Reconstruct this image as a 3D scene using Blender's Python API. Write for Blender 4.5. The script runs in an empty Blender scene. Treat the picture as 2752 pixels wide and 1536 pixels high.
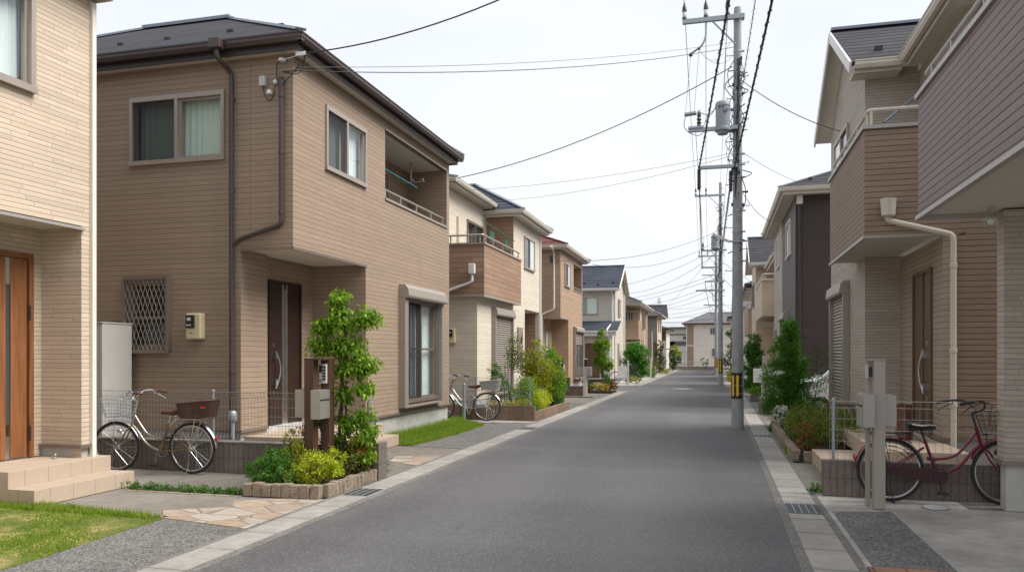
import bpy, math, random
import numpy as np
from mathutils import Vector, Matrix
rnd = random.Random(7)
nrs = np.random.RandomState(11)
PI = math.pi
scene = bpy.context.scene
COL = scene.collection

# ------------------------------------------------------------------ mesh builder
class MB:
    def __init__(self):
        self.v = []; self.f = []
    def add(self, vs, fs):
        b = len(self.v)
        self.v += [tuple(p) for p in vs]
        self.f += [tuple(i + b for i in f) for f in fs]
    def quad(self, a, b, c, d): self.add([a, b, c, d], [(0, 1, 2, 3)])
    def poly(self, pts): self.add(pts, [tuple(range(len(pts)))])
    def box(self, x0, x1, y0, y1, z0, z1):
        x0, x1 = min(x0, x1), max(x0, x1); y0, y1 = min(y0, y1), max(y0, y1); z0, z1 = min(z0, z1), max(z0, z1)
        self.add([(x0,y0,z0),(x1,y0,z0),(x1,y1,z0),(x0,y1,z0),(x0,y0,z1),(x1,y0,z1),(x1,y1,z1),(x0,y1,z1)],
                 [(0,3,2,1),(4,5,6,7),(0,1,5,4),(1,2,6,5),(2,3,7,6),(3,0,4,7)])
        return self
    def bar(self, p0, p1, w, h, up=(0,0,1)):
        p0 = Vector(p0); p1 = Vector(p1); d = (p1 - p0).normalized()
        s = d.cross(Vector(up))
        if s.length < 1e-4: s = d.cross(Vector((1,0,0)))
        s.normalize(); t = s.cross(d).normalized()
        a = s * w / 2; b = t * h / 2
        vs = [p0-a-b, p0+a-b, p0+a+b, p0-a+b, p1-a-b, p1+a-b, p1+a+b, p1-a+b]
        self.add(vs, [(0,1,2,3),(7,6,5,4),(0,4,5,1),(1,5,6,2),(2,6,7,3),(3,7,4,0)])
        return self
    def tube(self, pts, r, n=6, caps=True):
        pts = [Vector(p) for p in pts]
        m = len(pts)
        rs = r if isinstance(r, (list, tuple)) else [r] * m
        ref = None; rings = []
        for i, p in enumerate(pts):
            d = (pts[min(i+1, m-1)] - pts[max(i-1, 0)])
            if d.length < 1e-9: d = Vector((0,0,1))
            d.normalize()
            if ref is None:
                ref = d.cross(Vector((0,0,1)))
                if ref.length < 1e-3: ref = d.cross(Vector((1,0,0)))
            ref = (ref - d * ref.dot(d)).normalized()
            b = d.cross(ref)
            rings.append([p + (ref*math.cos(2*PI*k/n) + b*math.sin(2*PI*k/n)) * rs[i] for k in range(n)])
        vs = [q for R in rings for q in R]; fs = []
        for i in range(m-1):
            for k in range(n):
                k2 = (k+1) % n
                fs.append((i*n+k, i*n+k2, (i+1)*n+k2, (i+1)*n+k))
        if caps:
            fs.append(tuple(range(n-1, -1, -1))); fs.append(tuple((m-1)*n + k for k in range(n)))
        self.add(vs, fs); return self
    def ring(self, c, R, r, n=32, k=6, axis='y', a0=0, a1=2*PI):
        full = abs(a1 - a0 - 2*PI) < 1e-6
        pts = []
        for i in range(n + (0 if full else 1)):
            a = a0 + (a1-a0)*i/n
            pts.append(a)
        c = Vector(c); vs = []; fs = []
        for a in pts:
            if axis == 'y': d = Vector((math.cos(a), 0, math.sin(a))); o = Vector((0,1,0))
            elif axis == 'z': d = Vector((math.cos(a), math.sin(a), 0)); o = Vector((0,0,1))
            else: d = Vector((0, math.cos(a), math.sin(a))); o = Vector((1,0,0))
            for j in range(k):
                b = 2*PI*j/k
                vs.append(c + d*(R + r*math.cos(b)) + o*r*math.sin(b))
        m = len(pts)
        for i in range(m if full else m-1):
            i2 = (i+1) % m
            for j in range(k):
                j2 = (j+1) % k
                fs.append((i*k+j, i2*k+j, i2*k+j2, i*k+j2))
        self.add(vs, fs); return self
    def lathe(self, prof, c=(0,0,0), n=20):
        c = Vector(c); vs = []; fs = []
        for (r, z) in prof:
            for k in range(n):
                a = 2*PI*k/n
                vs.append(c + Vector((r*math.cos(a), r*math.sin(a), z)))
        for i in range(len(prof)-1):
            for k in range(n):
                k2 = (k+1) % n
                fs.append((i*n+k, i*n+k2, (i+1)*n+k2, (i+1)*n+k))
        fs.append(tuple(range(n-1,-1,-1))); fs.append(tuple((len(prof)-1)*n+k for k in range(n)))
        self.add(vs, fs); return self
    def prism(self, poly, e):
        # poly: list of 3-D points, e: extrusion vector
        n = len(poly); e = Vector(e); p = [Vector(q) for q in poly]
        self.add(p + [q+e for q in p], [tuple(range(n-1,-1,-1)), tuple(range(n, 2*n))] +
                 [(i, (i+1)%n, n+(i+1)%n, n+i) for i in range(n)])
        return self
    def sphere(self, c, r, n=10, m=6, s=(1,1,1)):
        prof = [(max(1e-4, math.sin(PI*i/m))*r, -math.cos(PI*i/m)*r) for i in range(m+1)]
        t = MB(); t.lathe(prof, (0,0,0), n)
        self.add([(c[0]+x*s[0], c[1]+y*s[1], c[2]+z*s[2]) for x,y,z in t.v], t.f); return self
    def xf(self, M):
        self.v = [tuple(M @ Vector(p)) for p in self.v]; return self
    def build(self, name, mat, parent=None, local=False, smooth=False, bevel=0.0):
        me = bpy.data.meshes.new(name)
        vs = self.v
        o = bpy.data.objects.new(name, me)
        if parent is not None:
            if not local:
                L = root_of(parent).location
                vs = [(x-L.x, y-L.y, z-L.z) for x,y,z in vs]
        elif not local:
            xs = [p[0] for p in vs]; ys = [p[1] for p in vs]; zs = [p[2] for p in vs]
            L = Vector(((min(xs)+max(xs))/2, (min(ys)+max(ys))/2, min(zs)))
            vs = [(x-L.x, y-L.y, z-L.z) for x,y,z in vs]
            o.location = L
        me.from_pydata(vs, [], self.f); me.update()
        if mat is not None: me.materials.append(mat)
        if smooth:
            me.shade_smooth()
            try: me.set_sharp_from_angle(angle=math.radians(40))
            except Exception: pass
        COL.objects.link(o)
        if parent is not None: o.parent = parent
        if bevel:
            md = o.modifiers.new('bevel', 'BEVEL'); md.width = bevel; md.segments = 2; md.limit_method = 'ANGLE'
        return o

def root_of(o):
    while o.parent is not None: o = o.parent
    return o
def np_mesh(name, V, n_per, mat, parent=None, loc=None):
    # V: (N*n_per,3) array of faces with n_per verts each
    V = np.asarray(V, dtype=np.float32).reshape(-1, 3)
    if parent is not None:
        L = np.array(root_of(parent).location); V = V - L
    elif loc is not None: V = V - np.array(loc)
    N = len(V)//n_per
    me = bpy.data.meshes.new(name)
    me.vertices.add(len(V)); me.vertices.foreach_set('co', V.astype(np.float32).ravel())
    me.loops.add(len(V)); me.loops.foreach_set('vertex_index', np.arange(len(V), dtype=np.int32))
    me.polygons.add(N)
    me.polygons.foreach_set('loop_start', np.arange(0, len(V), n_per, dtype=np.int32))
    me.polygons.foreach_set('loop_total', np.full(N, n_per, dtype=np.int32))
    me.update(calc_edges=True); me.validate()
    me.materials.append(mat)
    o = bpy.data.objects.new(name, me); COL.objects.link(o)
    if parent is not None: o.parent = parent
    elif loc is not None: o.location = loc
    return o
def tag(o, label, cat, group=None, kind=None):
    if label: o['label'] = label
    if cat: o['category'] = cat
    if group: o['group'] = group
    if kind: o['kind'] = kind
    return o
def thing(name, label, cat, loc, group=None, rz=0.0):
    o = bpy.data.objects.new(name, None); o.empty_display_size = .2
    COL.objects.link(o); o.location = loc; o.rotation_euler = (0,0,rz)
    return tag(o, label, cat, group)
def struct(name, mb, mat, label=None):
    o = mb.build(name, mat); o['kind'] = 'structure'
    if label: o['label'] = label
    return o
def copy_tree(o, parent=None):
    c = o.copy(); COL.objects.link(c); c.parent = parent
    for ch in [q for q in list(bpy.data.objects) if q.parent == o]: copy_tree(ch, c)
    return c

class Face:
    """a wall plane: u runs along the wall, n outwards, z up"""
    def __init__(self, kind, c): self.k = kind; self.c = c
    def p(self, u, n, z):
        k = self.k; c = self.c
        if k == 'E': return (c+n, u, z)
        if k == 'W': return (c-n, u, z)
        if k == 'S': return (u, c-n, z)
        return (u, c+n, z)
    def box(self, mb, u0, u1, n0, n1, z0, z1):
        a = self.p(u0, n0, z0); b = self.p(u1, n1, z1)
        mb.box(a[0], b[0], a[1], b[1], a[2], b[2]); return mb
    def wall(self, mb, u0, u1, z0, z1, holes=(), depth=.14):
        us = sorted(set([u0,u1] + [h[i] for h in holes for i in (0,1) if u0 < h[i] < u1]))
        zs = sorted(set([z0,z1] + [h[i] for h in holes for i in (2,3) if z0 < h[i] < z1]))
        for i in range(len(us)-1):
            for j in range(len(zs)-1):
                cu = (us[i]+us[i+1])/2; cz = (zs[j]+zs[j+1])/2
                if any(h[0] < cu < h[1] and h[2] < cz < h[3] for h in holes): continue
                mb.quad(self.p(us[i],0,zs[j]), self.p(us[i+1],0,zs[j]), self.p(us[i+1],0,zs[j+1]), self.p(us[i],0,zs[j+1]))
        for h in holes:
            a,b,c,d = h[:4]
            for (q0,q1) in (((a,c),(b,c)),((b,c),(b,d)),((b,d),(a,d)),((a,d),(a,c))):
                mb.quad(self.p(q0[0],0,q0[1]), self.p(q1[0],0,q1[1]), self.p(q1[0],-depth,q1[1]), self.p(q0[0],-depth,q0[1]))
        return mb

# ------------------------------------------------------------------ materials
class NT:
    def __init__(self, name):
        self.m = bpy.data.materials.new(name); self.m.use_nodes = True
        self.t = self.m.node_tree; self.t.nodes.clear()
        self.out = self.n('ShaderNodeOutputMaterial')
    def n(self, typ, **kw):
        x = self.t.nodes.new(typ)
        for k, v in kw.items(): setattr(x, k, v)
        return x
    def l(self, a, b): self.t.links.new(a, b)
    def val(self, sock, v):
        if isinstance(v, (int, float)): sock.default_value = v
        elif isinstance(v, (tuple, list)): sock.default_value = v
        else: self.l(v, sock)
    def math(self, op, a, b=None, c=None, clamp=False):
        x = self.n('ShaderNodeMath', operation=op); x.use_clamp = clamp
        self.val(x.inputs[0], a)
        if b is not None: self.val(x.inputs[1], b)
        if c is not None: self.val(x.inputs[2], c)
        return x.outputs[0]
    def mix(self, f, a, b, blend='MIX'):
        x = self.n('ShaderNodeMix', data_type='RGBA', blend_type=blend)
        self.val(x.inputs[0], f); self.val(x.inputs[6], a); self.val(x.inputs[7], b)
        return x.outputs[2]
    def noise(self, vec, scale, detail=3, rough=.55):
        x = self.n('ShaderNodeTexNoise'); self.val(x.inputs['Vector'], vec)
        x.inputs['Scale'].default_value = scale; x.inputs['Detail'].default_value = detail; x.inputs['Roughness'].default_value = rough
        return x.outputs['Fac']
    def ramp(self, f, stops):
        x = self.n('ShaderNodeValToRGB'); self.val(x.inputs[0], f)
        e = x.color_ramp.elements
        while len(e) < len(stops): e.new(0.5)
        for i, (p, c) in enumerate(stops):
            e[i].position = p; e[i].color = (*c, 1) if len(c) == 3 else c
        return x.outputs[0]
    def mapr(self, f, a, b, c, d):
        x = self.n('ShaderNodeMapRange'); self.val(x.inputs[0], f)
        for i, q in enumerate((a,b,c,d)): x.inputs[i+1].default_value = q
        return x.outputs[0]
    def pos(self): return self.n('ShaderNodeNewGeometry').outputs['Position']
    def scale(self, vec, s):
        x = self.n('ShaderNodeMapping'); self.l(vec, x.inputs[0]); x.inputs[3].default_value = s; return x.outputs[0]
    def bump(self, h, strength, dist):
        x = self.n('ShaderNodeBump'); x.inputs['Strength'].default_value = strength; x.inputs['Distance'].default_value = dist
        self.l(h, x.inputs['Height']); return x.outputs[0]
    def pbr(self, col, rough=.6, metal=0., normal=None, spec=.5, link=True, **kw):
        x = self.n('ShaderNodeBsdfPrincipled')
        self.val(x.inputs['Base Color'], (*col, 1) if isinstance(col, tuple) and len(col) == 3 else col)
        self.val(x.inputs['Roughness'], rough); self.val(x.inputs['Metallic'], metal)
        x.inputs['Specular IOR Level'].default_value = spec
        if normal is not None: self.l(normal, x.inputs['Normal'])
        if link: self.l(x.outputs[0], self.out.inputs[0])
        return x.outputs[0]

def c4(c): return (c[0], c[1], c[2], 1)
def mul(c, k): return (c[0]*k, c[1]*k, c[2]*k)
def wall_uv(t):
    g = t.n('ShaderNodeNewGeometry')
    sp = t.n('ShaderNodeSeparateXYZ'); t.l(g.outputs['Position'], sp.inputs[0])
    sn = t.n('ShaderNodeSeparateXYZ'); t.l(g.outputs['True Normal'], sn.inputs[0])
    side = t.math('GREATER_THAN', t.math('ABSOLUTE', sn.outputs[0]), t.math('ABSOLUTE', sn.outputs[1]))
    u = t.math('ADD', t.math('MULTIPLY', side, sp.outputs[1]), t.math('MULTIPLY', t.math('SUBTRACT', 1.0, side), sp.outputs[0]))
    return g, u, sp.outputs[2]

def m_plain(name, col, rough=.5, metal=0., vary=.06, scale=8., spec=.5, bump=0.):
    t = NT(name); p = t.pos(); f = t.noise(p, scale, 3)
    c = t.mix(f, c4(mul(col, 1-vary)), c4(mul(col, 1+vary)))
    nrm = t.bump(t.noise(p, scale*9, 2), bump, .004) if bump else None
    r = t.mapr(f, .3, .7, rough*.9, min(1, rough*1.12))
    t.pbr(c, r, metal, nrm, spec); return t.m

def m_siding(name, col, pitch, groove=.011, dark=.42, vary=.10, grain=.12, block=0., rough=.62, z0=0., bump=.5, joint=None, rowvary=.05):
    """horizontal siding boards (and split-stone blocks when block > 0): grooves by height, grain along the board"""
    t = NT(name); g, u, z = wall_uv(t)
    zz = t.math('DIVIDE', t.math('SUBTRACT', z, z0), pitch)
    row = t.math('FLOOR', zz); fr = t.math('SUBTRACT', zz, row)
    d = t.math('MULTIPLY', t.math('MINIMUM', fr, t.math('SUBTRACT', 1.0, fr)), pitch)      # metres to the groove
    gm = t.mapr(d, groove*.25, groove*.6, 1., 0.)
    wn = t.n('ShaderNodeTexWhiteNoise', noise_dimensions='1D'); t.l(row, wn.inputs['W'])
    cell_u = u
    hgt = t.mapr(d, 0., groove, 0., 1.)
    vec = t.n('ShaderNodeCombineXYZ')
    t.l(t.math('MULTIPLY', u, 2.2), vec.inputs[0]); t.l(t.math('MULTIPLY', z, 42.), vec.inputs[1]); t.l(wn.outputs[0], vec.inputs[2])
    gr = t.noise(vec.outputs[0], 1.6, 4, .65)
    base = t.mix(t.mapr(gr, .25, .75, 0., 1.), c4(mul(col, 1-grain)), c4(mul(col, 1+grain)))
    base = t.mix(1.0, base, t.mix(wn.outputs[0], c4((1-rowvary,)*3), c4((1+rowvary,)*3)), 'MULTIPLY')
    if block:
        uo = t.math('ADD', t.math('DIVIDE', u, block), t.math('MULTIPLY', wn.outputs[0], 7.31))
        wv = t.n('ShaderNodeTexVoronoi', voronoi_dimensions='1D', feature='F1'); wv.inputs['Randomness'].default_value = .85; wv.inputs['Scale'].default_value = 1.
        t.l(t.math('ADD', uo, t.math('MULTIPLY', row, 13.7)), wv.inputs['W'])
        we = t.n('ShaderNodeTexVoronoi', voronoi_dimensions='1D', feature='DISTANCE_TO_EDGE'); we.inputs['Randomness'].default_value = .85; we.inputs['Scale'].default_value = 1.
        t.l(t.math('ADD', uo, t.math('MULTIPLY', row, 13.7)), we.inputs['W'])
        bw = t.n('ShaderNodeTexWhiteNoise', noise_dimensions='1D'); t.l(wv.outputs['Color'], bw.inputs['W'])
        sepc = t.n('ShaderNodeSeparateColor'); t.l(wv.outputs['Color'], sepc.inputs[0])
        base = t.mix(1.0, base, t.mix(sepc.outputs[0], c4((1-vary*1.3, 1-vary*1.5, 1-vary*1.7)), c4((1+vary, 1+vary, 1+vary))), 'MULTIPLY')
        jm = t.mapr(we.outputs['Distance'], .0, .012/block, 1., 0.)
        gm = t.math('MAXIMUM', gm, t.math('MULTIPLY', jm, .55))
        hgt = t.math('MULTIPLY', hgt, t.mapr(we.outputs['Distance'], .0, .02/block, .3, 1.))
        hgt = t.math('ADD', hgt, t.math('MULTIPLY', sepc.outputs[1], .5))
    big = t.noise(g.outputs['Position'], .55, 3)
    base = t.mix(1.0, base, t.mix(t.mapr(big, .3, .7, 0, 1), c4((1-vary*.6,)*3), c4((1+vary*.5,)*3)), 'MULTIPLY')
    cs = t.n('ShaderNodeCombineXYZ'); t.l(t.math('MULTIPLY', u, 9.), cs.inputs[0]); t.l(t.math('MULTIPLY', z, .35), cs.inputs[1])
    stk = t.mapr(t.noise(cs.outputs[0], 1., 4, .65), .56, .78, 0., .16)
    base = t.mix(stk, base, c4(mul(col, .62)))
    spl = t.math('MULTIPLY', t.mapr(z, .35, 1.1, .30, 0.), t.mapr(t.noise(g.outputs['Position'], 3.5, 4, .7), .42, .66, 0., 1.))
    base = t.mix(spl, base, c4((col[0]*.62, col[1]*.60, col[2]*.56)))
    if joint:
        ju = t.math('PINGPONG', t.math('ADD', u, joint[1]), joint[0])
        jj = t.mapr(ju, 0.003, .008, 1., 0.)
        gm = t.math('MAXIMUM', gm, t.math('MULTIPLY', jj, .6))
    colr = t.mix(gm, base, c4(mul(col, dark)))
    fine = t.noise(g.outputs['Position'], 160., 2)
    h2 = t.math('ADD', hgt, t.math('ADD', t.math('MULTIPLY', gr, .35), t.math('MULTIPLY', fine, .12)))
    t.pbr(colr, t.mapr(gr, .3, .7, rough-.06, rough+.12), 0., t.bump(h2, bump, .006), .35)
    return t.m

def m_roof(name, col, rowz, rough=.82):
    t = NT(name); g, u, z = wall_uv(t)
    zz = t.math('DIVIDE', z, rowz); row = t.math('FLOOR', zz); fr = t.math('SUBTRACT', zz, row)
    gm = t.mapr(fr, .18, .34, 1., 0.)
    wn = t.n('ShaderNodeTexWhiteNoise', noise_dimensions='2D')
    cv = t.n('ShaderNodeCombineXYZ'); t.l(row, cv.inputs[0])
    t.l(t.math('FLOOR', t.math('ADD', t.math('DIVIDE', u, .9), t.math('MULTIPLY', row, .37))), cv.inputs[1]); t.l(cv.outputs[0], wn.inputs['Vector'])
    base = t.mix(wn.outputs[0], c4(mul(col, .88)), c4(mul(col, 1.14)))
    base = t.mix(1., base, t.mix(t.noise(g.outputs['Position'], 1.2), c4((.8,)*3), c4((1.2,)*3)), 'MULTIPLY')
    t.pbr(t.mix(gm, base, c4(mul(col, .28))), rough, 0., t.bump(fr, .35, .01), .12)
    return t.m

def m_asphalt(name, col, ag=.32):
    t = NT(name); p = t.pos(); s = t.n('ShaderNodeSeparateXYZ'); t.l(p, s.inputs[0]); X, Y = s.outputs[0], s.outputs[1]
    v = t.n('ShaderNodeTexVoronoi', feature='F1'); t.l(p, v.inputs['Vector']); v.inputs['Scale'].default_value = 110.
    sc = t.n('ShaderNodeSeparateColor'); t.l(v.outputs['Color'], sc.inputs[0])
    a = t.mix(sc.outputs[0], c4(mul(col, 1-ag)), c4(mul(col, 1+ag)))
    a = t.mix(t.math('MULTIPLY', t.mapr(sc.outputs[1], .94, .97, 0., 1.), .45), a, c4(mul(col, 3.)))
    bl = t.noise(t.scale(p, (1.3, .30, 1)), .9, 5, .6)
    a = t.mix(1., a, t.mix(t.mapr(bl, .3, .72, 0., 1.), c4((.80, .80, .81)), c4((1.16, 1.155, 1.14))), 'MULTIPLY')
    band = t.noise(t.scale(p, (.10, 1., 1)), .75, 3, .6)          # worn cross bands
    a = t.mix(1., a, t.mix(t.mapr(band, .32, .68, 0., 1.), c4((.90, .90, .905)), c4((1.08, 1.08, 1.075))), 'MULTIPLY')
    wob = t.math('MULTIPLY', t.math('SUBTRACT', t.noise(p, .7, 3), .5), .5)
    for cx in (-2.45, -.65):                                       # polished wheel paths
        d = t.math('ABSOLUTE', t.math('SUBTRACT', t.math('ADD', X, wob), cx))
        a = t.mix(t.mapr(d, .10, .55, .16, 0.), a, c4(mul(col, 1.5)))
    sp = t.noise(t.scale(p, (1.2, .8, 1)), 1.6, 6, .72); a = t.mix(t.mapr(sp, .62, .70, 0., .38), a, c4(mul(col, .58)))
    for (ax, pos, amp) in ((Y, 19.4, .06), (Y, 27.1, .05)):      # repair seams
        d = t.math('ABSOLUTE', t.math('SUBTRACT', t.math('ADD', ax, t.math('MULTIPLY', t.math('SUBTRACT', t.noise(p, 2.2, 4, .7), .5), amp*2)), pos))
        a = t.mix(t.mapr(d, .004, .022, .55, 0.), a, c4(mul(col, .42)))
    cr = t.n('ShaderNodeTexVoronoi', feature='DISTANCE_TO_EDGE'); nz = t.n('ShaderNodeTexNoise'); t.l(p, nz.inputs['Vector']); nz.inputs['Scale'].default_value = 1.8; nz.inputs['Detail'].default_value = 4
    mv = t.n('ShaderNodeMix', data_type='VECTOR'); mv.inputs[0].default_value = .35; t.l(p, mv.inputs[4]); t.l(nz.outputs['Color'], mv.inputs[5]); t.l(mv.outputs[1], cr.inputs['Vector']); cr.inputs['Scale'].default_value = .62
    cm = t.math('MULTIPLY', t.mapr(cr.outputs['Distance'], .001, .006, 1., 0.), t.mapr(t.noise(p, .45, 2),   .60, .68, 0., .40))
    a = t.mix(cm, a, c4(mul(col, .35)))
    ed = t.math('MAXIMUM', t.mapr(X, .2, .6, 0., .30), t.mapr(X, -3.6, -3.3, .30, 0.)); ed = t.math('MULTIPLY', ed, t.mapr(t.noise(p, 3., 4, .7), .4, .6, 0., 1.))
    a = t.mix(ed, a, c4((col[0]*1.5, col[1]*1.42, col[2]*1.25)))
    h = t.math('ADD', v.outputs['Distance'], t.math('MULTIPLY', t.noise(p, 240., 2), .5))
    t.pbr(a, t.mapr(bl, .3, .7, .70, .88), 0., t.bump(h, .5, .005), .4); return t.m

def m_concrete(name, col, joints=None, axis=1, stain=.35, rough=.85, speck=0.):
    t = NT(name); p = t.pos()
    n1 = t.noise(p, .9, 5, .65); n2 = t.noise(p, 7., 4, .6); n3 = t.noise(p, 120., 2)
    a = t.mix(t.mapr(n1, .3, .7, 0, 1), c4(mul(col, 1-stain*.7)), c4(mul(col, 1+stain*.35)))
    a = t.mix(1., a, t.mix(t.mapr(n2, .3, .7, 0, 1), c4((.86, .85, .83)), c4((1.1, 1.1, 1.1))), 'MULTIPLY')
    a = t.mix(1., a, t.mix(n3, c4((.82,)*3), c4((1.16,)*3)), 'MULTIPLY')
    st = t.noise(t.scale(p, (1., 1., .15)), 2.2, 4, .7)
    a = t.mix(t.mapr(st, .58, .75, 0., stain), a, c4((col[0]*.55, col[1]*.53, col[2]*.47)))
    if speck:
        v = t.n('ShaderNodeTexVoronoi', feature='F1'); t.l(p, v.inputs['Vector']); v.inputs['Scale'].default_value = 85.
        sc = t.n('ShaderNodeSeparateColor'); t.l(v.outputs['Color'], sc.inputs[0])
        a = t.mix(1., a, t.mix(sc.outputs[0], c4((1-speck,)*3), c4((1+speck,)*3)), 'MULTIPLY')
        n3 = t.math('ADD', v.outputs['Distance'], n3)
    h = t.math('ADD', t.math('MULTIPLY', n2, .6), t.math('MULTIPLY', n3, .5))
    if joints:
        s = t.n('ShaderNodeSeparateXYZ'); t.l(p, s.inputs[0])
        q = t.math('PINGPONG', t.math('ADD', s.outputs[axis], t.math('MULTIPLY', t.noise(p, 1.5, 1), .02)), joints/2)
        jm = t.mapr(q, .003, .008, 1., 0.)
        dj = t.math('MULTIPLY', t.mapr(q, .0, .07, .5, 0.), t.mapr(t.noise(p, 9., 4, .7), .40, .62, 0., 1.)); a = t.mix(dj, a, c4((col[0]*.5, col[1]*.5, col[2]*.42)))
        cell = t.n('ShaderNodeTexWhiteNoise', noise_dimensions='1D')
        t.l(t.math('FLOOR', t.math('DIVIDE', s.outputs[axis], joints)), cell.inputs['W'])
        a = t.mix(1., a, t.mix(cell.outputs[0], c4((.9,)*3), c4((1.08,)*3)), 'MULTIPLY')
        a = t.mix(t.math('MULTIPLY', jm, .8), a, c4(mul(col, .3)))
        h = t.math('SUBTRACT', h, t.math('MULTIPLY', jm, 1.5))
    t.pbr(a, rough, 0., t.bump(h, .45, .008), .15); return t.m

def m_ribbed(name, col, pitch=.075, zp=None):
    """split-face block with vertical ribs and courses"""
    t = NT(name); g, u, z = wall_uv(t)
    q = t.math('PINGPONG', u, pitch/2); gm = t.mapr(q, .003, .008, 1., 0.)
    p = g.outputs['Position']; n = t.noise(p, 70., 4, .75); b = t.noise(p, 3., 4)
    a = t.mix(t.mapr(n, .3, .7, 0, 1), c4(mul(col, .62)), c4(mul(col, 1.35)))
    a = t.mix(1., a, t.mix(b, c4((.75,)*3), c4((1.2,)*3)), 'MULTIPLY')
    cu = t.math('FLOOR', t.math('DIVIDE', u, .4)); w = t.n('ShaderNodeTexWhiteNoise', noise_dimensions='1D'); t.l(cu, w.inputs['W'])
    a = t.mix(1., a, t.mix(w.outputs[0], c4((.88,)*3), c4((1.1,)*3)), 'MULTIPLY')
    h = t.math('ADD', t.mapr(q, .0, .02, 0., 1.), t.math('MULTIPLY', n, .5))
    if zp:
        qz = t.math('PINGPONG', t.math('SUBTRACT', z, zp[1]), zp[0]); gz = t.mapr(qz, .004, .009, 1., 0.); gm = t.math('MAXIMUM', gm, gz)
    t.pbr(t.mix(t.math('MULTIPLY', gm, .42), a, c4(mul(col, .35))), .9, 0., t.bump(h, .5, .012), .15); return t.m

def m_tile(name, col, w=.3, ph=(0,0,0)):
    t = NT(name); g = t.n('ShaderNodeNewGeometry'); p = g.outputs['Position']
    s = t.n('ShaderNodeSeparateXYZ'); t.l(p, s.inputs[0]); sn = t.n('ShaderNodeSeparateXYZ'); t.l(g.outputs['True Normal'], sn.inputs[0])
    gm = None
    for i in (0, 1):
        q = t.math('PINGPONG', t.math('ADD', s.outputs[i], ph[i]), w/2)
        m = t.math('MULTIPLY', t.mapr(q, .0015, .0035, 1., 0.), t.math('LESS_THAN', t.math('ABSOLUTE', sn.outputs[i]), .5))
        gm = m if gm is None else t.math('MAXIMUM', gm, m)
    n = t.noise(p, 14., 4, .6); n2 = t.noise(p, 90., 2)
    a = t.mix(n, c4(mul(col, .88)), c4(mul(col, 1.1))); a = t.mix(1., a, t.mix(n2, c4((.92,)*3), c4((1.06,)*3)), 'MULTIPLY')
    t.pbr(t.mix(t.math('MULTIPLY', gm, .75), a, c4(mul(col, .25))), .8, 0., t.bump(n2, .25, .003), .18); return t.m

def m_wood(name, col, rough=.45, axis=2):
    t = NT(name); p = t.pos(); s = [22., 22., 22.]; s[axis] = 1.3
    n = t.noise(t.scale(p, tuple(s)), 1.5, 5, .6); b = t.noise(p, 1.5, 2)
    a = t.mix(t.mapr(n, .25, .75, 0, 1), c4(mul(col, .62)), c4(mul(col, 1.3)))
    a = t.mix(1., a, t.mix(b, c4((.85,)*3), c4((1.15,)*3)), 'MULTIPLY')
    t.pbr(a, rough, 0., t.bump(n, .15, .003), .4); return t.m

def m_leaf(name, cols, trans=.3, rough=.5):
    t = NT(name); g = t.n('ShaderNodeNewGeometry')
    st = [(i/(len(cols)-1), c) for i, c in enumerate(cols)]
    c = t.ramp(g.outputs['Random Per Island'], st)
    c = t.mix(1., c, t.mix(t.noise(g.outputs['Position'], 5., 2), c4((.7,)*3), c4((1.3,)*3)), 'MULTIPLY')
    p = t.pbr(c, rough, 0., None, .35, link=False)
    tr = t.n('ShaderNodeBsdfTranslucent'); t.l(t.mix(1., c, c4((1.1, 1.25, .6)), 'MULTIPLY'), tr.inputs[0])
    mx = t.n('ShaderNodeMixShader'); mx.inputs[0].default_value = trans
    t.l(p, mx.inputs[1]); t.l(tr.outputs[0], mx.inputs[2]); t.l(mx.outputs[0], t.out.inputs[0]); return t.m

def m_glass(name, f0=.07, tint=(.90, .94, .92)):
    t = NT(name); lw = t.n('ShaderNodeLayerWeight'); lw.inputs[0].default_value = .5
    nb = t.bump(t.noise(t.pos(), 1.1, 2), .12, .02); t.l(nb, lw.inputs['Normal'])
    fr = t.math('ADD', f0, t.math('MULTIPLY', 1-f0, t.math('POWER', lw.outputs['Facing'], 4.)), clamp=True)
    tr = t.n('ShaderNodeBsdfTransparent'); tr.inputs[0].default_value = c4(tint)
    gl = t.n('ShaderNodeBsdfGlossy'); gl.inputs['Roughness'].default_value = .02; gl.inputs[0].default_value = (.95,.97,1,1); t.l(nb, gl.inputs['Normal'])
    mx = t.n('ShaderNodeMixShader'); t.l(fr, mx.inputs[0])
    t.l(tr.outputs[0], mx.inputs[1]); t.l(gl.outputs[0], mx.inputs[2]); t.l(mx.outputs[0], t.out.inputs[0]); return t.m

def m_screen(name, op=.55, col=(.05,.055,.06)):
    t = NT(name); tr = t.n('ShaderNodeBsdfTransparent'); d = t.n('ShaderNodeBsdfDiffuse'); d.inputs[0].default_value = c4(col)
    mx = t.n('ShaderNodeMixShader'); mx.inputs[0].default_value = op
    t.l(tr.outputs[0], mx.inputs[1]); t.l(d.outputs[0], mx.inputs[2]); t.l(mx.outputs[0], t.out.inputs[0]); return t.m

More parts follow.
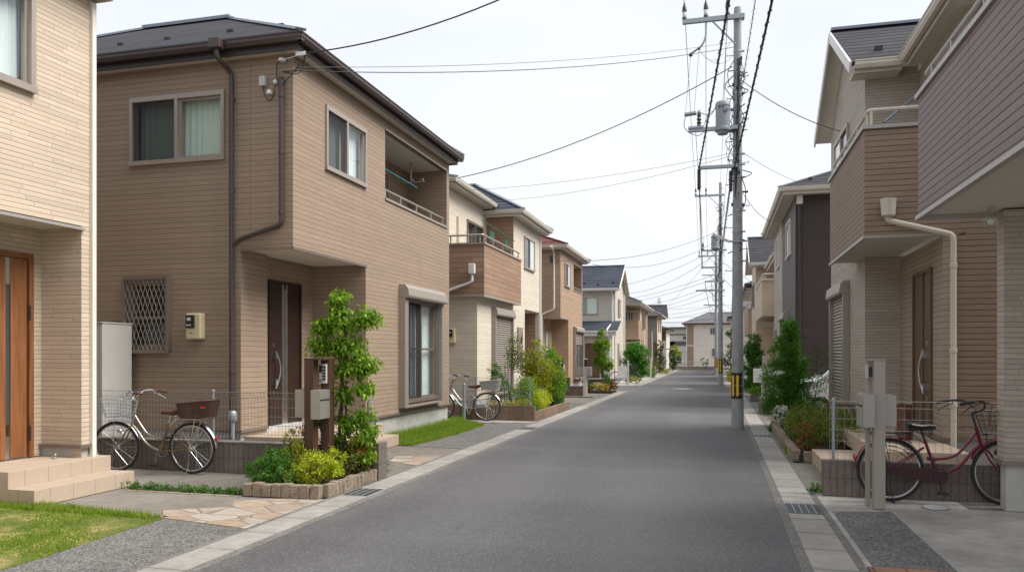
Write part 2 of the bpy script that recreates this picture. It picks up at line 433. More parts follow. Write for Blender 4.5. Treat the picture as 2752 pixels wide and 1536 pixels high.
def m_flag(name):
    t = NT(name); p = t.pos(); s = t.scale(p, (2.6, 3.4, 0.))
    nv = t.n('ShaderNodeTexNoise'); t.l(p, nv.inputs['Vector']); nv.inputs['Scale'].default_value = 2.
    ad = t.n('ShaderNodeMix', data_type='VECTOR'); ad.inputs[0].default_value = .12; t.l(s, ad.inputs[4]); t.l(nv.outputs['Color'], ad.inputs[5])
    v = t.n('ShaderNodeTexVoronoi', feature='F1'); t.l(ad.outputs[1], v.inputs['Vector']); v.inputs['Scale'].default_value = 1.25
    e = t.n('ShaderNodeTexVoronoi', feature='DISTANCE_TO_EDGE'); t.l(ad.outputs[1], e.inputs['Vector']); e.inputs['Scale'].default_value = 1.25
    sc = t.n('ShaderNodeSeparateColor'); t.l(v.outputs['Color'], sc.inputs[0])
    c = t.ramp(sc.outputs[0], [(0., (.33,.24,.175)), (.3, (.40,.355,.31)), (.55, (.355,.26,.185)), (.8, (.44,.41,.375)), (1., (.33,.27,.23))])
    vein = t.noise(t.scale(p, (2, 7, 1)), 3., 5, .7)
    c = t.mix(1., c, t.mix(t.mapr(vein, .3, .7, 0, 1), c4((.7, .66, .62)), c4((1.2, 1.17, 1.12))), 'MULTIPLY')
    gm = t.mapr(e.outputs['Distance'], .012, .035, 1., 0.)
    t.pbr(t.mix(gm, c, c4((.19,.175,.155))), .75, 0., t.bump(t.math('ADD', t.mapr(e.outputs['Distance'], 0., .05, 0., 1.), t.math('MULTIPLY', vein, .4)), .5, .012), .3); return t.m

def m_lawnbase(name):
    t = NT(name); p = t.pos(); n = t.noise(p, 2.2, 5, .6); n2 = t.noise(p, 40., 3)
    a = t.ramp(n, [(.32, (.055,.085,.018)), (.5, (.15,.165,.045)), (.60, (.34,.27,.13))])
    t.pbr(t.mix(1., a, t.mix(n2, c4((.6,)*3), c4((1.4,)*3)), 'MULTIPLY'), .95, 0., t.bump(n2, .6, .02), .2); return t.m

def m_metalv(name, col, rough=.35, metal=1.): return m_plain(name, col, rough, metal, .05, 5.)
def m_soil(name):
    t = NT(name); p = t.pos(); n = t.noise(p, 25., 5, .7)
    t.pbr(t.mix(n, c4((.025,.018,.012)), c4((.10,.075,.05))), .95, 0., t.bump(n, .9, .03), .2); return t.m
M = {}
# siding
M['cream_stone'] = m_siding('cream_stone_siding', (.56,.46,.355), .0535, groove=.0065, dark=.60, vary=.055, grain=.09, block=.80, bump=.7, joint=(1.515, .36))
M['cream_stone_dim'] = m_siding('beige_stone_siding', (.36,.285,.215), .0455, groove=.008, dark=.5, vary=.12, grain=.09, block=.42, bump=.7)
M['brown_siding'] = m_siding('brown_board_siding', (.318,.236,.172), .0758, groove=.0078, dark=.50, vary=.06, grain=.15, joint=(1.515, .42))
M['cream_fine'] = m_siding('cream_fine_siding', (.68,.605,.50), .040, groove=.009, dark=.66, vary=.05, grain=.06, block=.45, bump=.5)
M['wood_panel'] = m_siding('wood_look_panel', (.32,.208,.142), .130, groove=.012, dark=.36, vary=.10, grain=.15, block=1.6, bump=.4)
M['porch_tan'] = m_siding('greyish_tan_siding', (.34,.285,.22), .0758, groove=.010, dark=.5, vary=.08, grain=.10)  # greyish tan boards, the porch wall's own colour
M['tan_brick'] = m_siding('tan_brick_siding', (.42,.295,.205), .062, groove=.010, dark=.60, vary=.08, grain=.06, block=.22, bump=.5)
M['grey_beige'] = m_siding('greige_siding', (.57,.52,.46), .075, groove=.010, dark=.72, vary=.06, grain=.06, block=.30)
M['pale_wall'] = m_siding('pale_cream_siding', (.68,.63,.56), .15, groove=.009, dark=.8, vary=.05, grain=.03)
M['beige_plain'] = m_siding('pale_beige_siding', (.56,.455,.345), .15, groove=.009, dark=.75, vary=.05, grain=.04)
M['tan_plain'] = m_siding('tan_panel_siding', (.33,.235,.165), .10, groove=.009, dark=.72, vary=.05, grain=.05)
M['taupe'] = m_siding('taupe_board_siding', (.255,.205,.198), .0758, groove=.013, dark=.26, vary=.06, grain=.13, joint=(.91, .0))
M['bal_brown'] = m_siding('chestnut_board_siding', (.262,.190,.138), .0758, groove=.012, dark=.32, vary=.10, grain=.16)
M['greige_brick'] = m_siding('greige_split_siding', (.43,.38,.325), .052, groove=.008, dark=.62, vary=.06, grain=.06, block=.42, bump=.6)
M['dark_siding'] = m_siding('dark_brown_siding', (.068,.050,.047), .060, groove=.012, dark=.45, vary=.08, grain=.12)
M['dark_grey'] = m_siding('charcoal_brick_siding', (.125,.118,.115), .060, groove=.010, dark=.6, vary=.08, grain=.06, block=.15)
M['grey_siding'] = m_siding('grey_siding', (.25,.225,.20), .10, groove=.009, dark=.7, vary=.05, grain=.05)
M['white_siding'] = m_siding('off_white_siding', (.62,.58,.52), .12, groove=.009, dark=.75, vary=.05, grain=.05)
# roofs
M['roof_dark'] = m_roof('dark_slate_roof', (.056,.056,.064), .14)
M['roof_blue'] = m_roof('blue_grey_slate_roof', (.055,.064,.084), .13)
M['roof_red'] = m_roof('maroon_slate_roof', (.145,.055,.050), .17)
M['roof_brown'] = m_roof('grey_brown_slate_roof', (.085,.075,.070), .10)
M['roof_grey'] = m_roof('grey_shingle_roof', (.15,.145,.155), .10)
M['ridge_metal'] = m_plain('ridge_metal', (.19,.21,.25), .32, .5)
# trims
M['gutter_brown'] = m_plain('dark_brown_gutter', (.060,.042,.038), .35)
M['fascia_brown'] = m_plain('dark_brown_fascia', (.045,.034,.034), .5)
M['gutter_cream'] = m_plain('cream_gutter', (.60,.55,.47), .4)
M['gutter_white'] = m_plain('white_gutter', (.72,.70,.67), .4)
M['soffit'] = m_plain('pale_soffit_board', (.60,.565,.50), .7)
M['trim_grey'] = m_plain('grey_metal_trim', (.40,.375,.35), .4, .3)
M['trim_white'] = m_plain('white_corner_trim', (.70,.66,.60), .5)
M['champagne'] = m_plain('champagne_aluminium', (.40,.345,.30), .38, .45)
M['champagne_dark'] = m_plain('bronze_aluminium', (.235,.19,.16), .38, .4)
M['shutter'] = m_plain('greige_shutter', (.33,.29,.25), .45, .3)
M['black_rubber'] = m_plain('black_rubber', (.016,.016,.018), .65)
M['black_plastic'] = m_plain('black_plastic', (.020,.020,.022), .4)
M['unlit_room_tone'] = m_plain('unlit_room_tone', (.045,.05,.05), .9)  # near-black colour stands in for the darkness of an unlit interior
M['glass'] = m_glass('window_glass')
M['glass_dark'] = m_plain('dark_window_glass', (.05,.06,.065), .06, 0., .05, 1., .9)
M['glass_pale'] = m_plain('pale_window_glass', (.55,.60,.63), .08, 0., .08, .6, .9)
M['screen'] = m_screen('insect_screen', .36)
M['curtain'] = m_plain('sheer_curtain', (.66,.76,.69), .9, 0., .05, 3.)
M['curtain_white'] = m_plain('white_curtain', (.72,.78,.80), .9, 0., .05, 3.)
M['curtain_grey'] = m_plain('grey_curtain', (.34,.38,.37), .9, 0., .05, 3.)
# ground
M['asphalt'] = m_asphalt('road_asphalt', (.112,.111,.113))
M['agg'] = m_concrete('exposed_aggregate', (.17,.167,.162), None, 1, .22, .9, .6)
M['gutter_conc'] = m_concrete('gutter_concrete', (.36,.343,.32), .60, 1, .30)
M['curb_conc'] = m_concrete('curb_edge_concrete', (.20,.19,.178), None, 1, .3, .9, .35)
M['conc'] = m_concrete('forecourt_concrete', (.225,.207,.185), None, 1, .38)
M['conc_pale'] = m_concrete('pale_forecourt_concrete', (.45,.43,.40), None, 1, .62)
M['ground'] = m_concrete('ground_gravel', (.20,.185,.165), None, 1, .4, .95, .4)
M['found'] = m_concrete('foundation_concrete', (.47,.465,.45), None, 1, .12)
M['flag'] = m_flag('crazy_paving'); M['lawnbase'] = m_lawnbase('lawn_soil'); M['soil'] = m_soil('planter_soil')
M['tile'] = m_tile('beige_porch_tile', (.44,.35,.27), .30)
M['block_dark'] = m_ribbed('dark_ribbed_block', (.185,.155,.135), .075, (.0965, 0.0))
M['block_brown'] = m_ribbed('brown_ribbed_block', (.235,.165,.120), .06, (.0875, -.01))
M['block_grey'] = m_concrete('grey_block', (.26,.24,.22), .4, 0, .25)
M['stone'] = m_concrete('tumbled_edging_stone', (.29,.235,.18), None, 1, .45, .9, .3)
M['pole'] = m_concrete('pole_concrete', (.345,.355,.365), None, 1, .16, .75)
M['steel'] = m_plain('galvanised_steel', (.33,.37,.40), .42, .5)
M['wire'] = m_plain('grey_fence_wire', (.30,.29,.28), .45, .5)
M['chrome'] = m_metalv('chrome', (.78,.78,.78), .16)
M['alu'] = m_metalv('brushed_aluminium', (.62,.62,.62), .32)
M['cable'] = m_plain('black_cable', (.028,.028,.031), .6)
M['bike_case'] = m_plain('dark_maroon_case', (.042,.008,.013), .35)
M['cable_grey'] = m_plain('grey_cable', (.10,.10,.11), .6)
M['insul'] = m_plain('porcelain_insulator', (.70,.70,.72), .2)
M['insul_dark'] = m_plain('dark_insulator', (.05,.05,.055), .35)
M['transf'] = m_plain('grey_transformer_paint', (.26,.29,.315), .4)
M['sign_black'] = m_plain('black_plate', (.016,.015,.014), .5)
M['sign_yellow'] = m_plain('yellow_plate', (.78,.46,.02), .45)
M['post_brown'] = m_wood('brown_wood_post', (.085,.042,.028), .5)
M['post_beige'] = m_plain('champagne_post', (.37,.335,.29), .42, .3, .04)
M['post_white'] = m_plain('white_post', (.60,.58,.53), .45)
M['mailbox'] = m_plain('silver_grey_mailbox', (.37,.35,.325), .35, .5)
M['mailbox_dark'] = m_plain('charcoal_mailbox', (.035,.038,.042), .4)
M['door_wood'] = m_wood('orange_wood_door', (.235,.095,.038), .38)
M['door_dark'] = m_wood('dark_walnut_door', (.036,.020,.015), .4)
M['door_brown'] = m_wood('brown_wood_door', (.125,.070,.045), .45)
M['white_metal'] = m_plain('off_white_painted_metal', (.70,.69,.66), .4)
M['tank'] = m_plain('light_grey_tank', (.52,.505,.475), .5)
M['meter_cream'] = m_plain('cream_meter_case', (.60,.52,.33), .4)
M['drain'] = m_plain('dark_drain_steel', (.075,.082,.088), .5, .4)
M['drain_line'] = m_plain('bright_steel_edge', (.45,.46,.46), .4, .5)
M['tyre'] = m_plain('tyre_rubber', (.018,.018,.019), .7)
M['bike_gold'] = m_metalv('champagne_bike_paint', (.46,.40,.35), .3, .75)
M['bike_bronze'] = m_metalv('bronze_bike_paint', (.26,.195,.125), .35, .6)
M['bike_silver'] = m_metalv('silver_bike_paint', (.62,.61,.62), .28, .8)
M['bike_wine'] = m_plain('wine_red_bike_paint', (.15,.012,.045), .25, .25)
M['leather'] = m_plain('brown_leather', (.105,.042,.026), .45)
M['wicker'] = m_plain('dark_brown_wicker', (.060,.026,.019), .5)
M['wicker_grey'] = m_plain('grey_wicker', (.34,.33,.30), .6)
M['red_refl'] = m_plain('red_reflector', (.5,.012,.012), .2)
M['bark'] = m_wood('grey_brown_bark', (.10,.075,.055), .9)
M['bark_dark'] = m_wood('dark_bark', (.055,.038,.028), .9)
M['car_white'] = m_plain('white_car_paint', (.72,.73,.74), .18)
M['rust'] = m_plain('terracotta', (.30,.07,.03), .5)
M['green_plastic'] = m_plain('green_plastic', (.03,.13,.07), .5)
M['teal'] = m_plain('teal_clothes_pole', (.10,.42,.47), .3)
M['lamp_glass'] = m_plain('frosted_lamp_glass', (.75,.75,.73), .2)
M['manhole'] = m_plain('pale_manhole_lid', (.50,.52,.53), .5, .2)
M['brick_red'] = m_concrete('red_brick_edging', (.34,.19,.125), .22, 0, .3)
M['paint_white'] = m_plain('road_paint', (.80,.80,.78), .7, 0., .08, 20)
# foliage
M['l_tree'] = m_leaf('fresh_green_leaves', [(.07,.15,.010),(.12,.24,.012),(.20,.34,.020),(.32,.46,.035)], .42)
M['l_green'] = m_leaf('mid_green_leaves', [(.03,.10,.012),(.065,.18,.018),(.11,.25,.025)], .34)
M['l_dark'] = m_leaf('dark_green_leaves', [(.015,.045,.008),(.03,.085,.010),(.055,.125,.018)], .25)
M['l_lime'] = m_leaf('lime_yellow_leaves', [(.20,.27,.015),(.42,.48,.025),(.62,.62,.06)], .42)
M['l_olive'] = m_leaf('olive_leaves', [(.05,.085,.014),(.10,.13,.02),(.17,.15,.03)], .3)
M['l_mix'] = m_leaf('mixed_shrub_leaves', [(.05,.10,.012),(.11,.19,.02),(.20,.25,.03),(.30,.20,.05)], .32)
M['l_yellow'] = m_leaf('golden_leaves', [(.12,.17,.012),(.26,.29,.015),(.50,.42,.02)], .36)
M['l_orange'] = m_leaf('orange_red_leaves', [(.20,.10,.02),(.34,.14,.04),(.42,.11,.05)], .3)
M['l_conifer'] = m_leaf('conifer_sprays', [(.03,.11,.010),(.065,.19,.016),(.13,.30,.025)], .36)
M['l_hedge'] = m_leaf('laurel_leaves', [(.03,.12,.012),(.065,.20,.018),(.12,.30,.028)], .36)
M['f_white'] = m_leaf('white_petals', [(.6,.6,.56),(.75,.75,.72)], .2)
M['f_red'] = m_leaf('red_petals', [(.42,.03,.04),(.6,.07,.08)], .25)
M['f_yellow'] = m_leaf('yellow_petals', [(.6,.33,.01),(.75,.5,.02)], .25)
M['grass'] = m_leaf('grass_blades', [(.12,.23,.02),(.19,.32,.025),(.27,.37,.04),(.42,.38,.14)], .5)

# ------------------------------------------------------------------ building parts
def curtain_mb(F, u0, u1, n, z0, z1, amp=.022, wl=.11):
    mb = MB(); k = max(8, int((u1-u0)/wl*6)); s = rnd.random()*9
    vs = []; 
    for i in range(k+1):
        u = u0 + (u1-u0)*i/k
        a = amp*(math.sin(2*PI*u/wl + s + 1.6*math.sin(u*5.3+s))*(.65+.45*math.sin(u*7.7+2*s)) + .35*math.sin(u*23+s))
        vs += [F.p(u, n+a, z0), F.p(u, n+a*.5, z1)]
    mb.add(vs, [(2*i, 2*i+2, 2*i+3, 2*i+1) for i in range(k)]); return mb

def window(par, F, u0, u1, z0, z1, mat='champagne', flip=False, screen=None, cur='curtain', cover=(0., 1.), cur2=None, fw=.05, out=.035, mid=True, trans=None, sheer_n=-.15):
    """sliding sash window: frame > panes, curtain, screen, room"""
    mb = MB()
    F.box(mb, u0-.02, u1+.02, -.10, out, z1-fw, z1+.02); F.box(mb, u0-.03, u1+.03, -.10, out+.012, z0-.025, z0+fw*.8)
    F.box(mb, u0-.02, u0+fw-.02, -.10, out-.001, z0+fw*.8, z1-fw); F.box(mb, u1-fw+.02, u1+.02, -.10, out-.001, z0+fw*.8, z1-fw)
    um = (u0+u1)/2; a0, a1 = u0+fw-.02, u1-fw+.02; b0, b1 = z0+fw*.8, z1-fw
    if mid: F.box(mb, um-.028, um+.028, -.07, out-.004, b0, b1)
    if trans: F.box(mb, a0, a1, -.06, -.012, trans-.02, trans+.02)
    s = .034
    for (p, q, nn) in (((a0, um-.028, -.035) if not flip else (um+.028, a1, -.035)), ((um+.028, a1, -.008) if not flip else (a0, um-.028, -.008))) if mid else ((a0, a1, -.01),):
        F.box(mb, p, q, nn-.03, nn, b0, b0+s); F.box(mb, p, q, nn-.03, nn, b1-s, b1)
        F.box(mb, p, p+s, nn-.03, nn, b0+s, b1-s); F.box(mb, q-s, q, nn-.03, nn, b0+s, b1-s)
    w = mb.build('window', M[mat], par)
    for (p, q, nn) in ((a0, um-.028, -.05), (um+.028, a1, -.024)) if mid else ((a0, a1, -.03),):
        g = MB(); g.quad(F.p(p+.02,nn,b0+.02), F.p(q-.02,nn,b0+.02), F.p(q-.02,nn,b1-.02), F.p(p+.02,nn,b1-.02)); g.build('pane', M['glass'], w)
    if screen:
        g = MB(); p, q = (a0, um-.03) if screen == 'l' else (um+.03, a1)
        F.box(g, p+.004, q-.004, .004, .006, b0+.004, b1-.004); g.build('insect_screen', M['screen'], w)
    if cur:
        c0 = u0 + (u1-u0)*cover[0]; c1 = u0 + (u1-u0)*cover[1]
        curtain_mb(F, c0, c1, sheer_n, z0, z1-.03).build('curtain', M[cur], w, smooth=True)
    if cur2:
        c0 = u0 + (u1-u0)*cur2[1]; c1 = u0 + (u1-u0)*cur2[2]
        curtain_mb(F, c0, c1, sheer_n-.05, z0, z1-.03).build('curtain', M[cur2[0]], w, smooth=True)
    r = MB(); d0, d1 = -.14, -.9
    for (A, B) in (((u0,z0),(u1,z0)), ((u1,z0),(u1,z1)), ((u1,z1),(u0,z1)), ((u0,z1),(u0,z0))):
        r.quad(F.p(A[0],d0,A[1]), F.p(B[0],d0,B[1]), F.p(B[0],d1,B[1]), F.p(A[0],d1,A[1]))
    r.quad(F.p(u0,d1,z0), F.p(u1,d1,z0), F.p(u1,d1,z1), F.p(u0,d1,z1)); r.build('room', M['unlit_room_tone'], w)  # shallow box behind the panes, interior shade put into its dark colour
    return w

def small_window(par, F, u0, u1, z0, z1, mat='champagne', split=True, a='glass_dark', b='glass_pale'):
    """window of a distant house: frame > panes"""
    mb = MB(); t = .05
    F.box(mb, u0-t, u1+t, .002, .05, z1, z1+t); F.box(mb, u0-t, u1+t, .002, .06, z0-t, z0)
    F.box(mb, u0-t, u0, .002, .048, z0, z1); F.box(mb, u1, u1+t, .002, .048, z0, z1)
    um = (u0+u1)/2
    if split: F.box(mb, um-.03, um+.03, .002, .045, z0, z1)
    w = mb.build('window', M[mat], par)
    for i, (p, q) in enumerate(((u0, um-.03), (um+.03, u1)) if split else ((u0, u1),)):
        g = MB(); F.box(g, p, q, .002, .012 + .012*i, z0, z1); g.build('pane', M[a if i == 0 else b], w)
    return w

def shutter_window(par, F, u0, u1, z0, z1, z_open=None, box_h=.26, mat='shutter'):
    """roller shutter: box on top, side rails, slat curtain"""
    mb = MB(); e = .10
    # rounded box
    prof = [(0.0, z1+.02), (.17, z1+.02), (.185, z1+.06), (.16, z1+box_h-.05), (.10, z1+box_h), (0.0, z1+box_h)]
    p0 = [F.p(u0-e, n, z) for n, z in prof]; d = Vector(F.p(u1+e, 0, 0)) - Vector(F.p(u0-e, 0, 0))
    mb.prism(p0, d)
    for u in (u0, u1): F.box(mb, u-e, u, 0.0, .12, z0-.02, z1+.018) if u == u0 else F.box(mb, u, u+e, 0.0, .12, z0-.02, z1+.018)
    F.box(mb, u0-e, u1+e, 0.0, .15, z0-.09, z0-.022)
    w = mb.build('shutter_frame', M[mat], par, bevel=.008)
    s = MB(); zb = z_open if z_open else z0; n = int((z1-zb)/.062)
    h = (z1-zb)/max(1, n)
    for i in range(n):
        za = zb + i*h
        pts = [(.03, za), (.055, za+.006), (.062, za+h*.45), (.05, za+h*.82), (.03, za+h*.9)]
        s.prism([F.p(u0, q, z) for q, z in pts], Vector(F.p(u1,0,0)) - Vector(F.p(u0,0,0)))
    F.box(s, u0, u1, .01, .032, zb, z1)
    s.build('shutter_slats', M[mat], w)
    return w

def downpipe(par, pts, r, mat, rings=()):
    mb = MB(); mb.tube(pts, r, 12)
    for q in rings: mb.lathe([(r*1.0, -.03), (r*1.22, -.025), (r*1.22, .025), (r*1.0, .03)], q, 12)
    return mb.build('downpipe', M[mat], par, smooth=True)
def bend(pts, r=.07, n=4):
    """round the corners of a poly line"""
    P = [Vector(p) for p in pts]; out = [P[0]]
    for i in range(1, len(P)-1):
        a = (P[i-1]-P[i]); b = (P[i+1]-P[i]); q = min(r, a.length*.45, b.length*.45)
        s = P[i]+a.normalized()*q; e = P[i]+b.normalized()*q
        for k in range(n+1):
            t = k/n; out.append(s*(1-t)**2 + P[i]*2*t*(1-t) + e*t*t)
    out.append(P[-1]); return out

def gutter_bar(mb, a, b, out, w=.11, h=.11):
    """one run of eaves gutter from a to b (its inner top edge), 'out' is the outward unit vector"""
    a = Vector(a); b = Vector(b); o = Vector(out); z = Vector((0,0,1))
    prof = [(0.0, -.005), (0.0, -h*.8), (w*.25, -h), (w*.75, -h), (w, -h*.55), (w, 0.0), (w+.012, 0.004), (w+.012, -.014), (w*.9, -.016), (w*.85, -h*.5), (w*.15, -h*.7)]
    mb.prism([a + o*p + z*q for p, q in prof], b-a)

def eaves(par, x0, x1, y0, y1, z, fh, sides, gm, fm, sm='soffit', inset=.09, wall=None):
    """soffit board, fascia boards and gutters round a rectangle of eaves; z is the soffit height"""
    s = MB(); s.box(x0+inset, x1-inset, y0+inset, y1-inset, z, z+.02); s.build('soffit', M[sm], par)
    f = MB(); i = inset
    f.box(x0+i-.025, x1-i+.025, y0+i-.025, y0+i, z-.03, z+fh); f.box(x0+i-.025, x1-i+.025, y1-i, y1-i+.025, z-.03, z+fh)
    f.box(x0+i-.025, x0+i, y0+i, y1-i, z-.03, z+fh); f.box(x1-i, x1-i+.025, y0+i, y1-i, z-.03, z+fh)
    f.build('fascia', M[fm], par)
    g = MB(); zz = z+fh-.005; j = i-.025
    if 'S' in sides: gutter_bar(g, (x0+j-.1, y0+j-.002, zz), (x1-j+.1, y0+j-.002, zz), (0,-1,0))
    if 'N' in sides: gutter_bar(g, (x1-j+.1, y1-j+.002, zz), (x0+j-.1, y1-j+.002, zz), (0,1,0))
    if 'E' in sides: gutter_bar(g, (x1-j+.002, y0+j-.1, zz), (x1-j+.002, y1-j+.1, zz), (1,0,0))
    if 'W' in sides: gutter_bar(g, (x0+j-.002, y1-j+.1, zz), (x0+j-.002, y0+j-.1, zz), (-1,0,0))
    if g.v: g.build('gutter', M[gm], par)

def hip_roof(par, x0, x1, y0, y1, z, rise, run=None, axis='x', mat='roof_dark', cap='ridge_metal', guards=(), thick=.05):
    """hipped roof over the eaves rectangle"""
    mb = MB()
    if axis == 'x':
        r = run if run else (y1-y0)/2; ym = (y0+y1)/2
        A = (x0+r, ym, z+rise); B = (x1-r, ym, z+rise)
        if x1-r < x0+r: A = B = ((x0+x1)/2, ym, z+rise)
    else:
        r = run if run else (x1-x0)/2; xm = (x0+x1)/2
        A = (xm, y0+r, z+rise); B = (xm, y1-r, z+rise)
        if y1-r < y0+r: A = B = (xm, (y0+y1)/2, z+rise)
    c = [(x0,y0,z),(x1,y0,z),(x1,y1,z),(x0,y1,z)]
    if axis == 'x': F_ = [(c[0],c[1],B,A),(c[1],c[2],B),(c[2],c[3],A,B),(c[3],c[0],A)]; ends = ((0,A),(1,B),(2,B),(3,A))
    else: F_ = [(c[0],c[1],A),(c[1],c[2],B,A),(c[2],c[3],B),(c[3],c[0],A,B)]; ends = ((0,A),(1,A),(2,B),(3,B))
    for f in F_:
        g = []
        for q in f:
            if not g or (Vector(q)-Vector(g[-1])).length > 1e-5: g.append(q)
        if len(g) > 2: mb.poly(g)
    lo = [(q[0], q[1], q[2]-thick) for q in c]
    for i in range(4): mb.quad(lo[i], lo[(i+1)%4], c[(i+1)%4], c[i])
    mb.poly(lo[::-1])
    ro = mb.build('roof', M[mat], par)
    cp = MB()
    for i, E in ends: cp.bar(Vector(c[i])+Vector((0,0,.012)), Vector(E)+Vector((0,0,.012)), .15, .035)
    if (Vector(A)-Vector(B)).length > .01: cp.bar(Vector(A)+Vector((0,0,.025)), Vector(B)+Vector((0,0,.025)), .16, .06)
    cp.build('ridge_cap', M[cap], ro)
    if guards:
        for q in guards: MB().bar((q[0]-.045,q[1],q[2]+.02), (q[0]+.045,q[1],q[2]+.02), .05, .055).build('snow_guard', M['sign_black'], ro)
    return ro

def gable_roof(par, x0, x1, y0, y1, z, rise, axis='x', mat='roof_dark', barge='gutter_white', guards=True, thick=.07, gy=None):
    """two slopes; the ridge runs along axis; barge boards on the gable ends"""
    mb = MB()
    if axis == 'x':
        m = (y0+y1)/2; R0 = (x0,m,z+rise); R1 = (x1,m,z+rise)
        sl = [((x0,y0,z),(x1,y0,z),R1,R0), ((x1,y1,z),(x0,y1,z),R0,R1)]
    else:
        m = (x0+x1)/2; R0 = (m,y0,z+rise); R1 = (m,y1,z+rise)
        sl = [((x1,y0,z),(x1,y1,z),R1,R0), ((x0,y1,z),(x0,y0,z),R0,R1)]
    for s in sl:
        top = [Vector(q) for q in s]; dn = [q-Vector((0,0,thick)) for q in top]
        mb.poly(top); mb.poly(dn[::-1])
        for i in range(4): mb.quad(dn[i], dn[(i+1)%4], top[(i+1)%4], top[i])
    ro = mb.build('roof', M[mat], par)
    for s in sl:
        for (p, q) in ((s[1], s[2]), (s[0], s[3])):
            p = Vector(p); q = Vector(q); o = Vector((1,0,0)) if axis == 'x' else Vector((0,1,0))
            sgn = 1 if ((p.x > (x0+x1)/2) if axis == 'x' else (p.y > (y0+y1)/2)) else -1
            off = o*sgn*.016 - Vector((0,0,thick*.5+.055))
            b = MB(); b.bar(p+off, q+off, .03, .17); b.build('barge_board', M[barge], ro)
        s_ = MB(); s_.poly([Vector(v)-Vector((0,0,thick+.012)) for v in s]); s_.build('soffit', M['soffit'], ro)
    c = MB(); c.bar(Vector(R0)+Vector((0,0,.02)), Vector(R1)+Vector((0,0,.02)), .2, .05); c.build('ridge_cap', M['ridge_metal'], ro)
    if guards:
        for i in range(9):
            g = MB()
            t = (i+.5)/9; k = .12 if i % 2 else .2
            if axis == 'x':
                q = (x0+(x1-x0)*t, y0+(m-y0)*k, z+rise*k+.04); g.bar((q[0]-.06,q[1],q[2]), (q[0]+.06,q[1],q[2]), .06, .08); g.build('snow_guard', M['sign_black'], ro)
    return ro

def handrail(par, pts, z_base, r=.022, h=None, step=.9, mat='champagne', name='handrail'):
    mb = MB(); mb.tube(bend(pts, .06), r, 8)
    for i in range(len(pts)-1):
        a = Vector(pts[i]); b = Vector(pts[i+1]); L = (b-a).length; n = max(1, int(round(L/step)))
        for k in range(n+1):
            q = a + (b-a)*min(.97, max(.03, k/n)); mb.box(q.x-.015, q.x+.015, q.y-.015, q.y+.015, z_base, q.z-r*.5)
    return mb.build(name, M[mat], par, smooth=True)

# ------------------------------------------------------------------ plants
def leaves(name, mat, par, blobs, n, size, droop=.3, cl=26, spread=.16, shell=.5, aspect=.45, loc=None, zmin=None, up=.35):
    """n small folded leaves gathered in clusters through ellipsoid blobs (cx,cy,cz,rx,ry,rz,weight)"""
    B = np.array([b[:6] for b in blobs], float); W = np.array([b[6] if len(b) > 6 else b[3]*b[4]*b[5] for b in blobs], float)
    W = W/W.sum(); nc = max(4, n//cl)
    bi = nrs.choice(len(B), nc, p=W)
    d = nrs.normal(size=(nc,3)); d /= np.linalg.norm(d, axis=1)[:,None]
    rr = (1 - shell*nrs.rand(nc)**1.4)*(.86+.26*nrs.rand(nc))
    C = B[bi,:3] + d*rr[:,None]*B[bi,3:]
    ci = nrs.randint(0, nc, n)
    av = np.minimum(B[bi][ci][:,3:].mean(1), 1.)
    P = C[ci] + nrs.normal(size=(n,3))*(spread*av)[:,None]
    out = d[ci]
    ax = out*.6 + nrs.normal(size=(n,3))*.75; ax[:,2] -= droop; ax /= np.linalg.norm(ax, axis=1)[:,None]
    nm = nrs.normal(size=(n,3))*.7; nm[:,2] += up*2; nm += out*.5
    sd = np.cross(ax, nm); sd /= (np.linalg.norm(sd, axis=1)[:,None]+1e-9); nn = np.cross(sd, ax)
    L = size*(.6+.8*nrs.rand(n))[:,None]; w = L*aspect
    a = P; t = P + ax*L - nn*L*.12; m = P + ax*L*.45 + nn*L*.06
    V = np.stack([a, m+sd*w*.55, t, m-sd*w*.55], 1)
    if zmin is not None: V[:,:,2] = np.maximum(V[:,:,2], zmin)
    return np_mesh(name, V.reshape(-1,3), 4, M[mat], par, loc)

def shrub(label, base, blobs, mat, n, size, flower=None, group=None, name='shrub', cat='shrub', stems=6, **kw):
    """a bush standing on the soil: stems and foliage, blobs relative to its base"""
    b = Vector(base); t = thing(name, label, cat, b, group)
    W = [(b.x+q[0], b.y+q[1], b.z+q[2]) + tuple(q[3:]) for q in blobs]
    s = MB()
    for i in range(stems):
        q = W[i % len(W)]; e = (q[0]+rnd.uniform(-.5,.5)*q[3], q[1]+rnd.uniform(-.5,.5)*q[4], q[2]+rnd.uniform(-.2,.6)*q[5])
        s.tube([(b.x+rnd.uniform(-.05,.05), b.y+rnd.uniform(-.05,.05), b.z-.03), ((b.x+e[0])/2+rnd.uniform(-.03,.03), (b.y+e[1])/2, (b.z+e[2])/2), e], [.010,.008,.004], 5)
    s.build('stems', M['bark_dark'], t)
    leaves('foliage', mat, t, W, n, size, zmin=b.z+.005, **kw)
    if flower:
        leaves('flowers', flower[0], t, W, flower[1], flower[2], shell=.12, cl=5, spread=.05, aspect=.8, droop=-.3, zmin=b.z+.01)
    return t

def limb(mb, p, q, r0, r1, wob=.05, k=5, n=7):
    p = Vector(p); q = Vector(q); pts = []; 
    for i in range(k+1):
        t = i/k; o = Vector((rnd.uniform(-1,1), rnd.uniform(-1,1), 0))*wob*math.sin(PI*t); pts.append(p.lerp(q, t)+o)
    mb.tube(pts, [r0+(r1-r0)*i/k for i in range(k+1)], n); return pts

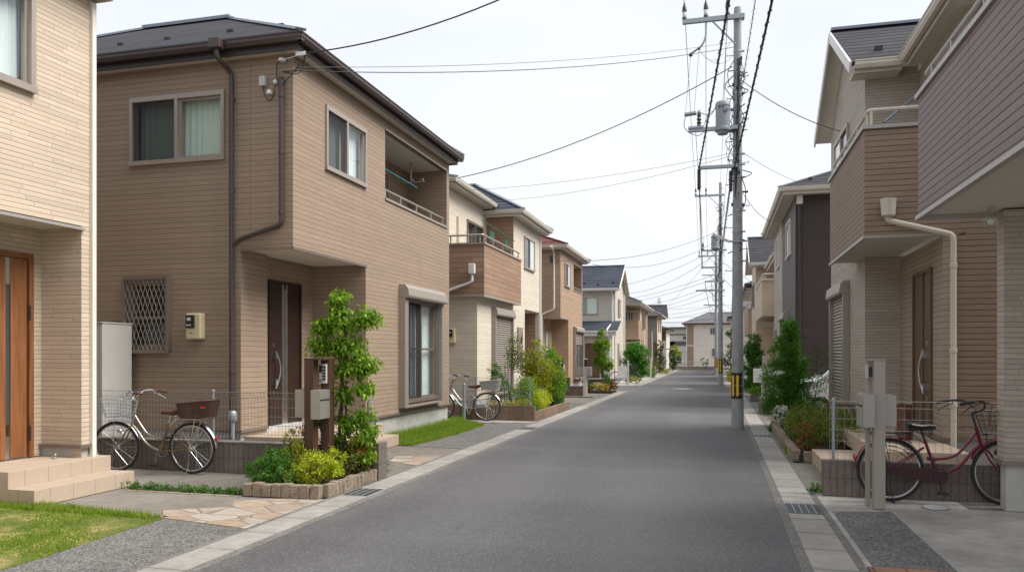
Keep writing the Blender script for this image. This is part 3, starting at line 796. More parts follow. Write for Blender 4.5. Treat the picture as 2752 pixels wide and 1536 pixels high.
def tree(label, base, trunks, blobs, mat, n, size, group=None, bark='bark', name='tree', cat='tree', r0=.025, **kw):
    """trunks: end points relative to the base; every blob is reached by a limb"""
    b = Vector(base); t = thing(name, label, cat, b, group); tr = MB(); allp = []
    for e in trunks:
        allp += limb(tr, b+Vector((rnd.uniform(-.06,.06), rnd.uniform(-.06,.06), -.03)), b+Vector(e), r0, r0*.35)
    W = [(b.x+q[0], b.y+q[1], b.z+q[2]) + tuple(q[3:]) for q in blobs]
    for q in W:
        c = Vector(q[:3]); near = min([p for p in allp if p.z < c.z+.05] or allp, key=lambda p: (p-c).length)
        limb(tr, near, c, r0*.4, r0*.12, .03, 4, 5)
        for k in range(2):
            e = c + Vector((rnd.uniform(-1,1)*q[3], rnd.uniform(-1,1)*q[4], rnd.uniform(-.5,.8)*q[5]))*.7
            limb(tr, c, e, r0*.16, r0*.07, .01, 2, 4)
    tr.build('trunk', M[bark], t, smooth=True)
    leaves('crown', mat, t, W, n, size, **kw)
    return t

def blades(name, mat, region, n, h, zmin=0., label=None, dens=None, lean=.5):
    """grass: region is a function giving n random (x, y) points"""
    P = region(n); n = len(P)
    z = np.full(n, zmin)
    hh = h*(.45+.8*nrs.rand(n)); a = nrs.rand(n)*2*PI; w = .0035+.003*nrs.rand(n)
    dx = np.cos(a); dy = np.sin(a); la = nrs.rand(n)*2*PI; ln = lean*hh*nrs.rand(n)
    b0 = np.stack([P[:,0]-dx*w, P[:,1]-dy*w, z], 1); b1 = np.stack([P[:,0]+dx*w, P[:,1]+dy*w, z], 1)
    t = np.stack([P[:,0]+np.cos(la)*ln, P[:,1]+np.sin(la)*ln, z+hh], 1)
    V = np.stack([b0, b1, t], 1).reshape(-1,3)
    o = np_mesh(name, V, 3, M[mat], None, (float(P[:,0].mean()), float(P[:,1].mean()), zmin))
    o['kind'] = 'stuff'
    if label: o['label'] = label; o['category'] = 'grass'
    return o
def in_poly(poly):
    poly = np.array(poly, float)
    def f(n):
        lo = poly.min(0); hi = poly.max(0); out = []
        tot = 0
        while tot < n:
            p = lo + (hi-lo)*nrs.rand(n,2); c = np.zeros(n, bool); j = len(poly)-1
            for i in range(len(poly)):
                xi, yi = poly[i]; xj, yj = poly[j]
                k = ((yi > p[:,1]) != (yj > p[:,1])) & (p[:,0] < (xj-xi)*(p[:,1]-yi)/(yj-yi+1e-12)+xi)
                c ^= k; j = i
            out.append(p[c]); tot += c.sum()
        return np.concatenate(out)[:n]
    return f

# ------------------------------------------------------------------ fences, posts
def mesh_fence(label, x0, x1, y, z0, z1, posts, pitch=.05, fold=True, mat='wire', end=None):
    """welded mesh panel along x with folded top and bottom, on round posts"""
    t = thing('mesh_fence', label, 'fence', ((x0+x1)/2, y, z0-.02)); mb = MB(); r = .0022
    n = int(round((x1-x0)/pitch)); H = z1-z0; d = .028
    for i in range(n+1):
        x = x0 + (x1-x0)*i/n
        mb.tube([(x, y-.01, z1-.015), (x, y-d, z1), (x, y-d*1.1, z1-.03), (x, y, z1-.075), (x, y, z0+.075), (x, y-d, z0+.03), (x, y-d*.6, z0)], r, 4, False)
    zs = [z1-.075, z0+.075, z1-.0, z0] + [z0+.075+(H-.15)*k/4 for k in (1,2,3)]
    for z in zs: mb.tube([(x0, y-(d if z in (z1, z0) else .003), z), (x1, y-(d if z in (z1, z0) else .003), z)], r*1.15, 4)
    mb.build('mesh_panel', M[mat], t)
    for px in posts:
        p = MB(); p.tube([(px, y+.022, z0-.3), (px, y+.022, z1+.01)], .017, 10); p.lathe([(.018,0),(.021,.004),(.018,.02),(.006,.026)], (px, y+.022, z1+.008), 10)
        p.build('post', M['steel'], t, smooth=True)
    return t
def stone_row(label, pts, w, h, d, group, cat='edging', name='edging_stone', mat='stone', jit=.02, labels=None):
    """tumbled edging stones, one object each, along a poly line"""
    k = 0; last = None
    for i in range(len(pts)-1):
        a = Vector((*pts[i], 0)); b = Vector((*pts[i+1], 0)); L = (b-a).length; n = max(1, round(L/w)); e = (b-a).normalized()
        for q in range(n):
            c = a + (b-a)*((q+.5)/n); hh = h*(1+rnd.uniform(-.06,.06)); ww = L/n*.49; s = Vector((-e.y, e.x, 0))
            mb = MB(); pr = []
            for (u, v) in ((-1,-1),(1,-1),(1,1),(-1,1)):
                pr.append(c + e*u*ww*(1+rnd.uniform(-.06,.02)) + s*v*d/2*(1+rnd.uniform(-.1,.1)))
            mb.prism(pr, (rnd.uniform(-.008,.008), rnd.uniform(-.008,.008), hh))
            o = mb.build(name, M[mat], bevel=.011)
            tag(o, labels(k, n, i) if labels else label, cat, group); k += 1
# ------------------------------------------------------------------ bicycles
def wire_basket(mb, c, top, bot, h, r=.0022, nx=9, rows=5, axis=0, rim=.004):
    """open wire basket: top/bot are (length x, width y) half sizes, c is the centre of the floor"""
    c = Vector(c)
    def loop(t, k=1.):
        a = (bot[0]+(top[0]-bot[0])*t)*k; b = (bot[1]+(top[1]-bot[1])*t)*k; q = []
        for i in range(20):
            g = 2*PI*i/20; sx = abs(math.cos(g))**.45*math.copysign(1, math.cos(g)); sy = abs(math.sin(g))**.45*math.copysign(1, math.sin(g))
            q.append(c + Vector((a*sx, b*sy, h*t)))
        return q
    for i in range(rows+1):
        L = loop(i/rows); mb.tube(L+[L[0]], rim if i == rows else r, 5 if i == rows else 4, False)
    T = loop(1); Bm = loop(0)
    for i in range(20): mb.tube([Bm[i], T[i]], r, 4, False)
    for i in range(1, 6):
        x = -bot[0]+2*bot[0]*i/6; mb.tube([c+Vector((x,-bot[1]*.92,0)), c+Vector((x,bot[1]*.92,0))], r, 4, False)
    for i in range(1, 5):
        y = -bot[1]+2*bot[1]*i/5; mb.tube([c+Vector((-bot[0]*.95,y,0)), c+Vector((bot[0]*.95,y,0))], r, 4, False)
def woven_basket(mb, c, top, bot, h, rake=0.):
    """solid woven side walls with a rim and ribs"""
    c = Vector(c); n = 28; rows = 9; vs = []
    def pt(t, i, k=1.):
        a = (bot[0]+(top[0]-bot[0])*t)*k; b = (bot[1]+(top[1]-bot[1])*t)*k; g = 2*PI*i/n
        sx = abs(math.cos(g))**.4*math.copysign(1, math.cos(g)); sy = abs(math.sin(g))**.4*math.copysign(1, math.sin(g))
        return c + Vector((a*sx, b*sy, h*t + rake*sx*t))
    for j in range(rows):
        for i in range(n):
            k = 1 + (.012 if (i+j) % 2 else -.004)
            mb.quad(pt(j/rows, i, k), pt(j/rows, i+1, k), pt((j+.86)/rows, i+1, k), pt((j+.86)/rows, i, k))
    for i in range(n): mb.tube([pt(0, i), pt(1, i)], .005, 4, False)
    L = [pt(1, i) for i in range(n)]; mb.tube(L+[L[0]], .011, 6, False)
    L = [pt(0, i) for i in range(n)]; mb.tube(L+[L[0]], .008, 6, False); mb.poly(L)

def bicycle(label, loc, rz, P, group=None, lean=0.):
    """step-through city bicycle, +x forward, rear axle above the origin"""
    R = .335; A = 1.10; F_ = M[P['frame']]; F2 = M[P.get('frame2', P['frame'])]; bright = M[P.get('bright', 'chrome')]
    t = thing('bicycle', label, 'bicycle', loc, group, rz); t.rotation_euler = (lean, 0, rz)
    hd0 = Vector((.875,0,.60)); hd1 = Vector((.825,0,.80)); axd = (hd1-hd0).normalized()
    St = Matrix.Translation(hd0) @ Matrix.Rotation(P.get('steer', 0.), 4, axd) @ Matrix.Translation(-hd0)
    I = Matrix.Identity(4)
    def wheel(cx, Mx):
        s = MB(); c = Vector((cx,0,R))
        s.tube([c+Vector((0,-.045,0)), c+Vector((0,.045,0))], .016, 10); s.tube([c+Vector((0,-.06,0)), c+Vector((0,.06,0))], .006, 6)
        for sg in (-1,1): s.tube([c+Vector((0,sg*.03,0)), c+Vector((0,sg*.034,0))], .028, 12)
        for k in range(32):
            a = 2*PI*k/32; o = a + (.9 if k % 4 < 2 else -.9); sg = 1 if k % 2 else -1
            s.tube([c+Vector((.026*math.cos(o), sg*.032, .026*math.sin(o))), c+Vector(((R-.032)*math.cos(a), 0, (R-.032)*math.sin(a)))], .0012, 4, False)
        w = s.xf(Mx).build('wheel', bright, t, local=True)
        q = MB(); q.ring(c, R-.020, .020, 44, 8); q.xf(Mx).build('tyre', M['tyre'], w, local=True, smooth=True)
        q = MB(); q.ring(c, R-.045, .008, 44, 6); q.ring(c, R-.040, .008, 44, 6); q.xf(Mx).build('rim', M[P.get('rim','alu')], w, local=True, smooth=True)
    wheel(0, I); wheel(A, St)
    bb = Vector((.46,0,.285)); st = Vector((.335,0,.66))
    f = MB()
    f.tube([bb, st], .0155, 10); f.tube([bb+Vector((0,-.035,0)), bb+Vector((0,.035,0))], .022, 10)
    for sg in (-1,1):
        f.tube([Vector((0,sg*.055,R)), Vector((.22,sg*.05,.31)), bb+Vector((-.02,sg*.025,0))], .009, 8)
        f.tube([Vector((0,sg*.055,R)), st+Vector((-.005,sg*.022,-.08))], .007, 8)
    f.build('rear_frame', F2, t, local=True, smooth=True)
    f = MB(); f.tube([hd0, hd1], .019, 10)
    f.tube(bend([hd0+Vector((0,0,.03)), Vector((.80,0,.56)), Vector((.66,0,.37)), bb], .14, 6), .0165, 10)
    f.tube(bend([hd1-Vector((-.005,0,.05)), Vector((.77,0,.66)), Vector((.63,0,.48)), Vector((.405,0,.45))], .16, 6), .013, 10)
    f.build('front_frame', F_, t, local=True, smooth=True)
    f = MB()
    for sg in (-1,1): f.tube(bend([hd0+Vector((.004,sg*.03,-.01)), Vector((.93,sg*.045,.55)), Vector((1.0,sg*.05,.42)), Vector((A,sg*.05,R))], .1, 5), [.012]*0 or .010, 8)
    f.bar(hd0+Vector((.004,-.045,0)), hd0+Vector((.004,.045,0)), .03, .03)
    f.xf(St).build('fork', F2, t, local=True, smooth=True)
    # mudguards
    for (cx, a0, a1, Mx) in ((0, .02, 2.2, I), (A, 1.25, 2.75, St)):
        g = MB(); n = 26; vs = []
        for i in range(n+1):
            a = a0+(a1-a0)*i/n
            if cx == 0: a = PI - a
            for (y, dr) in ((-.024,-.004), (-.013,.006), (0,.009), (.013,.006), (.024,-.004)):
                rr = R+.016+dr; vs.append((cx+rr*math.cos(a), y, R+rr*math.sin(a)))
        g.add(vs, [(i*5+j, i*5+j+1, i*5+j+6, i*5+j+5) for i in range(n) for j in range(4)])
        g.xf(Mx).build('mudguard', M[P.get('guard','chrome')], t, local=True, smooth=True)
    # seat
    s = MB(); s.tube([st, st+Vector((-.045,0,.135))], .012, 8); s.build('seat_post', bright, t, local=True)
    sx, sz = st.x-.05, st.z+.14; vs = []; prof = ((.155,.018,.030,.0),(.10,.030,.034,.004),(.02,.05,.036,.002),(-.05,.088,.046,.012),(-.095,.098,.05,.022),(-.125,.075,.04,.024))
    for (x, w, h, up) in prof:
        for k in range(12):
            a = 2*PI*k/12; q = math.sin(a)
            vs.append((sx+x, w*math.cos(a), sz+up+(h*.6*q if q > 0 else h*q*1.1)))
    s = MB(); s.add(vs, [(i*12+k, i*12+(k+1)%12, (i+1)*12+(k+1)%12, (i+1)*12+k) for i in range(5) for k in range(12)] + [tuple(range(12)), tuple(range(71,59,-1))])
    sd = s.build('saddle', M[P['saddle']], t, local=True, smooth=True)
    s = MB()
    for sg in (-1,1): s.ring((sx-.08, sg*.045, sz-.045), .022, .004, 14, 5, 'z')
    s.tube([(sx+.11,0,sz-.03),(sx-.09,.04,sz-.055)], .004, 5); s.tube([(sx+.11,0,sz-.03),(sx-.09,-.04,sz-.055)], .004, 5)
    s.build('saddle_spring', bright, sd, local=True)
    # handlebar
    h = MB(); top = hd1 + axd*.15; h.tube([hd1, top], .012, 8)
    cl = top + Vector((.045,0,.012)); h.tube([top, cl], .013, 8)
    for sg in (-1,1):
        h.tube(bend([cl, cl+Vector((.03,sg*.10,.03)), cl+Vector((-.02,sg*.20,.115)), cl+Vector((-.11,sg*.255,.115)), cl+Vector((-.27,sg*.275,.085))], .08, 5), .0105, 8)
    hb = h.xf(St).build('handlebar', M[P.get('bar','chrome')], t, local=True, smooth=True)
    for sg in (-1,1):
        g = MB(); a = cl+Vector((-.16,sg*.262,.105)); b = cl+Vector((-.285,sg*.277,.083)); g.tube([a, a.lerp(b,.5)+Vector((0,0,.002)), b], [.015,.0165,.0165], 10)
        g.xf(St).build('grip', M[P['grip']], hb, local=True, smooth=True)
        g = MB(); g.tube(bend([cl+Vector((-.125,sg*.25,.10)), cl+Vector((-.12,sg*.25,.075)), cl+Vector((-.19,sg*.262,.055)), cl+Vector((-.265,sg*.285,.0))], .03, 4), [.006]*0 or .0055, 6)
        g.xf(St).build('brake_lever', bright, hb, local=True, smooth=True)
    g = MB()
    for sg in (-1,1):
        g.tube(bend([cl+Vector((-.10,sg*.245,.10)), cl+Vector((.09,sg*.16,.10)), cl+Vector((.10,sg*.03,-.10)), hd0+Vector((.05,0,.02))], .1, 5), .0028, 5)
    g.xf(St).build('brake_cable', M['black_plastic' if P.get('dark') else 'alu'], hb, local=True, smooth=True)
    # front basket
    b = MB(); wire_basket(b, (1.055,0,.735), (.185,.21), (.13,.15), .235, r=.0024); b.tube([(1.0,0,.735),(.88,0,.72)], .008, 6)
    for sg in (-1,1): b.tube([(1.06,sg*.10,.735),(A,sg*.055,R)], .0035, 5)
    b.xf(St).build('front_basket', M[P['basket']], t, local=True)
    # rear rack, lock, basket
    k = MB()
    for y in (-.06,-.02,.02,.06): k.tube([(.21,y*.8,.72),(-.22,y,.725)], .005, 6)
    for x in (.1,-.05,-.21): k.tube([(x,-.065,.722),(x,.065,.722)], .005, 6)
    k.tube([(.21,0,.72),(.33,0,.62)], .006, 6)
    for sg in (-1,1): k.tube([(-.08,sg*.06,.72),(0,sg*.068,R)], .005, 6); k.tube([(-.18,sg*.06,.72),(0,sg*.068,R)], .004, 6)
    k.build('rear_rack', M[P.get('rack','chrome')], t, local=True, smooth=True)
    if P.get('rear') == 'woven':
        b = MB(); woven_basket(b, (-.09,0,.735), (.245,.17), (.20,.14), .205, -.025); b.build('rear_basket', M[P['rear_mat']], t, local=True)
        if P.get('tag'):
            b = MB(); b.box(-.31,-.25,.172,.180,.885,.905) if False else b.box(-.30,-.235,P['tag']*.176,P['tag']*.183,.868,.892); b.build('basket_tag', M['red_refl'], t, local=True)
    if P.get('skirt'):
        b = MB()
        for sg in (-1,1):
            for i in range(9):
                a = .35+i*.16; b.tube([(.19*math.cos(a)*1.0, sg*.045, R+.10+.19*math.sin(a)), (.33*math.cos(a), sg*.042, R+.33*math.sin(a))], .003, 4)
            for q in (.62,.75,.88,1.): b.tube([(R*q*math.cos(.35+i*.11), sg*.044, R+R*q*math.sin(.35+i*.11)) for i in range(13)], .003, 4)
        b.build('skirt_guard', M['black_plastic'], t, local=True)
    # crank, pedals, chain guard
    c = MB(); ca = P.get('crank', -1.5); d = Vector((math.cos(ca),0,math.sin(ca)))
    for sg in (-1,1):
        e = bb + Vector((0,sg*.06,0)) + d*(.165*(1 if sg == P.get('side', 1) else -1)); c.bar(bb+Vector((0,sg*.06,0)), e, .012, .024, (0,1,0))
        c.tube([e, e+Vector((0,sg*.03,0))], .006, 6)
    cr = c.build('crank', bright, t, local=True)
    for sg in (-1,1):
        e = bb + Vector((0,sg*.115,0)) + d*(.165*(1 if sg == P.get('side', 1) else -1)); q = MB(); q.box(e.x-.045,e.x+.045,e.y-.04,e.y+.04,e.z-.014,e.z+.014); q.build('pedal', M['black_rubber'], cr, local=True, bevel=.005)
    g = MB(); ys = -.05; n = 14
    if P.get('full_case'):
        pts = [(bb.x+.085*math.cos(-PI/2+PI*i/n), bb.z+.085*math.sin(-PI/2+PI*i/n)) for i in range(n+1)] + [(.0, R+.040), (-.04, R+.025), (-.04, R-.02), (.0, R-.04)]
        inner = [(bb.x-.08, bb.z+.03), (.12, R+.012), (.12, R-.025), (bb.x-.08, bb.z-.03)]
        g.prism([(x, ys-.012, z) for x, z in pts], (0,.022,0)); g.ring((bb.x, ys-.014, bb.z), .06, .005, 24, 5)
    else:
        pts = [(bb.x+.085*math.cos(-.3+2.2*i/n), bb.z+.085*math.sin(-.3+2.2*i/n)) for i in range(n+1)] + [(.05, R+.06), (.05, R+.02)]
        g.prism([(x, ys-.008, z) for x, z in pts], (0,.016,0))
    g.build('chain_guard', M[P.get('case','black_plastic')], t, local=True, smooth=False)
    g = MB(); g.ring((bb.x, -.045, bb.z), .075, .004, 24, 5); g.build('chainring', M['alu'], cr, local=True)
    # kick stand, dynamo lamp, reflector
    k = MB(); sg = P.get('side', 1)
    for q in (-1,1): k.tube(bend([(-.005,q*.075,R), (-.02,q*.085,.17), (-.09 if P.get('up') else .015,q*.12,.006)], .04), .006, 6)
    k.tube([(.015 if not P.get('up') else -.09,-.12,.008),(.015 if not P.get('up') else -.09,.12,.008)], .006, 6)
    k.build('kickstand', M[P.get('stand','chrome')], t, local=True, smooth=True)
    l = MB(); l.sphere((1.0, sg*.07, .55), .03, 10, 6, (1.2,1,1)); l.tube([(1.0,sg*.07,.55),(.97,sg*.045,.52)], .005, 6); l.xf(St).build('headlamp', bright, t, local=True, smooth=True)
    r = MB(); r.box(-R-.028,-R-.010,-.02,.02,R+.10,R+.16); r.build('reflector', M['red_refl'], t, local=True, bevel=.006)
    return t

def far_bicycle(label, loc, rz, paint, group):
    t = thing('bicycle', label, 'bicycle', loc, group, rz); R = .33
    for cx in (0, 1.08):
        w = MB(); w.ring((cx,0,R), R-.02, .02, 20, 5); w.build('wheel', M['tyre'], t, local=True)
        s = MB(); s.ring((cx,0,R), R-.045, .010, 20, 4)
        for k in range(10): s.tube([(cx,0,R),(cx+.29*math.cos(k*PI/5),0,R+.29*math.sin(k*PI/5))], .003, 3, False)
        s.build('rim', M['alu'], t, local=True)
    f = MB(); bb = (.45,0,.29)
    f.tube([(0,0,R), bb, (.33,0,.7), (0,0,R)], .014, 5); f.tube([bb, (.7,0,.45), (.84,0,.72), (.88,0,.6), (1.08,0,R)], .016, 5)
    f.tube([(.84,0,.72),(.81,0,.95)], .012, 5); f.tube([(.62,-.27,1.0),(.80,-.2,1.02),(.85,0,.95),(.80,.2,1.02),(.62,.27,1.0)], .012, 5); f.build('frame', M[paint], t, local=True)
    s = MB(); s.sphere((.29,0,.82), .11, 8, 5, (1.2,.8,.3)); s.build('saddle', M['black_plastic'], t, local=True)
    b = MB(); wire_basket(b, (1.03,0,.74), (.16,.19), (.12,.14), .21, r=.004); b.build('front_basket', M['black_plastic'], t, local=True)
    return t
# ------------------------------------------------------------------ camera, sky, sun
cd = bpy.data.cameras.new('camera'); cam = bpy.data.objects.new('camera', cd); COL.objects.link(cam)
cam.location = (0, 0, 1.55); cam.rotation_euler = (math.radians(90), 0, math.radians(14.793))
cd.lens = 27.392; cd.sensor_width = 36; cd.shift_y = .06686; cd.clip_end = 3000; cd.clip_start = .05
scene.camera = cam
W = bpy.data.worlds.new('World'); scene.world = W; W.use_nodes = True
nt = W.node_tree; nt.nodes.clear()
wo = nt.nodes.new('ShaderNodeOutputWorld'); bg = nt.nodes.new('ShaderNodeBackground'); sky = nt.nodes.new('ShaderNodeTexSky')
SUN_EL, SUN_AZ = math.radians(51), math.radians(84)      # azimuth from +y towards +x
sky.sky_type = 'NISHITA'; sky.sun_disc = False; sky.sun_elevation = SUN_EL; sky.sun_rotation = SUN_AZ; sky.dust_density = 3.; sky.air_density = 1.
tc = nt.nodes.new('ShaderNodeTexCoord'); mp = nt.nodes.new('ShaderNodeMapping'); mp.inputs[3].default_value = (1, 1, 2.6)
cn = nt.nodes.new('ShaderNodeTexNoise'); cn.inputs['Scale'].default_value = 1.6; cn.inputs['Detail'].default_value = 5
rp = nt.nodes.new('ShaderNodeValToRGB'); rp.color_ramp.elements[0].position = .3; rp.color_ramp.elements[0].color = (4.15, 4.42, 4.85, 1)
rp.color_ramp.elements[1].position = .72; rp.color_ramp.elements[1].color = (4.95, 5.05, 5.2, 1)
mx = nt.nodes.new('ShaderNodeMix'); mx.data_type = 'RGBA'; mx.inputs[0].default_value = .93
nt.links.new(tc.outputs['Generated'], mp.inputs[0]); nt.links.new(mp.outputs[0], cn.inputs['Vector']); nt.links.new(cn.outputs['Fac'], rp.inputs[0])
nt.links.new(sky.outputs[0], mx.inputs[6]); nt.links.new(rp.outputs[0], mx.inputs[7]); nt.links.new(mx.outputs[2], bg.inputs[0])
bg.inputs[1].default_value = .10; nt.links.new(bg.outputs[0], wo.inputs[0])
sl = bpy.data.lights.new('sun', 'SUN'); sl.energy = 2.55; sl.angle = math.radians(40); sl.color = (1., .955, .89)
so = bpy.data.objects.new('sun', sl); COL.objects.link(so)
sd = Vector((math.sin(SUN_AZ)*math.cos(SUN_EL), math.cos(SUN_AZ)*math.cos(SUN_EL), math.sin(SUN_EL)))
so.rotation_euler = sd.to_track_quat('Z', 'Y').to_euler(); so.location = (20, 10, 40)
vs_ = scene.view_settings; vs_.view_transform = 'Standard'; vs_.look = 'None'; vs_.gamma = 1.; vs_.exposure = 1.08; vs_.use_curve_mapping = False
cy = scene.cycles; cy.max_bounces = 6; cy.diffuse_bounces = 4; cy.transparent_max_bounces = 16; cy.transmission_bounces = 4; cy.glossy_bounces = 3

# ------------------------------------------------------------------ ground
def sheet(name, pts, z, mat, label=None):
    mb = MB(); mb.poly([(x, y, z) for x, y in pts])
    if z > -.02:
        for i in range(len(pts)): (xa, ya), (xb, yb) = pts[i], pts[(i+1) % len(pts)]; mb.quad((xa,ya,-.035), (xb,yb,-.035), (xb,yb,z), (xa,ya,z))
    return struct(name, mb, M[mat], label)
sheet('ground', [(-160,-60),(160,-60),(160,260),(-160,260)], -.030, 'ground')
mb = MB(); mb.poly([(-3.60,-8,0),(.58,-8,0),(.58,32.6,0),(-3.60,32.6,0)]); mb.poly([(-16,33.0,0),(-3.6,32.6,0),(.58,32.6,0),(14,33.,0),(14,38.9,0),(.28,38.9,0),(-3.6,38.9,0),(-16,38.9,0)])
mb.poly([(-3.6,38.9,0),(.28,38.9,0),(.28,78.6,0),(-3.6,78.6,0)]); road = struct('road', mb, M['asphalt'])
for nm, s, e0 in (('left', -1, -3.6), ('right', 1, .58)):
    for k, (ya, yb, e) in enumerate(((-8, 32.6, e0), (39.0, 78.6, e0 if s < 0 else .28))):
        g = MB(); a, b = e+s*.085, e+s*.40; g.box(min(a,b), max(a,b), ya, yb, -.03, .008); struct('gutter', g, M['gutter_conc'])
        c = MB(); c.box(min(e,a), max(e,a)-.0 if s < 0 else a, ya, yb, -.03, .004); d = e+s*.405; q = e+s*.47; c.box(min(d,q), max(d,q), ya, yb, -.03, .003); struct('kerb', c, M['curb_conc'])
mb = MB(); mb.box(-12,-3.6,32.75,33.0,-.03,.010); mb.box(-12,-3.61,38.75,39.0,-.03,.010); mb.box(.59,12,32.7,32.95,-.03,.010); mb.box(.31,12,38.85,39.1,-.03,.010); struct('kerb', mb, M['gutter_conc'])
mb = MB(); mb.poly([(-2.1+1.06*t, 36.06-.22*t+   .34*math.sin(PI*t), .006) for t in [i/8 for i in range(9)]] + [(-1.04-1.06*t, 35.84+.22*t-.12*math.sin(PI*t), .006) for t in [i/8 for i in range(9)]]); struct('road_marking', mb, M['paint_white'])
# forecourts, left
sheet('forecourt', [(-4.075,6.2),(-9.5,6.2),(-9.5,8.95),(-4.075,8.95)], -.006, 'conc')
sheet('path', [(-4.075,2.),(-4.075,6.12),(-5.3,6.33),(-5.3,2.)], -.004, 'agg')
sheet('flagstone_paving', [(-4.075,6.12),(-5.10,6.32),(-5.35,6.62),(-4.80,6.95),(-4.98,7.28),(-4.52,7.50),(-4.075,7.56)], .001, 'flag')
sheet('flagstone_edge', [(-5.12,6.34),(-6.7,6.42),(-6.7,6.485),(-5.1,6.40)], .001, 'flag'); sheet('flagstone_edge', [(-5.05,7.47),(-6.6,7.49),(-6.6,7.54),(-5.05,7.52)], .001, 'flag')
sheet('lawn', [(-4.95,2.),(-4.99,4.4),(-5.08,6.30),(-5.83,6.38),(-6.70,6.50),(-7.22,6.5),(-7.22,2.)], .004, 'lawnbase')
sheet('forecourt', [(-4.075,9.1),(-5.3,9.1),(-5.3,12.35),(-4.075,12.2)], -.005, 'conc')
sheet('flagstone_paving', [(-4.08,10.2),(-4.62,10.5),(-4.75,11.05),(-4.08,11.2)], .001, 'flag')
sheet('path', [(-4.075,12.25),(-5.1,12.36),(-5.05,14.5),(-4.9,17.1),(-4.075,17.2)], -.004, 'agg')
sheet('lawn', [(-5.82,12.46),(-5.32,12.44),(-5.02,12.38),(-4.92,13.7),(-4.90,15.),(-4.96,16.4),(-5.5,17.0),(-5.82,17.1)], .003, 'lawnbase')
sheet('forecourt', [(-4.075,17.2),(-8.5,17.05),(-8.5,19.1),(-4.075,17.72)], -.005, 'conc_pale')
sheet('flagstone_paving', [(-4.08,17.18),(-4.9,17.12),(-5.1,17.3),(-4.08,17.5)], .001, 'flag')
sheet('forecourt', [(-4.075,22.15),(-6.,22.15),(-6.,31.),(-4.075,31.)], -.005, 'agg')
sheet('forecourt', [(-4.075,24.9),(-5.4,24.9),(-5.4,27.9),(-4.075,27.9)], .000, 'conc')
sheet('forecourt', [(-4.07,39.05),(-5.8,39.05),(-5.8,78),(-4.07,78)], -.005, 'conc_pale')
# forecourts, right
sheet('forecourt', [(1.055,6.2),(5.5,6.2),(5.5,9.3),(1.055,9.3)], -.006, 'conc_pale')
sheet('path', [(1.10,6.2),(1.66,6.2),(1.66,8.42),(1.10,8.28)], -.001, 'agg')
mb = MB(); mb.box(1.06,4.,5.95,6.18,-.03,.003); struct('brick_edging', mb, M['brick_red'])
sheet('gravel', [(2.45,8.75),(3.2,8.75),(3.2,9.5),(2.45,9.5)], .001, 'ground')
sheet('forecourt', [(1.055,9.3),(2.85,9.3),(2.85,11.9),(1.055,11.9)], -.005, 'conc')
sheet('forecourt', [(1.055,17.3),(2.3,17.3),(4.,22.9),(4.,33),(1.055,33)], -.006, 'conc')

# ------------------------------------------------------------------ house with the wooden door (nearest, left)
hm = thing('house', 'cream split-stone house with an orange wooden front door, nearest on the left', 'house', (-7.2, 7.7, 0))
E = Face('E', -7.2); mb = MB()
win = (5.15, 6.84, 4.40, 5.50)
E.wall(mb, 1.0, 7.69,   .46, 5.82, [win, (3.2, 7.53, -.5, 3.03)], .12)
Face('N', 7.69).wall(mb, -14, -7.2, .46, 5.82); Face('S', 1.0).wall(mb, -14, -7.2, .46, 5.82)
mb.build('wall', M['cream_stone'], hm)
mb = MB(); Face('S', 7.53).wall(mb, -7.785, -7.32, .46, 3.03); Face('E', -7.78).wall(mb, 3.2, 7.53, .36, 3.03, [(6.2, 7.40, .36, 2.72)]); Face('N', 3.2).wall(mb, -7.78, -7.2, .46, 3.03)
mb.build('porch_wall', M['cream_stone'], hm)
mb = MB(); mb.box(-7.77,-7.2,3.2,7.53,3.032,3.05); mb.build('porch_ceiling', M['soffit'], hm)
mb = MB(); mb.box(-7.205,-7.165,3.1,7.55,3.0,3.035); mb.build('soffit_trim', M['trim_grey'], hm)
mb = MB(); mb.lathe([(.085,0),(.09,.008),(.075,.014)], (-7.45, 6.45, 3.018), 20); mb.build('porch_light', M['trim_grey'], hm)
mb = MB(); mb.box(-7.203,-7.16,7.655,7.715,.0,5.72); mb.build('corner_trim', M['trim_white'], hm)
[MB().box(*q).build('foundation', M['found'], hm) for q in ((-14,-7.80,1,7.66,0,.46), (-7.795,-7.225,7.535,7.66,0,.46), (-7.795,-7.225,1,3.19,0,.46))]
[MB().box(*q).build('flashing', M['champagne_dark'], hm) for q in ((-7.24,-7.17,7.53,7.654,.455,.495), (-7.24,-7.17,1,3.2,.455,.495), (-7.79,-7.17,7.49,7.529,.455,.495))]
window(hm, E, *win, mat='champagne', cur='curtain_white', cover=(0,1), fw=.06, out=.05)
d = MB(); Fd = Face('E', -7.78); Fd.box(d, 6.2, 7.40, -.05, .03, 2.66, 2.72); Fd.box(d, 7.34, 7.40, -.05, .03, .36, 2.66); Fd.box(d, 6.2, 6.26, -.05, .03, .36, 2.66)
dr = d.build('door', M['door_wood'], hm)
q = MB(); Fd.box(q, 7.11, 7.325, -.04, .005, .37, 2.65); Fd.box(q, 6.9, 7.045, -.04, .005, .37, 2.65); Fd.box(q, 6.265, 6.9, -.04, .003, .37, 2.65); q.build('door_leaf', M['door_wood'], dr)
q = MB(); Fd.box(q, 7.045, 7.11, -.04, -.008, .75, 2.35); q.build('glass_slit', M['glass_dark'], dr)
[Fd.box(MB(), 7.045, 7.11, -.04, -.004, za, zb).build('steel_plate', M['alu'], dr) for za, zb in ((2.35,2.65),(.37,.62))]
[MB().box(-7.752, -7.742, 7.33, 7.352, z, z+.17).build('hinge', M['black_plastic'], dr) for z in (.55, 1.95)]
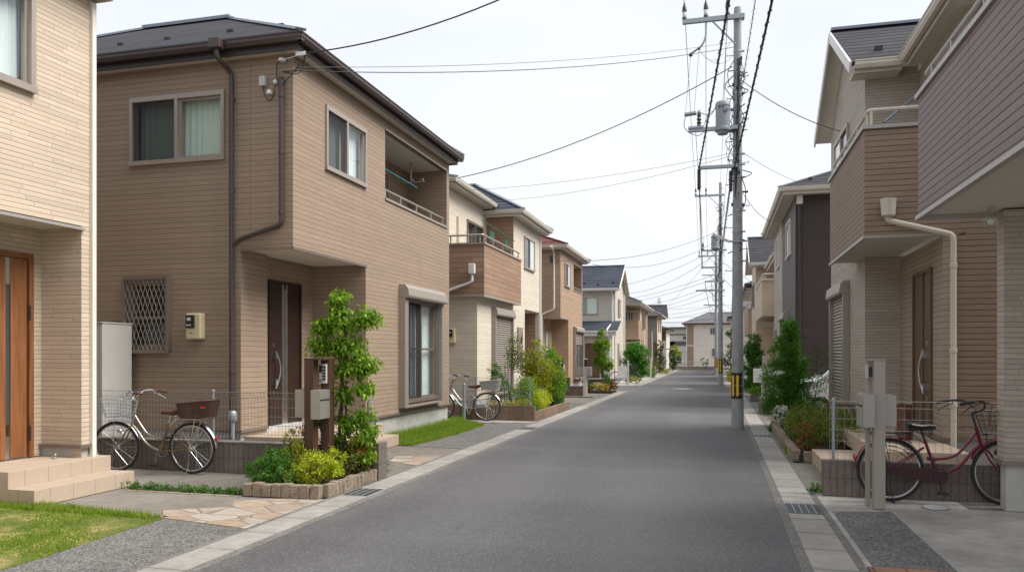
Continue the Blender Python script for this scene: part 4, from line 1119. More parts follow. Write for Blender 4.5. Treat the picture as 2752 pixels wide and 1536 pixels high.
eaves(hm, -14.5, -6.93, .5, 7.86, 5.80, .16, 'ENS', 'gutter_cream', 'gutter_cream'); hip_roof(hm, -14.5, -6.9, .45, 7.9, 5.97, 1.7)
st = thing('porch_steps', 'two beige tiled porch steps below the orange wooden door', 'steps', (-7.0, 7., 0))
mb = MB(); mb.box(-7.79,-7.03,6.40,7.80,0,.345); mb.build('upper_step', M['tile'], st, bevel=.004); mb = MB(); mb.box(-7.028,-6.70,6.40,7.80,0,.172); mb.build('lower_step', M['tile'], st, bevel=.004); mb = MB(); mb.box(-7.79,-7.2,3.2,6.398,0,.34); mb.build('porch_floor', M['tile'], st)
mb = MB(); mb.box(-.03,.03,-.02,.02,0,.03); mb.tube([(-.02,0,.03),(.03,0,.055)], .012, 6); mb.xf(Matrix.Translation((-7.42, 7.36, .345))); tag(mb.build('door_stop', M['alu'], bevel=.006), 'tiny metal door stop lying on the upper beige porch step', 'door stop')
# heat pump tank between the houses
tk = thing('water_heater', 'tall pale grey water heater cabinet between the two left houses', 'water heater', (-8.6, 9.45, 0))
mb = MB(); mb.box(-9.05,-8.42,9.18,9.76,.08,1.99); mb.build('cabinet', M['tank'], tk, bevel=.012); mb = MB(); mb.box(-9.06,-8.41,9.17,9.77,1.992,2.012); mb.build('lid', M['tank'], tk, bevel=.005)
mb = MB(); [mb.box(x,x+.08,9.2,9.74,0,.08) for x in (-9.0,-8.55)]; mb.build('feet', M['steel'], tk)

# ------------------------------------------------------------------ brown house (left)
h2 = thing('house', 'brown board-sided two-storey house with an inset balcony and dark gutters', 'house', (-5.8, 9.85, 0))
S = Face('S', 9.85); E = Face('E', -5.8); mb = MB()
sw = (-8.50, -6.92, 4.39, 5.36); lw = (-8.54, -7.86, 1.62, 2.66)
S.wall(mb, -13, -6.64, .43, 5.84, [sw, lw]); S.wall(mb, -6.64, -5.8, 3.07, 5.84)
ew = (10.80, 12.17, 4.40, 5.35); bal = (13.0, 16.30, 4.34, 5.61); sd_ = (13.80, 15.62, .64, 2.62)
E.wall(mb, 9.85, 16.46, 3.07, 5.84, [ew, bal], .12); E.wall(mb, 12.2, 16.46, .43, 3.07, [sd_])
Face('N', 16.46).wall(mb, -13, -5.8, .43, 5.84); Face('W', -13).wall(mb, 9.85, 16.46, .43, 5.84)
Face('E', -6.64).wall(mb, 9.85, 10.52, .36, 3.07); Face('N', 10.52).wall(mb, -6.8, -6.64, .36, 3.07)
Face('E', -6.8).wall(mb, 10.52, 12.2, .36, 3.07, [(10.80, 11.78, .37, 2.72)]); S2 = Face('S', 12.2); S2.wall(mb, -6.8, -5.8, .36, 3.07)
# the inset balcony
Face('E', -6.72).wall(mb, 13.0, 16.30, 3.3, 5.61, [(13.5, 15.2, 3.42, 5.35)]); Face('S', 16.30).wall(mb, -6.72, -5.92, 3.3, 5.61); Face('N', 13.0).wall(mb, -6.72, -5.92, 3.3, 5.61); Face('W', -5.92).wall(mb, 13., 16.3, 3.3, 4.34)
mb.build('wall', M['brown_siding'], h2)
mb = MB(); mb.box(-6.72,-5.92,13.0,16.30,5.612,5.63); mb.build('balcony_ceiling', M['soffit'], h2)
mb = MB(); mb.box(-6.72,-5.92,13.0,16.30,3.27,3.298); mb.build('balcony_floor', M['trim_grey'], h2)
mb = MB(); mb.box(-5.94,-5.775,12.99,16.31,4.335,4.375); mb.box(-5.80,-5.785,13.0,16.3,5.60,5.625); mb.build('balcony_coping', M['champagne'], h2)
handrail(h2, [(-5.86,13.02,4.545),(-5.86,16.26,4.545)], 4.37, .021)
mb = MB(); mb.box(-6.78,-5.815,9.865,12.19,3.071,3.09); mb.build('porch_ceiling', M['soffit'], h2)
mb = MB(); mb.box(-6.64,-5.79,9.835,9.849,3.035,3.075); mb.box(-5.80,-5.785,9.835,12.22,3.035,3.075); mb.build('soffit_trim', M['champagne_dark'], h2)
mb = MB(); mb.lathe([(.055,0),(.06,.006),(.05,.010)], (-6.25, 10.9, 3.062), 16); mb.build('porch_light', M['trim_white'], h2)
mb = MB(); mb.box(-12.98,-6.66,9.87,16.44,0,.43); mb.box(-6.66,-5.83,12.22,16.44,0,.43); mb.build('foundation', M['found'], h2)
mb = MB(); mb.box(-13,-6.61,9.815,9.849,.425,.465); mb.box(-6.639,-6.61,9.85,10.54,.425,.465); mb.box(-5.80,-5.77,12.19,16.48,.425,.465); mb.build('flashing', M['champagne_dark'], h2)
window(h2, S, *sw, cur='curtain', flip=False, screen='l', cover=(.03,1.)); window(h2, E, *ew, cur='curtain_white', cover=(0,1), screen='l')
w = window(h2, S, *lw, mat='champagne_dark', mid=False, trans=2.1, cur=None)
mb = MB(); S.box(mb, -8.6,-7.8,.06,.10,2.66,2.71); S.box(mb,-8.6,-7.8,.06,.10,1.57,1.62); S.box(mb,-8.6,-8.56,.0,.10,1.62,2.66); S.box(mb,-7.84,-7.80,.0,.10,1.62,2.66)
gr = mb.build('window_grille', M['champagne_dark'], h2); mb = MB()
for i in range(-8, 16):
    for sg in (-1, 1):
        u0 = -8.56+i*.078; run = .40; (a0, b0), (a1, b1) = ((u0, 1.62), (u0+run, 2.66)) if sg > 0 else ((u0+run, 1.62), (u0, 2.66))
        def at(x): return b0+(b1-b0)*(x-a0)/(a1-a0)
        lo, hi = -8.56, -7.84; xa, xb = max(lo, min(a0, a1)), min(hi, max(a0, a1))
        if xb-xa > .02: mb.tube([(xa, 9.775, at(xa)), (xb, 9.775, at(xb))], .0042, 5)
mb.build('lattice', M['champagne'], gr)
window(h2, E, *sd_, mat='champagne_dark', cur='curtain_white', cover=(.42,1.), cur2=('curtain_grey',0.,.5), screen='l', trans=1.66, fw=.06)
mb = MB(); pr = [(0,2.62),(.20,2.62),(.215,2.66),(.19,2.80),(.13,2.875),(0,2.875)]; mb.prism([E.p(13.62,n,z) for n,z in pr], (0,2.16,0))
sb = mb.build('shutter_box', M['shutter'], h2, bevel=.008); mb = MB(); E.box(mb,13.62,13.79,0,.13,.58,2.618); E.box(mb,15.64,15.76,0,.13,.58,2.618); E.box(mb,13.62,15.76,0,.15,.545,.578); mb.build('shutter_rail', M['shutter'], sb)
window(h2, Face('E',-6.72), 13.5, 15.2, 3.42, 5.35, mat='champagne', cur='curtain_grey', cover=(0,.9), trans=None)
Fd = Face('E', -6.8); q = MB(); Fd.box(q,10.80,10.84,-.05,.03,.37,2.72); Fd.box(q,11.74,11.78,-.05,.03,.37,2.72); Fd.box(q,10.84,11.74,-.05,.03,2.68,2.72); dr = q.build('door', M['door_dark'], h2)
q = MB(); Fd.box(q,10.842,11.20,-.04,.006,.38,2.678); Fd.box(q,11.36,11.738,-.04,.006,.38,2.678); q.build('door_leaf', M['door_dark'], dr)
q = MB(); Fd.box(q,11.20,11.255,-.04,.012,.38,2.678); Fd.box(q,11.305,11.36,-.04,.012,.38,2.678); Fd.box(q,11.255,11.305,-.04,.008,.38,.62); q.build('steel_strip', M['alu'], dr)
q = MB(); Fd.box(q,11.255,11.305,-.04,.0,.62,2.6); q.build('glass_slit', M['glass_dark'], dr)
def bow_handle(par, F, u, z0, z1, mat='alu', lean=0.07):
    k = MB(); n = 10
    pts = [F.p(u+lean*math.sin(PI*i/n), .055+.04*math.sin(PI*i/n), z0+(z1-z0)*i/n) for i in range(n+1)]; k.tube(pts, .016, 8)
    for z in (z0+.05, z1-.12): F.box(k, u-.012, u+.02, .004, .065, z, z+.09)
    for z in (z0-.09, z1+.07): F.box(k, u-.016, u+.016, .004, .018, z, z+.05)
    k.build('handle', M[mat], par, smooth=True)
bow_handle(dr, Fd, 10.94, 1.02, 1.60)
eaves(h2, -13.5, -5.54, 9.59, 16.56, 5.80, .17, 'ESN', 'gutter_brown', 'fascia_brown')
rs = 2.0
hip_roof(h2, -14.5, -5.51, 9.56, 16.59, 5.985, rs, None, 'x', 'roof_dark', 'ridge_metal', [(x, 9.56+1.0*k, 5.985+rs/3.6*1.0*k) for x, k in ((-11.2,.8),(-10.2,.82),(-9.2,.85),(-8.3,.82),(-7.2,.85),(-6.3,.8))])
downpipe(h2, bend([(-6.80,9.52,5.86),(-6.80,9.52,5.72),(-6.74,9.77,5.58),(-6.74,9.78,.02)], .05), .036, 'gutter_brown', [(-6.74,9.78,z) for z in (5.2,3.9,2.55,1.3)])
mb = MB(); mb.box(-6.89,-6.71,9.44,9.58,5.83,5.975); mb.build('rain_head', M['gutter_brown'], h2, bevel=.01)
downpipe(h2, bend([(-5.95,9.79,5.46),(-5.95,9.79,3.38),(-6.60,9.78,3.20),(-6.72,9.78,3.12)], .07), .034, 'gutter_brown', [(-5.95,9.79,z) for z in (5.2,4.4,3.55)])
# service gear on the corner
mb = MB(); mb.box(-6.30,-6.20,9.77,9.848,5.36,5.50); mb.build('junction_box', M['tank'], h2, bevel=.008)
for q in (MB().lathe([(.012,-.02),(.05,-.018),(.055,0),(.05,.018),(.012,.02)], (-5.93,9.78,5.69), 14), MB().lathe([(.01,-.03),(.04,-.028),(.045,0),(.03,.03)], (-6.14,9.79,5.26), 12), MB().sphere((-6.05,9.8,5.40), .035, 8, 6)): q.build('cable_insulator', M['insul'], h2, smooth=True)
mb = MB(); mb.tube([(-5.93,9.78,5.69),(-5.58,9.70,5.71)], .006, 5); mb.box(-5.66,-5.52,9.68,9.72,5.69,5.74); mb.build('cable_anchor', M['insul'], h2)
def cbl(mb, pts, r=.008, sag=0.0, n=12, k=5):
    P = [Vector(p) for p in pts]
    if len(P) == 2:
        a, b = P; mb.tube([a.lerp(b, i/n) - Vector((0,0,sag*4*(i/n)*(1-i/n))) for i in range(n+1)], r, k)
    else: mb.tube(bend(P, .08, 4), r, k)
mb = MB()
cbl(mb, [(-5.93,9.78,5.69),(-6.02,9.79,5.66),(-6.03,9.80,5.45),(-5.97,9.78,5.38),(-5.90,9.76,5.44)], .008); cbl(mb, [(-6.25,9.80,5.37),(-6.22,9.80,5.22),(-6.14,9.80,5.12),(-6.06,9.80,5.22),(-6.05,9.8,5.4)], .007)
for dx in (0,.05,.10): cbl(mb, [(-5.54+dx*.3,9.70,5.70),(-5.55,9.70,5.58-dx),(-5.70,9.72,5.50-dx*.6),(-5.94,9.78,5.53)], .006)
cbl(mb, [(-5.60,9.7,5.60),(-5.72,9.7,5.45),(-5.93,9.77,5.33)], .006); mb.build('service_cable', M['cable'], h2, smooth=True)
mt = MB(); mt.box(-7.47,-7.22,9.72,9.848,1.77,2.15); me = mt.build('electric_meter', M['meter_cream'], h2, bevel=.022)
q = MB(); q.box(-7.46,-7.31,9.705,9.725,1.93,2.12); q.build('meter_window', M['black_plastic'], me, bevel=.01); q = MB(); q.box(-7.43,-7.37,9.700,9.704,2.04,2.085); q.build('meter_display', M['glass_pale'], me); q = MB(); [q.box(-7.44+i*.02,-7.428+i*.02,9.701,9.7045,1.965,1.985) for i in range(4)]; q.build('meter_digits', M['white_metal'], me); q = MB(); [q.box(-7.40+i*.016,-7.39+i*.016,9.718,9.721,1.855,1.868) for i in range(4)]; q.build('meter_lettering', M['black_plastic'], me)
# clothes poles on the balcony
mb = MB(); mb.tube([(-6.3,15.45,5.62),(-6.3,15.45,5.20)], .016, 8); mb.tube([(-6.55,15.45,5.20),(-6.0,15.45,5.20)], .014, 8)
for x in (-6.5,-6.28,-6.05): mb.ring((x,15.45,5.235), .03, .009, 12, 5, 'y')
mb.lathe([(.05,0),(.05,.015),(.02,.05)], (-6.3,15.45,5.60), 12); mb.build('laundry_hanger', M['champagne'], h2)
tag(MB().tube([(-6.28,13.9,5.17),(-6.28,15.75,5.15)], .014, 8).build('clothes_pole', M['teal'], smooth=True), 'teal clothes drying pole hanging in the inset balcony of the brown house', 'clothes pole')
mb = MB(); mb.sphere((-6.05,13.25,5.15), .09, 10, 8, (.8,1.2,1.7)); mb.sphere((-6.03,13.32,4.98), .07, 10, 6, (.8,1.2,1.2)); tag(mb.build('laundry_bag', M['trim_white'], smooth=True), 'pale bundle hanging at the near end of the inset balcony', 'laundry')
sp = thing('porch_steps', 'beige tiled porch with a lower step at the walnut door of the brown house', 'steps', (-6., 11.2, 0))
mb = MB(); mb.box(-6.79,-5.60,9.97,12.195,0,.362); mb.box(-5.795,-5.60,12.195,12.50,0,.362); mb.build('upper_step', M['tile'], sp, bevel=.004); mb = MB(); mb.box(-5.598,-5.30,9.97,12.45,0,.178); mb.build('lower_step', M['tile'], sp, bevel=.004)
po = thing('ornament', 'small rust-red pot ornaments on the tiled porch behind the fence', 'ornament', (-5.75, 10.25, .362))
mb = MB(); mb.lathe([(.02,0),(.055,.03),(.06,.06),(.03,.1),(.035,.12)], (-5.70,10.25,.362), 14); mb.build('pot', M['rust'], po, smooth=True); mb = MB(); mb.lathe([(.03,0),(.04,.03),(.04,.07),(.02,.09)], (-5.84,10.22,.362), 12); mb.build('pot', M['rust'], po, smooth=True); mb = MB(); mb.lathe([(.015,.0),(.02,.03),(.006,.06)], (-5.76,10.28,.45), 10); mb.build('pot', M['rust'], po)
# yard of the brown house
bw = thing('block_wall', 'low dark ribbed block wall behind the bronze bicycle', 'wall', (-6.5, 9.02, 0))
mb = MB(); mb.box(-10,-4.12,8.95,9.07,-.1,.385); mb.build('block_course', M['block_dark'], bw); mb = MB(); mb.box(-10,-4.12,8.94,9.08,.387,.41); mb.build('cap', M['block_grey'], bw, bevel=.004); mb = MB(); mb.box(-4.115,-4.03,8.84,9.10,-.1,.46); mb.build('end_pier', M['block_dark'], bw, bevel=.01)
mesh_fence('grey wire mesh fence on the dark block wall of the brown house', -9.8, -4.16, 9.0, .43, 1.055, (-8.55, -6.50, -4.25))
sp2 = thing('standpipe', 'grey capped service pipe behind the mesh fence', 'pipe', (-6.50, 9.45, 0)); MB().tube([(-6.50,9.45,0),(-6.50,9.45,.72)], .03, 10).build('pipe', M['steel'], sp2, smooth=True); MB().lathe([(.045,0),(.06,.02),(.06,.12),(.045,.15),(.01,.155)], (-6.50,9.45,.62), 14).build('cap', M['steel'], sp2, smooth=True)
bicycle('champagne bicycle with brown saddle and woven rear basket parked by the dark block wall', (-6.60, 8.72, 0), math.radians(184.), dict(frame='bike_gold', frame2='bike_bronze', saddle='leather', grip='leather', basket='steel', rear='woven', rear_mat='wicker', tag=1, side=1, steer=.06, crank=-1.45, case='bike_bronze', guard='alu'), lean=math.radians(0))
# brown intercom post with letter box
ip = thing('mail_post', 'brown double intercom post with a silver letter box in the front planter', 'mail post', (-4.62, 8.25, 0))
mb = MB(); mb.box(-4.667,-4.548,8.17,8.29,0,1.49); mb.build('post', M['post_brown'], ip, bevel=.004); mb = MB(); mb.box(-4.545,-4.43,8.34,8.46,0,1.487); mb.build('post', M['post_brown'], ip, bevel=.004)
mb = MB(); mb.box(-4.669,-4.428,8.168,8.462,1.489,1.505); mb.build('top_plate', M['post_brown'], ip)
mb = MB(); mb.box(-4.545,-4.455,8.30,8.338,1.21,1.44); ic = mb.build('intercom', M['tank'], ip, bevel=.006); q = MB(); q.box(-4.54,-4.505,8.29,8.299,1.34,1.425); q.build('camera_panel', M['black_plastic'], ic); q = MB(); [q.box(-4.500+.016*i,-4.488+.016*i,8.292,8.2985,1.25+.035*j,1.272+.035*j) for i in range(3) for j in range(5)]; [q.box(-4.54+.018*i,-4.528+.018*i,8.292,8.2985,1.235,1.252) for i in range(2)]; q.build('buttons', M['black_plastic'], ic)
mb = MB(); mb.box(-4.87,-4.68,8.31,8.52,.80,1.135); mb.build('letter_box', M['mailbox'], ip, bevel=.006); mb = MB(); mb.box(-4.545,-4.43,8.10,8.335,.80,1.14); lb = mb.build('letter_box', M['mailbox'], ip, bevel=.006)
[MB().box(-4.4295,-4.42,8.105,8.33,za,zb).build('flap', M['mailbox'], lb, bevel=.003) for za, zb in ((1.03,1.137),(.805,1.012))]; q = MB(); q.box(-4.4296,-4.423,8.11,8.325,1.0125,1.0295); q.build('slot', M['black_plastic'], lb)
# planter
sheet('planter_soil', [(-5.0, 7.58), (-4.12, 7.66), (-4.12, 8.93), (-5.6, 8.93), (-5.25, 8.2)], 0.1, 'soil')
stone_row('x', [(-5.04,7.55),(-4.12,7.57)], .115, .145, .10, 'tumbled stones edging the front planter', labels=lambda k,n,i: 'leftmost tumbled stone of the front planter edge, beside the ground cover strip' if k == 0 else ('mossy tumbled edging stone at the front corner of the planter' if k == n-1 else 'tumbled brown stone along the front edge of the planter'))
stone_row('x', [(-4.10,7.62),(-4.08,8.82)], .085, .15, .085, 'upright stones edging the planter along the gutter', labels=lambda k,n,i: 'upright brown stone edging the planter along the street gutter' if k < n-1 else 'last upright edging stone, against the ribbed wall pier')
shrub('bushy fine-leaved green shrub at the left end of the front planter', (-4.88,7.80,.08), [(0,0,.17,.27,.22,.17),(-.12,.10,.14,.2,.2,.16),(.12,-.02,.12,.18,.16,.13),(.0,.15,.25,.2,.2,.16)], 'l_green', 7000, .024, cl=30, spread=.10, shell=.35)
shrub('trailing green herb hanging over the stones at the front planter', (-4.62,7.68,.09), [(0,0,.08,.16,.10,.09)], 'l_green', 1100, .022, cl=24)
shrub('golden-green shrub left of the brown intercom post', (-4.72,8.05,.10), [(0,0,.24,.22,.2,.22),(-.12,.14,.40,.17,.16,.16),(.05,.05,.15,.24,.2,.14)], 'l_yellow', 3000, .024, cl=26, spread=.10, shell=.5)
shrub('tall olive shrub between the block wall and the brown post', (-4.78,8.50,.10), [(0,0,.38,.26,.2,.24),(.05,0,.2,.3,.2,.2)], 'l_olive', 2600, .026, cl=22)
shrub('lime yellow shrub in front of the brown intercom post', (-4.36,7.92,.10), [(0,0,.19,.24,.2,.17),(.13,.05,.22,.18,.18,.15),(-.12,-.05,.12,.17,.15,.12)], 'l_lime', 4200, .030, cl=34, spread=.11, shell=.3)
shrub('low yellow-green shrub with a pale stone among the front edge', (-4.52,7.75,.09), [(0,0,.08,.18,.12,.10)], 'l_yellow', 900, .022)
shrub('dark bronze shrub at the right end of the front planter', (-4.28,8.50,.11), [(0,0,.16,.24,.26,.16),(.02,.2,.2,.24,.2,.2),(-.1,-.1,.12,.2,.2,.12)], 'l_olive', 2600, .026, cl=20, spread=.14)
shrub('orange-tinged nandina shrub beside the end pier', (-4.16,8.62,.12), [(0,0,.34,.15,.15,.13),(-.04,.05,.24,.17,.15,.12)], 'l_yellow', 1100, .030, ('l_orange', 220, .026))
tree('young multi-stem dogwood with bright drooping green leaves in the front planter', (-4.45,8.62,.1), [(-.20,.05,1.0),(-.05,.10,1.75),(.10,.0,1.5),(.05,.05,1.95)],
     [(-.02,.05,2.08,.10,.10,.13,.8),(-.20,.0,1.80,.14,.12,.08,.8),(.04,.0,1.84,.16,.15,.11,1.),(.34,.02,1.90,.18,.12,.08,.8),(-.26,.0,1.56,.14,.12,.08,.7),(.16,0,1.56,.19,.16,.11,1.1),(-.05,.05,1.54,.17,.16,.10,.9),(.34,0,1.34,.15,.14,.12,.9),(.10,.05,1.30,.19,.16,.10,.9),(-.20,.05,1.20,.15,.14,.10,.7),(.33,.0,1.04,.12,.11,.08,.6),(.05,.0,.98,.15,.13,.08,.5),(-.20,.0,.86,.13,.11,.08,.35),(.30,.0,.74,.12,.12,.08,.5),(.36,.0,.50,.15,.13,.11,.7),(.22,.05,.36,.17,.14,.10,.6),(.33,0,.24,.14,.12,.09,.5),(-.18,0,.66,.14,.12,.10,.6),(.12,0,.62,.14,.12,.10,.6),(-.05,.05,.40,.15,.12,.10,.5)], 'l_tree', 7600, .062, r0=.02, droop=1.05, cl=14, spread=.28, shell=.85, aspect=.44, up=.6)
shrub('silver-green tuft beside the ribbed pier on the street side', (-4.30,9.45,0), [(0,0,.06,.16,.3,.09)], 'l_olive', 900, .022); shrub('small green weed clump at the gutter past the pier', (-4.18,9.05,0), [(0,0,.03,.12,.16,.05)], 'l_green', 500, .02)
for i, (x, L) in enumerate(((-6.52,'left end of the ground cover strip, touching the tiled step'),(-6.15,'ground cover clump next to the left end of the strip'),(-5.80,'ground cover clump in the middle of the strip'),(-5.45,'ground cover clump right of the middle of the strip'),(-5.18,'ground cover clump beside the stones of the planter'))):
    shrub('creeping green '+L, (x,7.60,0), [(-.1,0,.02,.17,.06,.05),(.1,0,.02,.16,.06,.045)], 'l_green', 1000, .022, group='creeping green clumps in the concrete joint', name='ground_cover', cat='ground cover', stems=2)
lp = in_poly([(-4.93,2.6),(-4.96,3.2),(-4.93,3.7),(-4.985,4.2),(-4.95,4.7),(-5.01,5.2),(-4.98,5.8),(-5.06,6.31),(-5.4,6.33),(-5.83,6.39),(-6.68,6.5),(-7.2,6.5),(-7.2,2.6)])
def patchy(n):
    P = lp(int(n*1.9)); f = np.sin(P[:,0]*4.1+1.3*np.sin(P[:,1]*3.3))+np.sin(P[:,1]*5.2+1.1*np.sin(P[:,0]*6.1)) + .9*nrs.normal(size=len(P)); return P[f > -.1]
blades('grass', 'grass', patchy, 27000, .021, .004, 'short patchy lawn in front of the cream stone house'); blades('grass', 'grass', in_poly([(-7.2,6.28),(-5.2,6.22),(-5.08,6.30),(-5.83,6.4),(-6.68,6.52),(-7.2,6.5)]), 3000, .06, .004, 'longer grass fringe along the lawn edge by the steps')
blades('grass', 'grass', in_poly([(-5.8,12.48),(-5.32,12.46),(-5.02,12.40),(-4.92,13.7),(-4.90,15.),(-4.96,16.4),(-5.5,17.0),(-5.8,17.1)]), 26000, .06, .003, 'green lawn strip along the foundation of the brown house'); blades('grass', 'grass', in_poly([(-5.8,12.6),(-5.45,12.6),(-5.5,16.8),(-5.8,17.)]), 5000, .16, .003, 'long grass against the brown house foundation')
def grate(label, x0, x1, y0, y1, nb):
    t = thing('drain_grate', label, 'drain grate', ((x0+x1)/2, (y0+y1)/2, 0)); MB().box(x0,x1,y0,y1,.002,.012).build('plate', M['drain'], t)
    q = MB(); [q.box(x0+(x1-x0)*i/nb-.004, x0+(x1-x0)*i/nb+.004, y0+.01, y1-.01, .0122, .016) for i in range(1, nb)]; q.build('bars', M['drain_line'], t)
grate('dark steel drain grate in the left gutter beside the planter', -3.99, -3.70, 7.82, 8.25, 4); grate('dark steel drain grate in the right gutter near the champagne mail post', .67, .99, 8.03, 8.54, 5); grate('narrow drain grate in the right gutter opposite the utility pole', .67, .99, 15.3, 15.75, 4); grate('drain grate in the left gutter beside the second lawn', -3.99, -3.70, 15.6, 16.1, 4)
# ------------------------------------------------------------------ cream house with wood-look balcony (third on the left)
h3 = thing('house', 'cream house with a brown wood-look balcony box and blue-grey hip roof', 'house', (-6.0, 19.2, 0))
E = Face('E', -6.0); S = Face('S', 19.2); mb = MB()
E.wall(mb, 19.2, 26.6, .38, 3.06, [(24.32, 26.42, -.5, 2.98), (20.55, 22.5, .5, 2.62)]); E.wall(mb, 22.9, 26.6, 3.06, 5.72, [])
Face('E', -6.85).wall(mb, 19.2, 22.9, 3.06, 5.95, [(20.95, 22.45, 3.2, 5.35)]); Face('N', 26.6).wall(mb, -13, -6.0, .38, 5.72); Face('S', 19.2).wall(mb, -13, -6.85, 3.06, 5.95)
mb.build('wall', M['cream_fine'], h3)
mb = MB(); S.wall(mb, -13, -6.0, .38, 3.06); mb.build('side_wall', M['cream_fine'], h3)
mb = MB(); Face('S', 22.9).wall(mb, -6.85, -6.0, 3.3, 5.72); mb.build('panel_wall', M['wood_panel'], h3)
mb = MB(); Face('N', 24.32).wall(mb, -7.3, -6.14, .2, 2.98); Face('S', 26.42).wall(mb, -7.3, -6.14, .2, 2.98); Face('E', -7.3).wall(mb, 24.32, 26.42, .2, 2.98); mb.build('porch_wall', M['wood_panel'], h3)
mb = MB(); mb.box(-7.3,-6.0,24.32,26.42,2.982,3.0); mb.build('porch_ceiling', M['soffit'], h3)
mb = MB(); mb.box(-7.3,-5.98,24.3,26.44,0,.2); mb.build('porch_floor', M['tile'], h3)
bl = MB(); Face('S', 19.0).wall(bl, -8.5, -5.75, 3.07, 4.36); Face('E', -5.75).wall(bl, 19.0, 22.85, 3.07, 4.36); Face('N', 22.85).wall(bl, -6.0, -5.75, 3.07, 4.36); Face('W', -5.87).wall(bl, 19.1, 22.85, 3.3, 4.36); Face('N', 19.12).wall(bl, -8.5, -5.87, 3.3, 4.36)
b3 = bl.build('balcony', M['wood_panel'], h3); q = MB(); q.box(-8.5,-5.72,18.97,19.14,4.362,4.41); q.box(-5.89,-5.72,19.14,22.87,4.362,4.41); q.build('coping', M['champagne'], b3); q = MB(); q.box(-8.5,-5.74,18.985,22.86,3.03,3.068); q.build('balcony_base', M['trim_grey'], b3)
handrail(h3, [(-8.4,19.05,4.61),(-5.80,19.05,4.61),(-5.80,22.8,4.61)], 4.41, .026, mat='champagne')
mb = MB(); mb.box(-12.9,-6.02,19.22,26.58,0,.38); mb.build('foundation', M['found'], h3)
window(h3, Face('E',-6.85), 20.95,22.45,3.2,5.35, mat='champagne_dark', cur='curtain_grey', screen='r')
small_window(h3, E, 24.25, 25.55, 4.36, 5.30, a='glass_dark', b='glass_pale')
shutter_window(h3, E, 20.62, 22.42, .52, 2.60, mat='shutter')
mb = MB(); mb.box(-5.998,-5.95,23.32,23.92,1.45,2.40); mb.build('meter_panel', M['shutter'], h3, bevel=.01); mb = MB(); mb.box(-5.949,-5.93,23.62,23.72,1.9,2.1); mb.build('meter_latch', M['black_plastic'], h3)
mm = MB(); mm.box(-6.78,-6.57,19.08,19.199,1.84,2.22); me = mm.build('electric_meter', M['meter_cream'], h3, bevel=.02); q = MB(); q.box(-6.77,-6.63,19.06,19.079,2.0,2.2); q.build('meter_window', M['black_plastic'], me, bevel=.008); q = MB(); [q.box(-6.755+.03*i,-6.735+.03*i,19.056,19.0595,2.11,2.14) for i in range(3)]; q.build('meter_digits', M['white_metal'], me)
eaves(h3, -13, -5.64, 22.60, 26.80, 5.74, .16, 'ESN', 'gutter_cream', 'gutter_cream'); eaves(h3, -13, -6.48, 18.85, 22.59, 5.96, .13, 'ES', 'gutter_cream', 'gutter_cream')
hip_roof(h3, -13, -5.61, 22.57, 26.83, 5.90, 1.25, None, 'x', 'roof_blue', 'ridge_metal', [(-7.0,23.0,6.22)]); hip_roof(h3, -13, -6.45, 18.82, 24.4, 6.09, 1.1, None, 'x', 'roof_blue')
downpipe(h3, bend([(-6.05,18.93,3.62),(-6.05,18.93,3.40),(-6.9,18.95,3.12),(-8.2,18.95,2.9)], .06), .036, 'gutter_white'); mb = MB(); mb.box(-6.13,-5.97,18.85,18.985,3.60,3.86); mb.build('rain_head', M['gutter_white'], h3, bevel=.015)
downpipe(h3, [(-5.97,26.5,5.6),(-5.97,26.5,.1)], .033, 'gutter_white')
downpipe(h3, [(-6.82,20.1,5.3),(-6.82,20.1,3.4)], .05, 'gutter_cream')
cp = thing('clothes_pole', 'green hanging laundry rack on the wood-look balcony rail', 'clothes rack', (-5.85, 21, 4.6))
MB().tube([(-5.95,19.4,5.05),(-5.9,22.7,4.95)], .012, 6).build('pole', M['green_plastic'], cp); mb = MB()
for y in (20.4, 21.9):
    for k in range(5): mb.bar((-6.0,y+k*.08,4.62),(-6.0,y+k*.08,4.93), .05, .02)
mb.build('clips', M['green_plastic'], cp)
# garden of the third house
bo = thing('bollard', 'grey steel bollard post on the lawn corner by the silver bicycle', 'bollard', (-5.6,16.92,0)); MB().tube([(-5.6,16.92,0),(-5.6,16.92,.88)], .035, 14).build('post', M['steel'], bo, smooth=True); MB().sphere((-5.6,16.92,.88), .035, 12, 6, (1,1,.5)).build('cap', M['steel'], bo, smooth=True)
bicycle('silver bicycle with grey rear basket parked by the brown planter wall', (-5.22, 17.45, 0), math.radians(183.), dict(frame='bike_silver', saddle='leather', grip='black_rubber', basket='black_plastic', rear='woven', rear_mat='wicker_grey', side=1, steer=-.2, crank=-1.9, bar='chrome', case='bike_silver'))
pw = thing('planter_wall', 'brown ribbed block wall round the shrubs of the third house', 'wall', (-4.9,17.8,0))
mb = MB(); mb.box(-7.2,-4.14,17.73,17.86,-.05,.345); mb.build('front_course', M['block_brown'], pw); mb = MB(); mb.box(-4.26,-4.14,17.862,22.1,-.05,.19); mb.build('side_course', M['block_brown'], pw)
sheet('planter_soil', [(-7, 17.87), (-4.27, 17.87), (-4.27, 22.1), (-5.95, 22.1)], 0.13, 'soil')
mesh_fence('grey wire mesh fence above the brown ribbed planter wall', -7.2, -4.25, 17.80, .36, 1.0, (-6.9,-5.6,-4.27), .055)
tree('slender airy sapling beside the roller shutter of the cream house', (-5.02,18.9,.13), [(-.1,0,1.5),(.08,0,1.8),(-.2,.1,1.2)], [(.12,0,1.72,.16,.2,.16),(-.05,.1,1.45,.16,.2,.14),(.22,.1,1.35,.18,.2,.18),(.1,0,1.15,.14,.2,.12)], 'l_olive', 1500, .045, bark='bark_dark', r0=.014, cl=10, spread=.35)
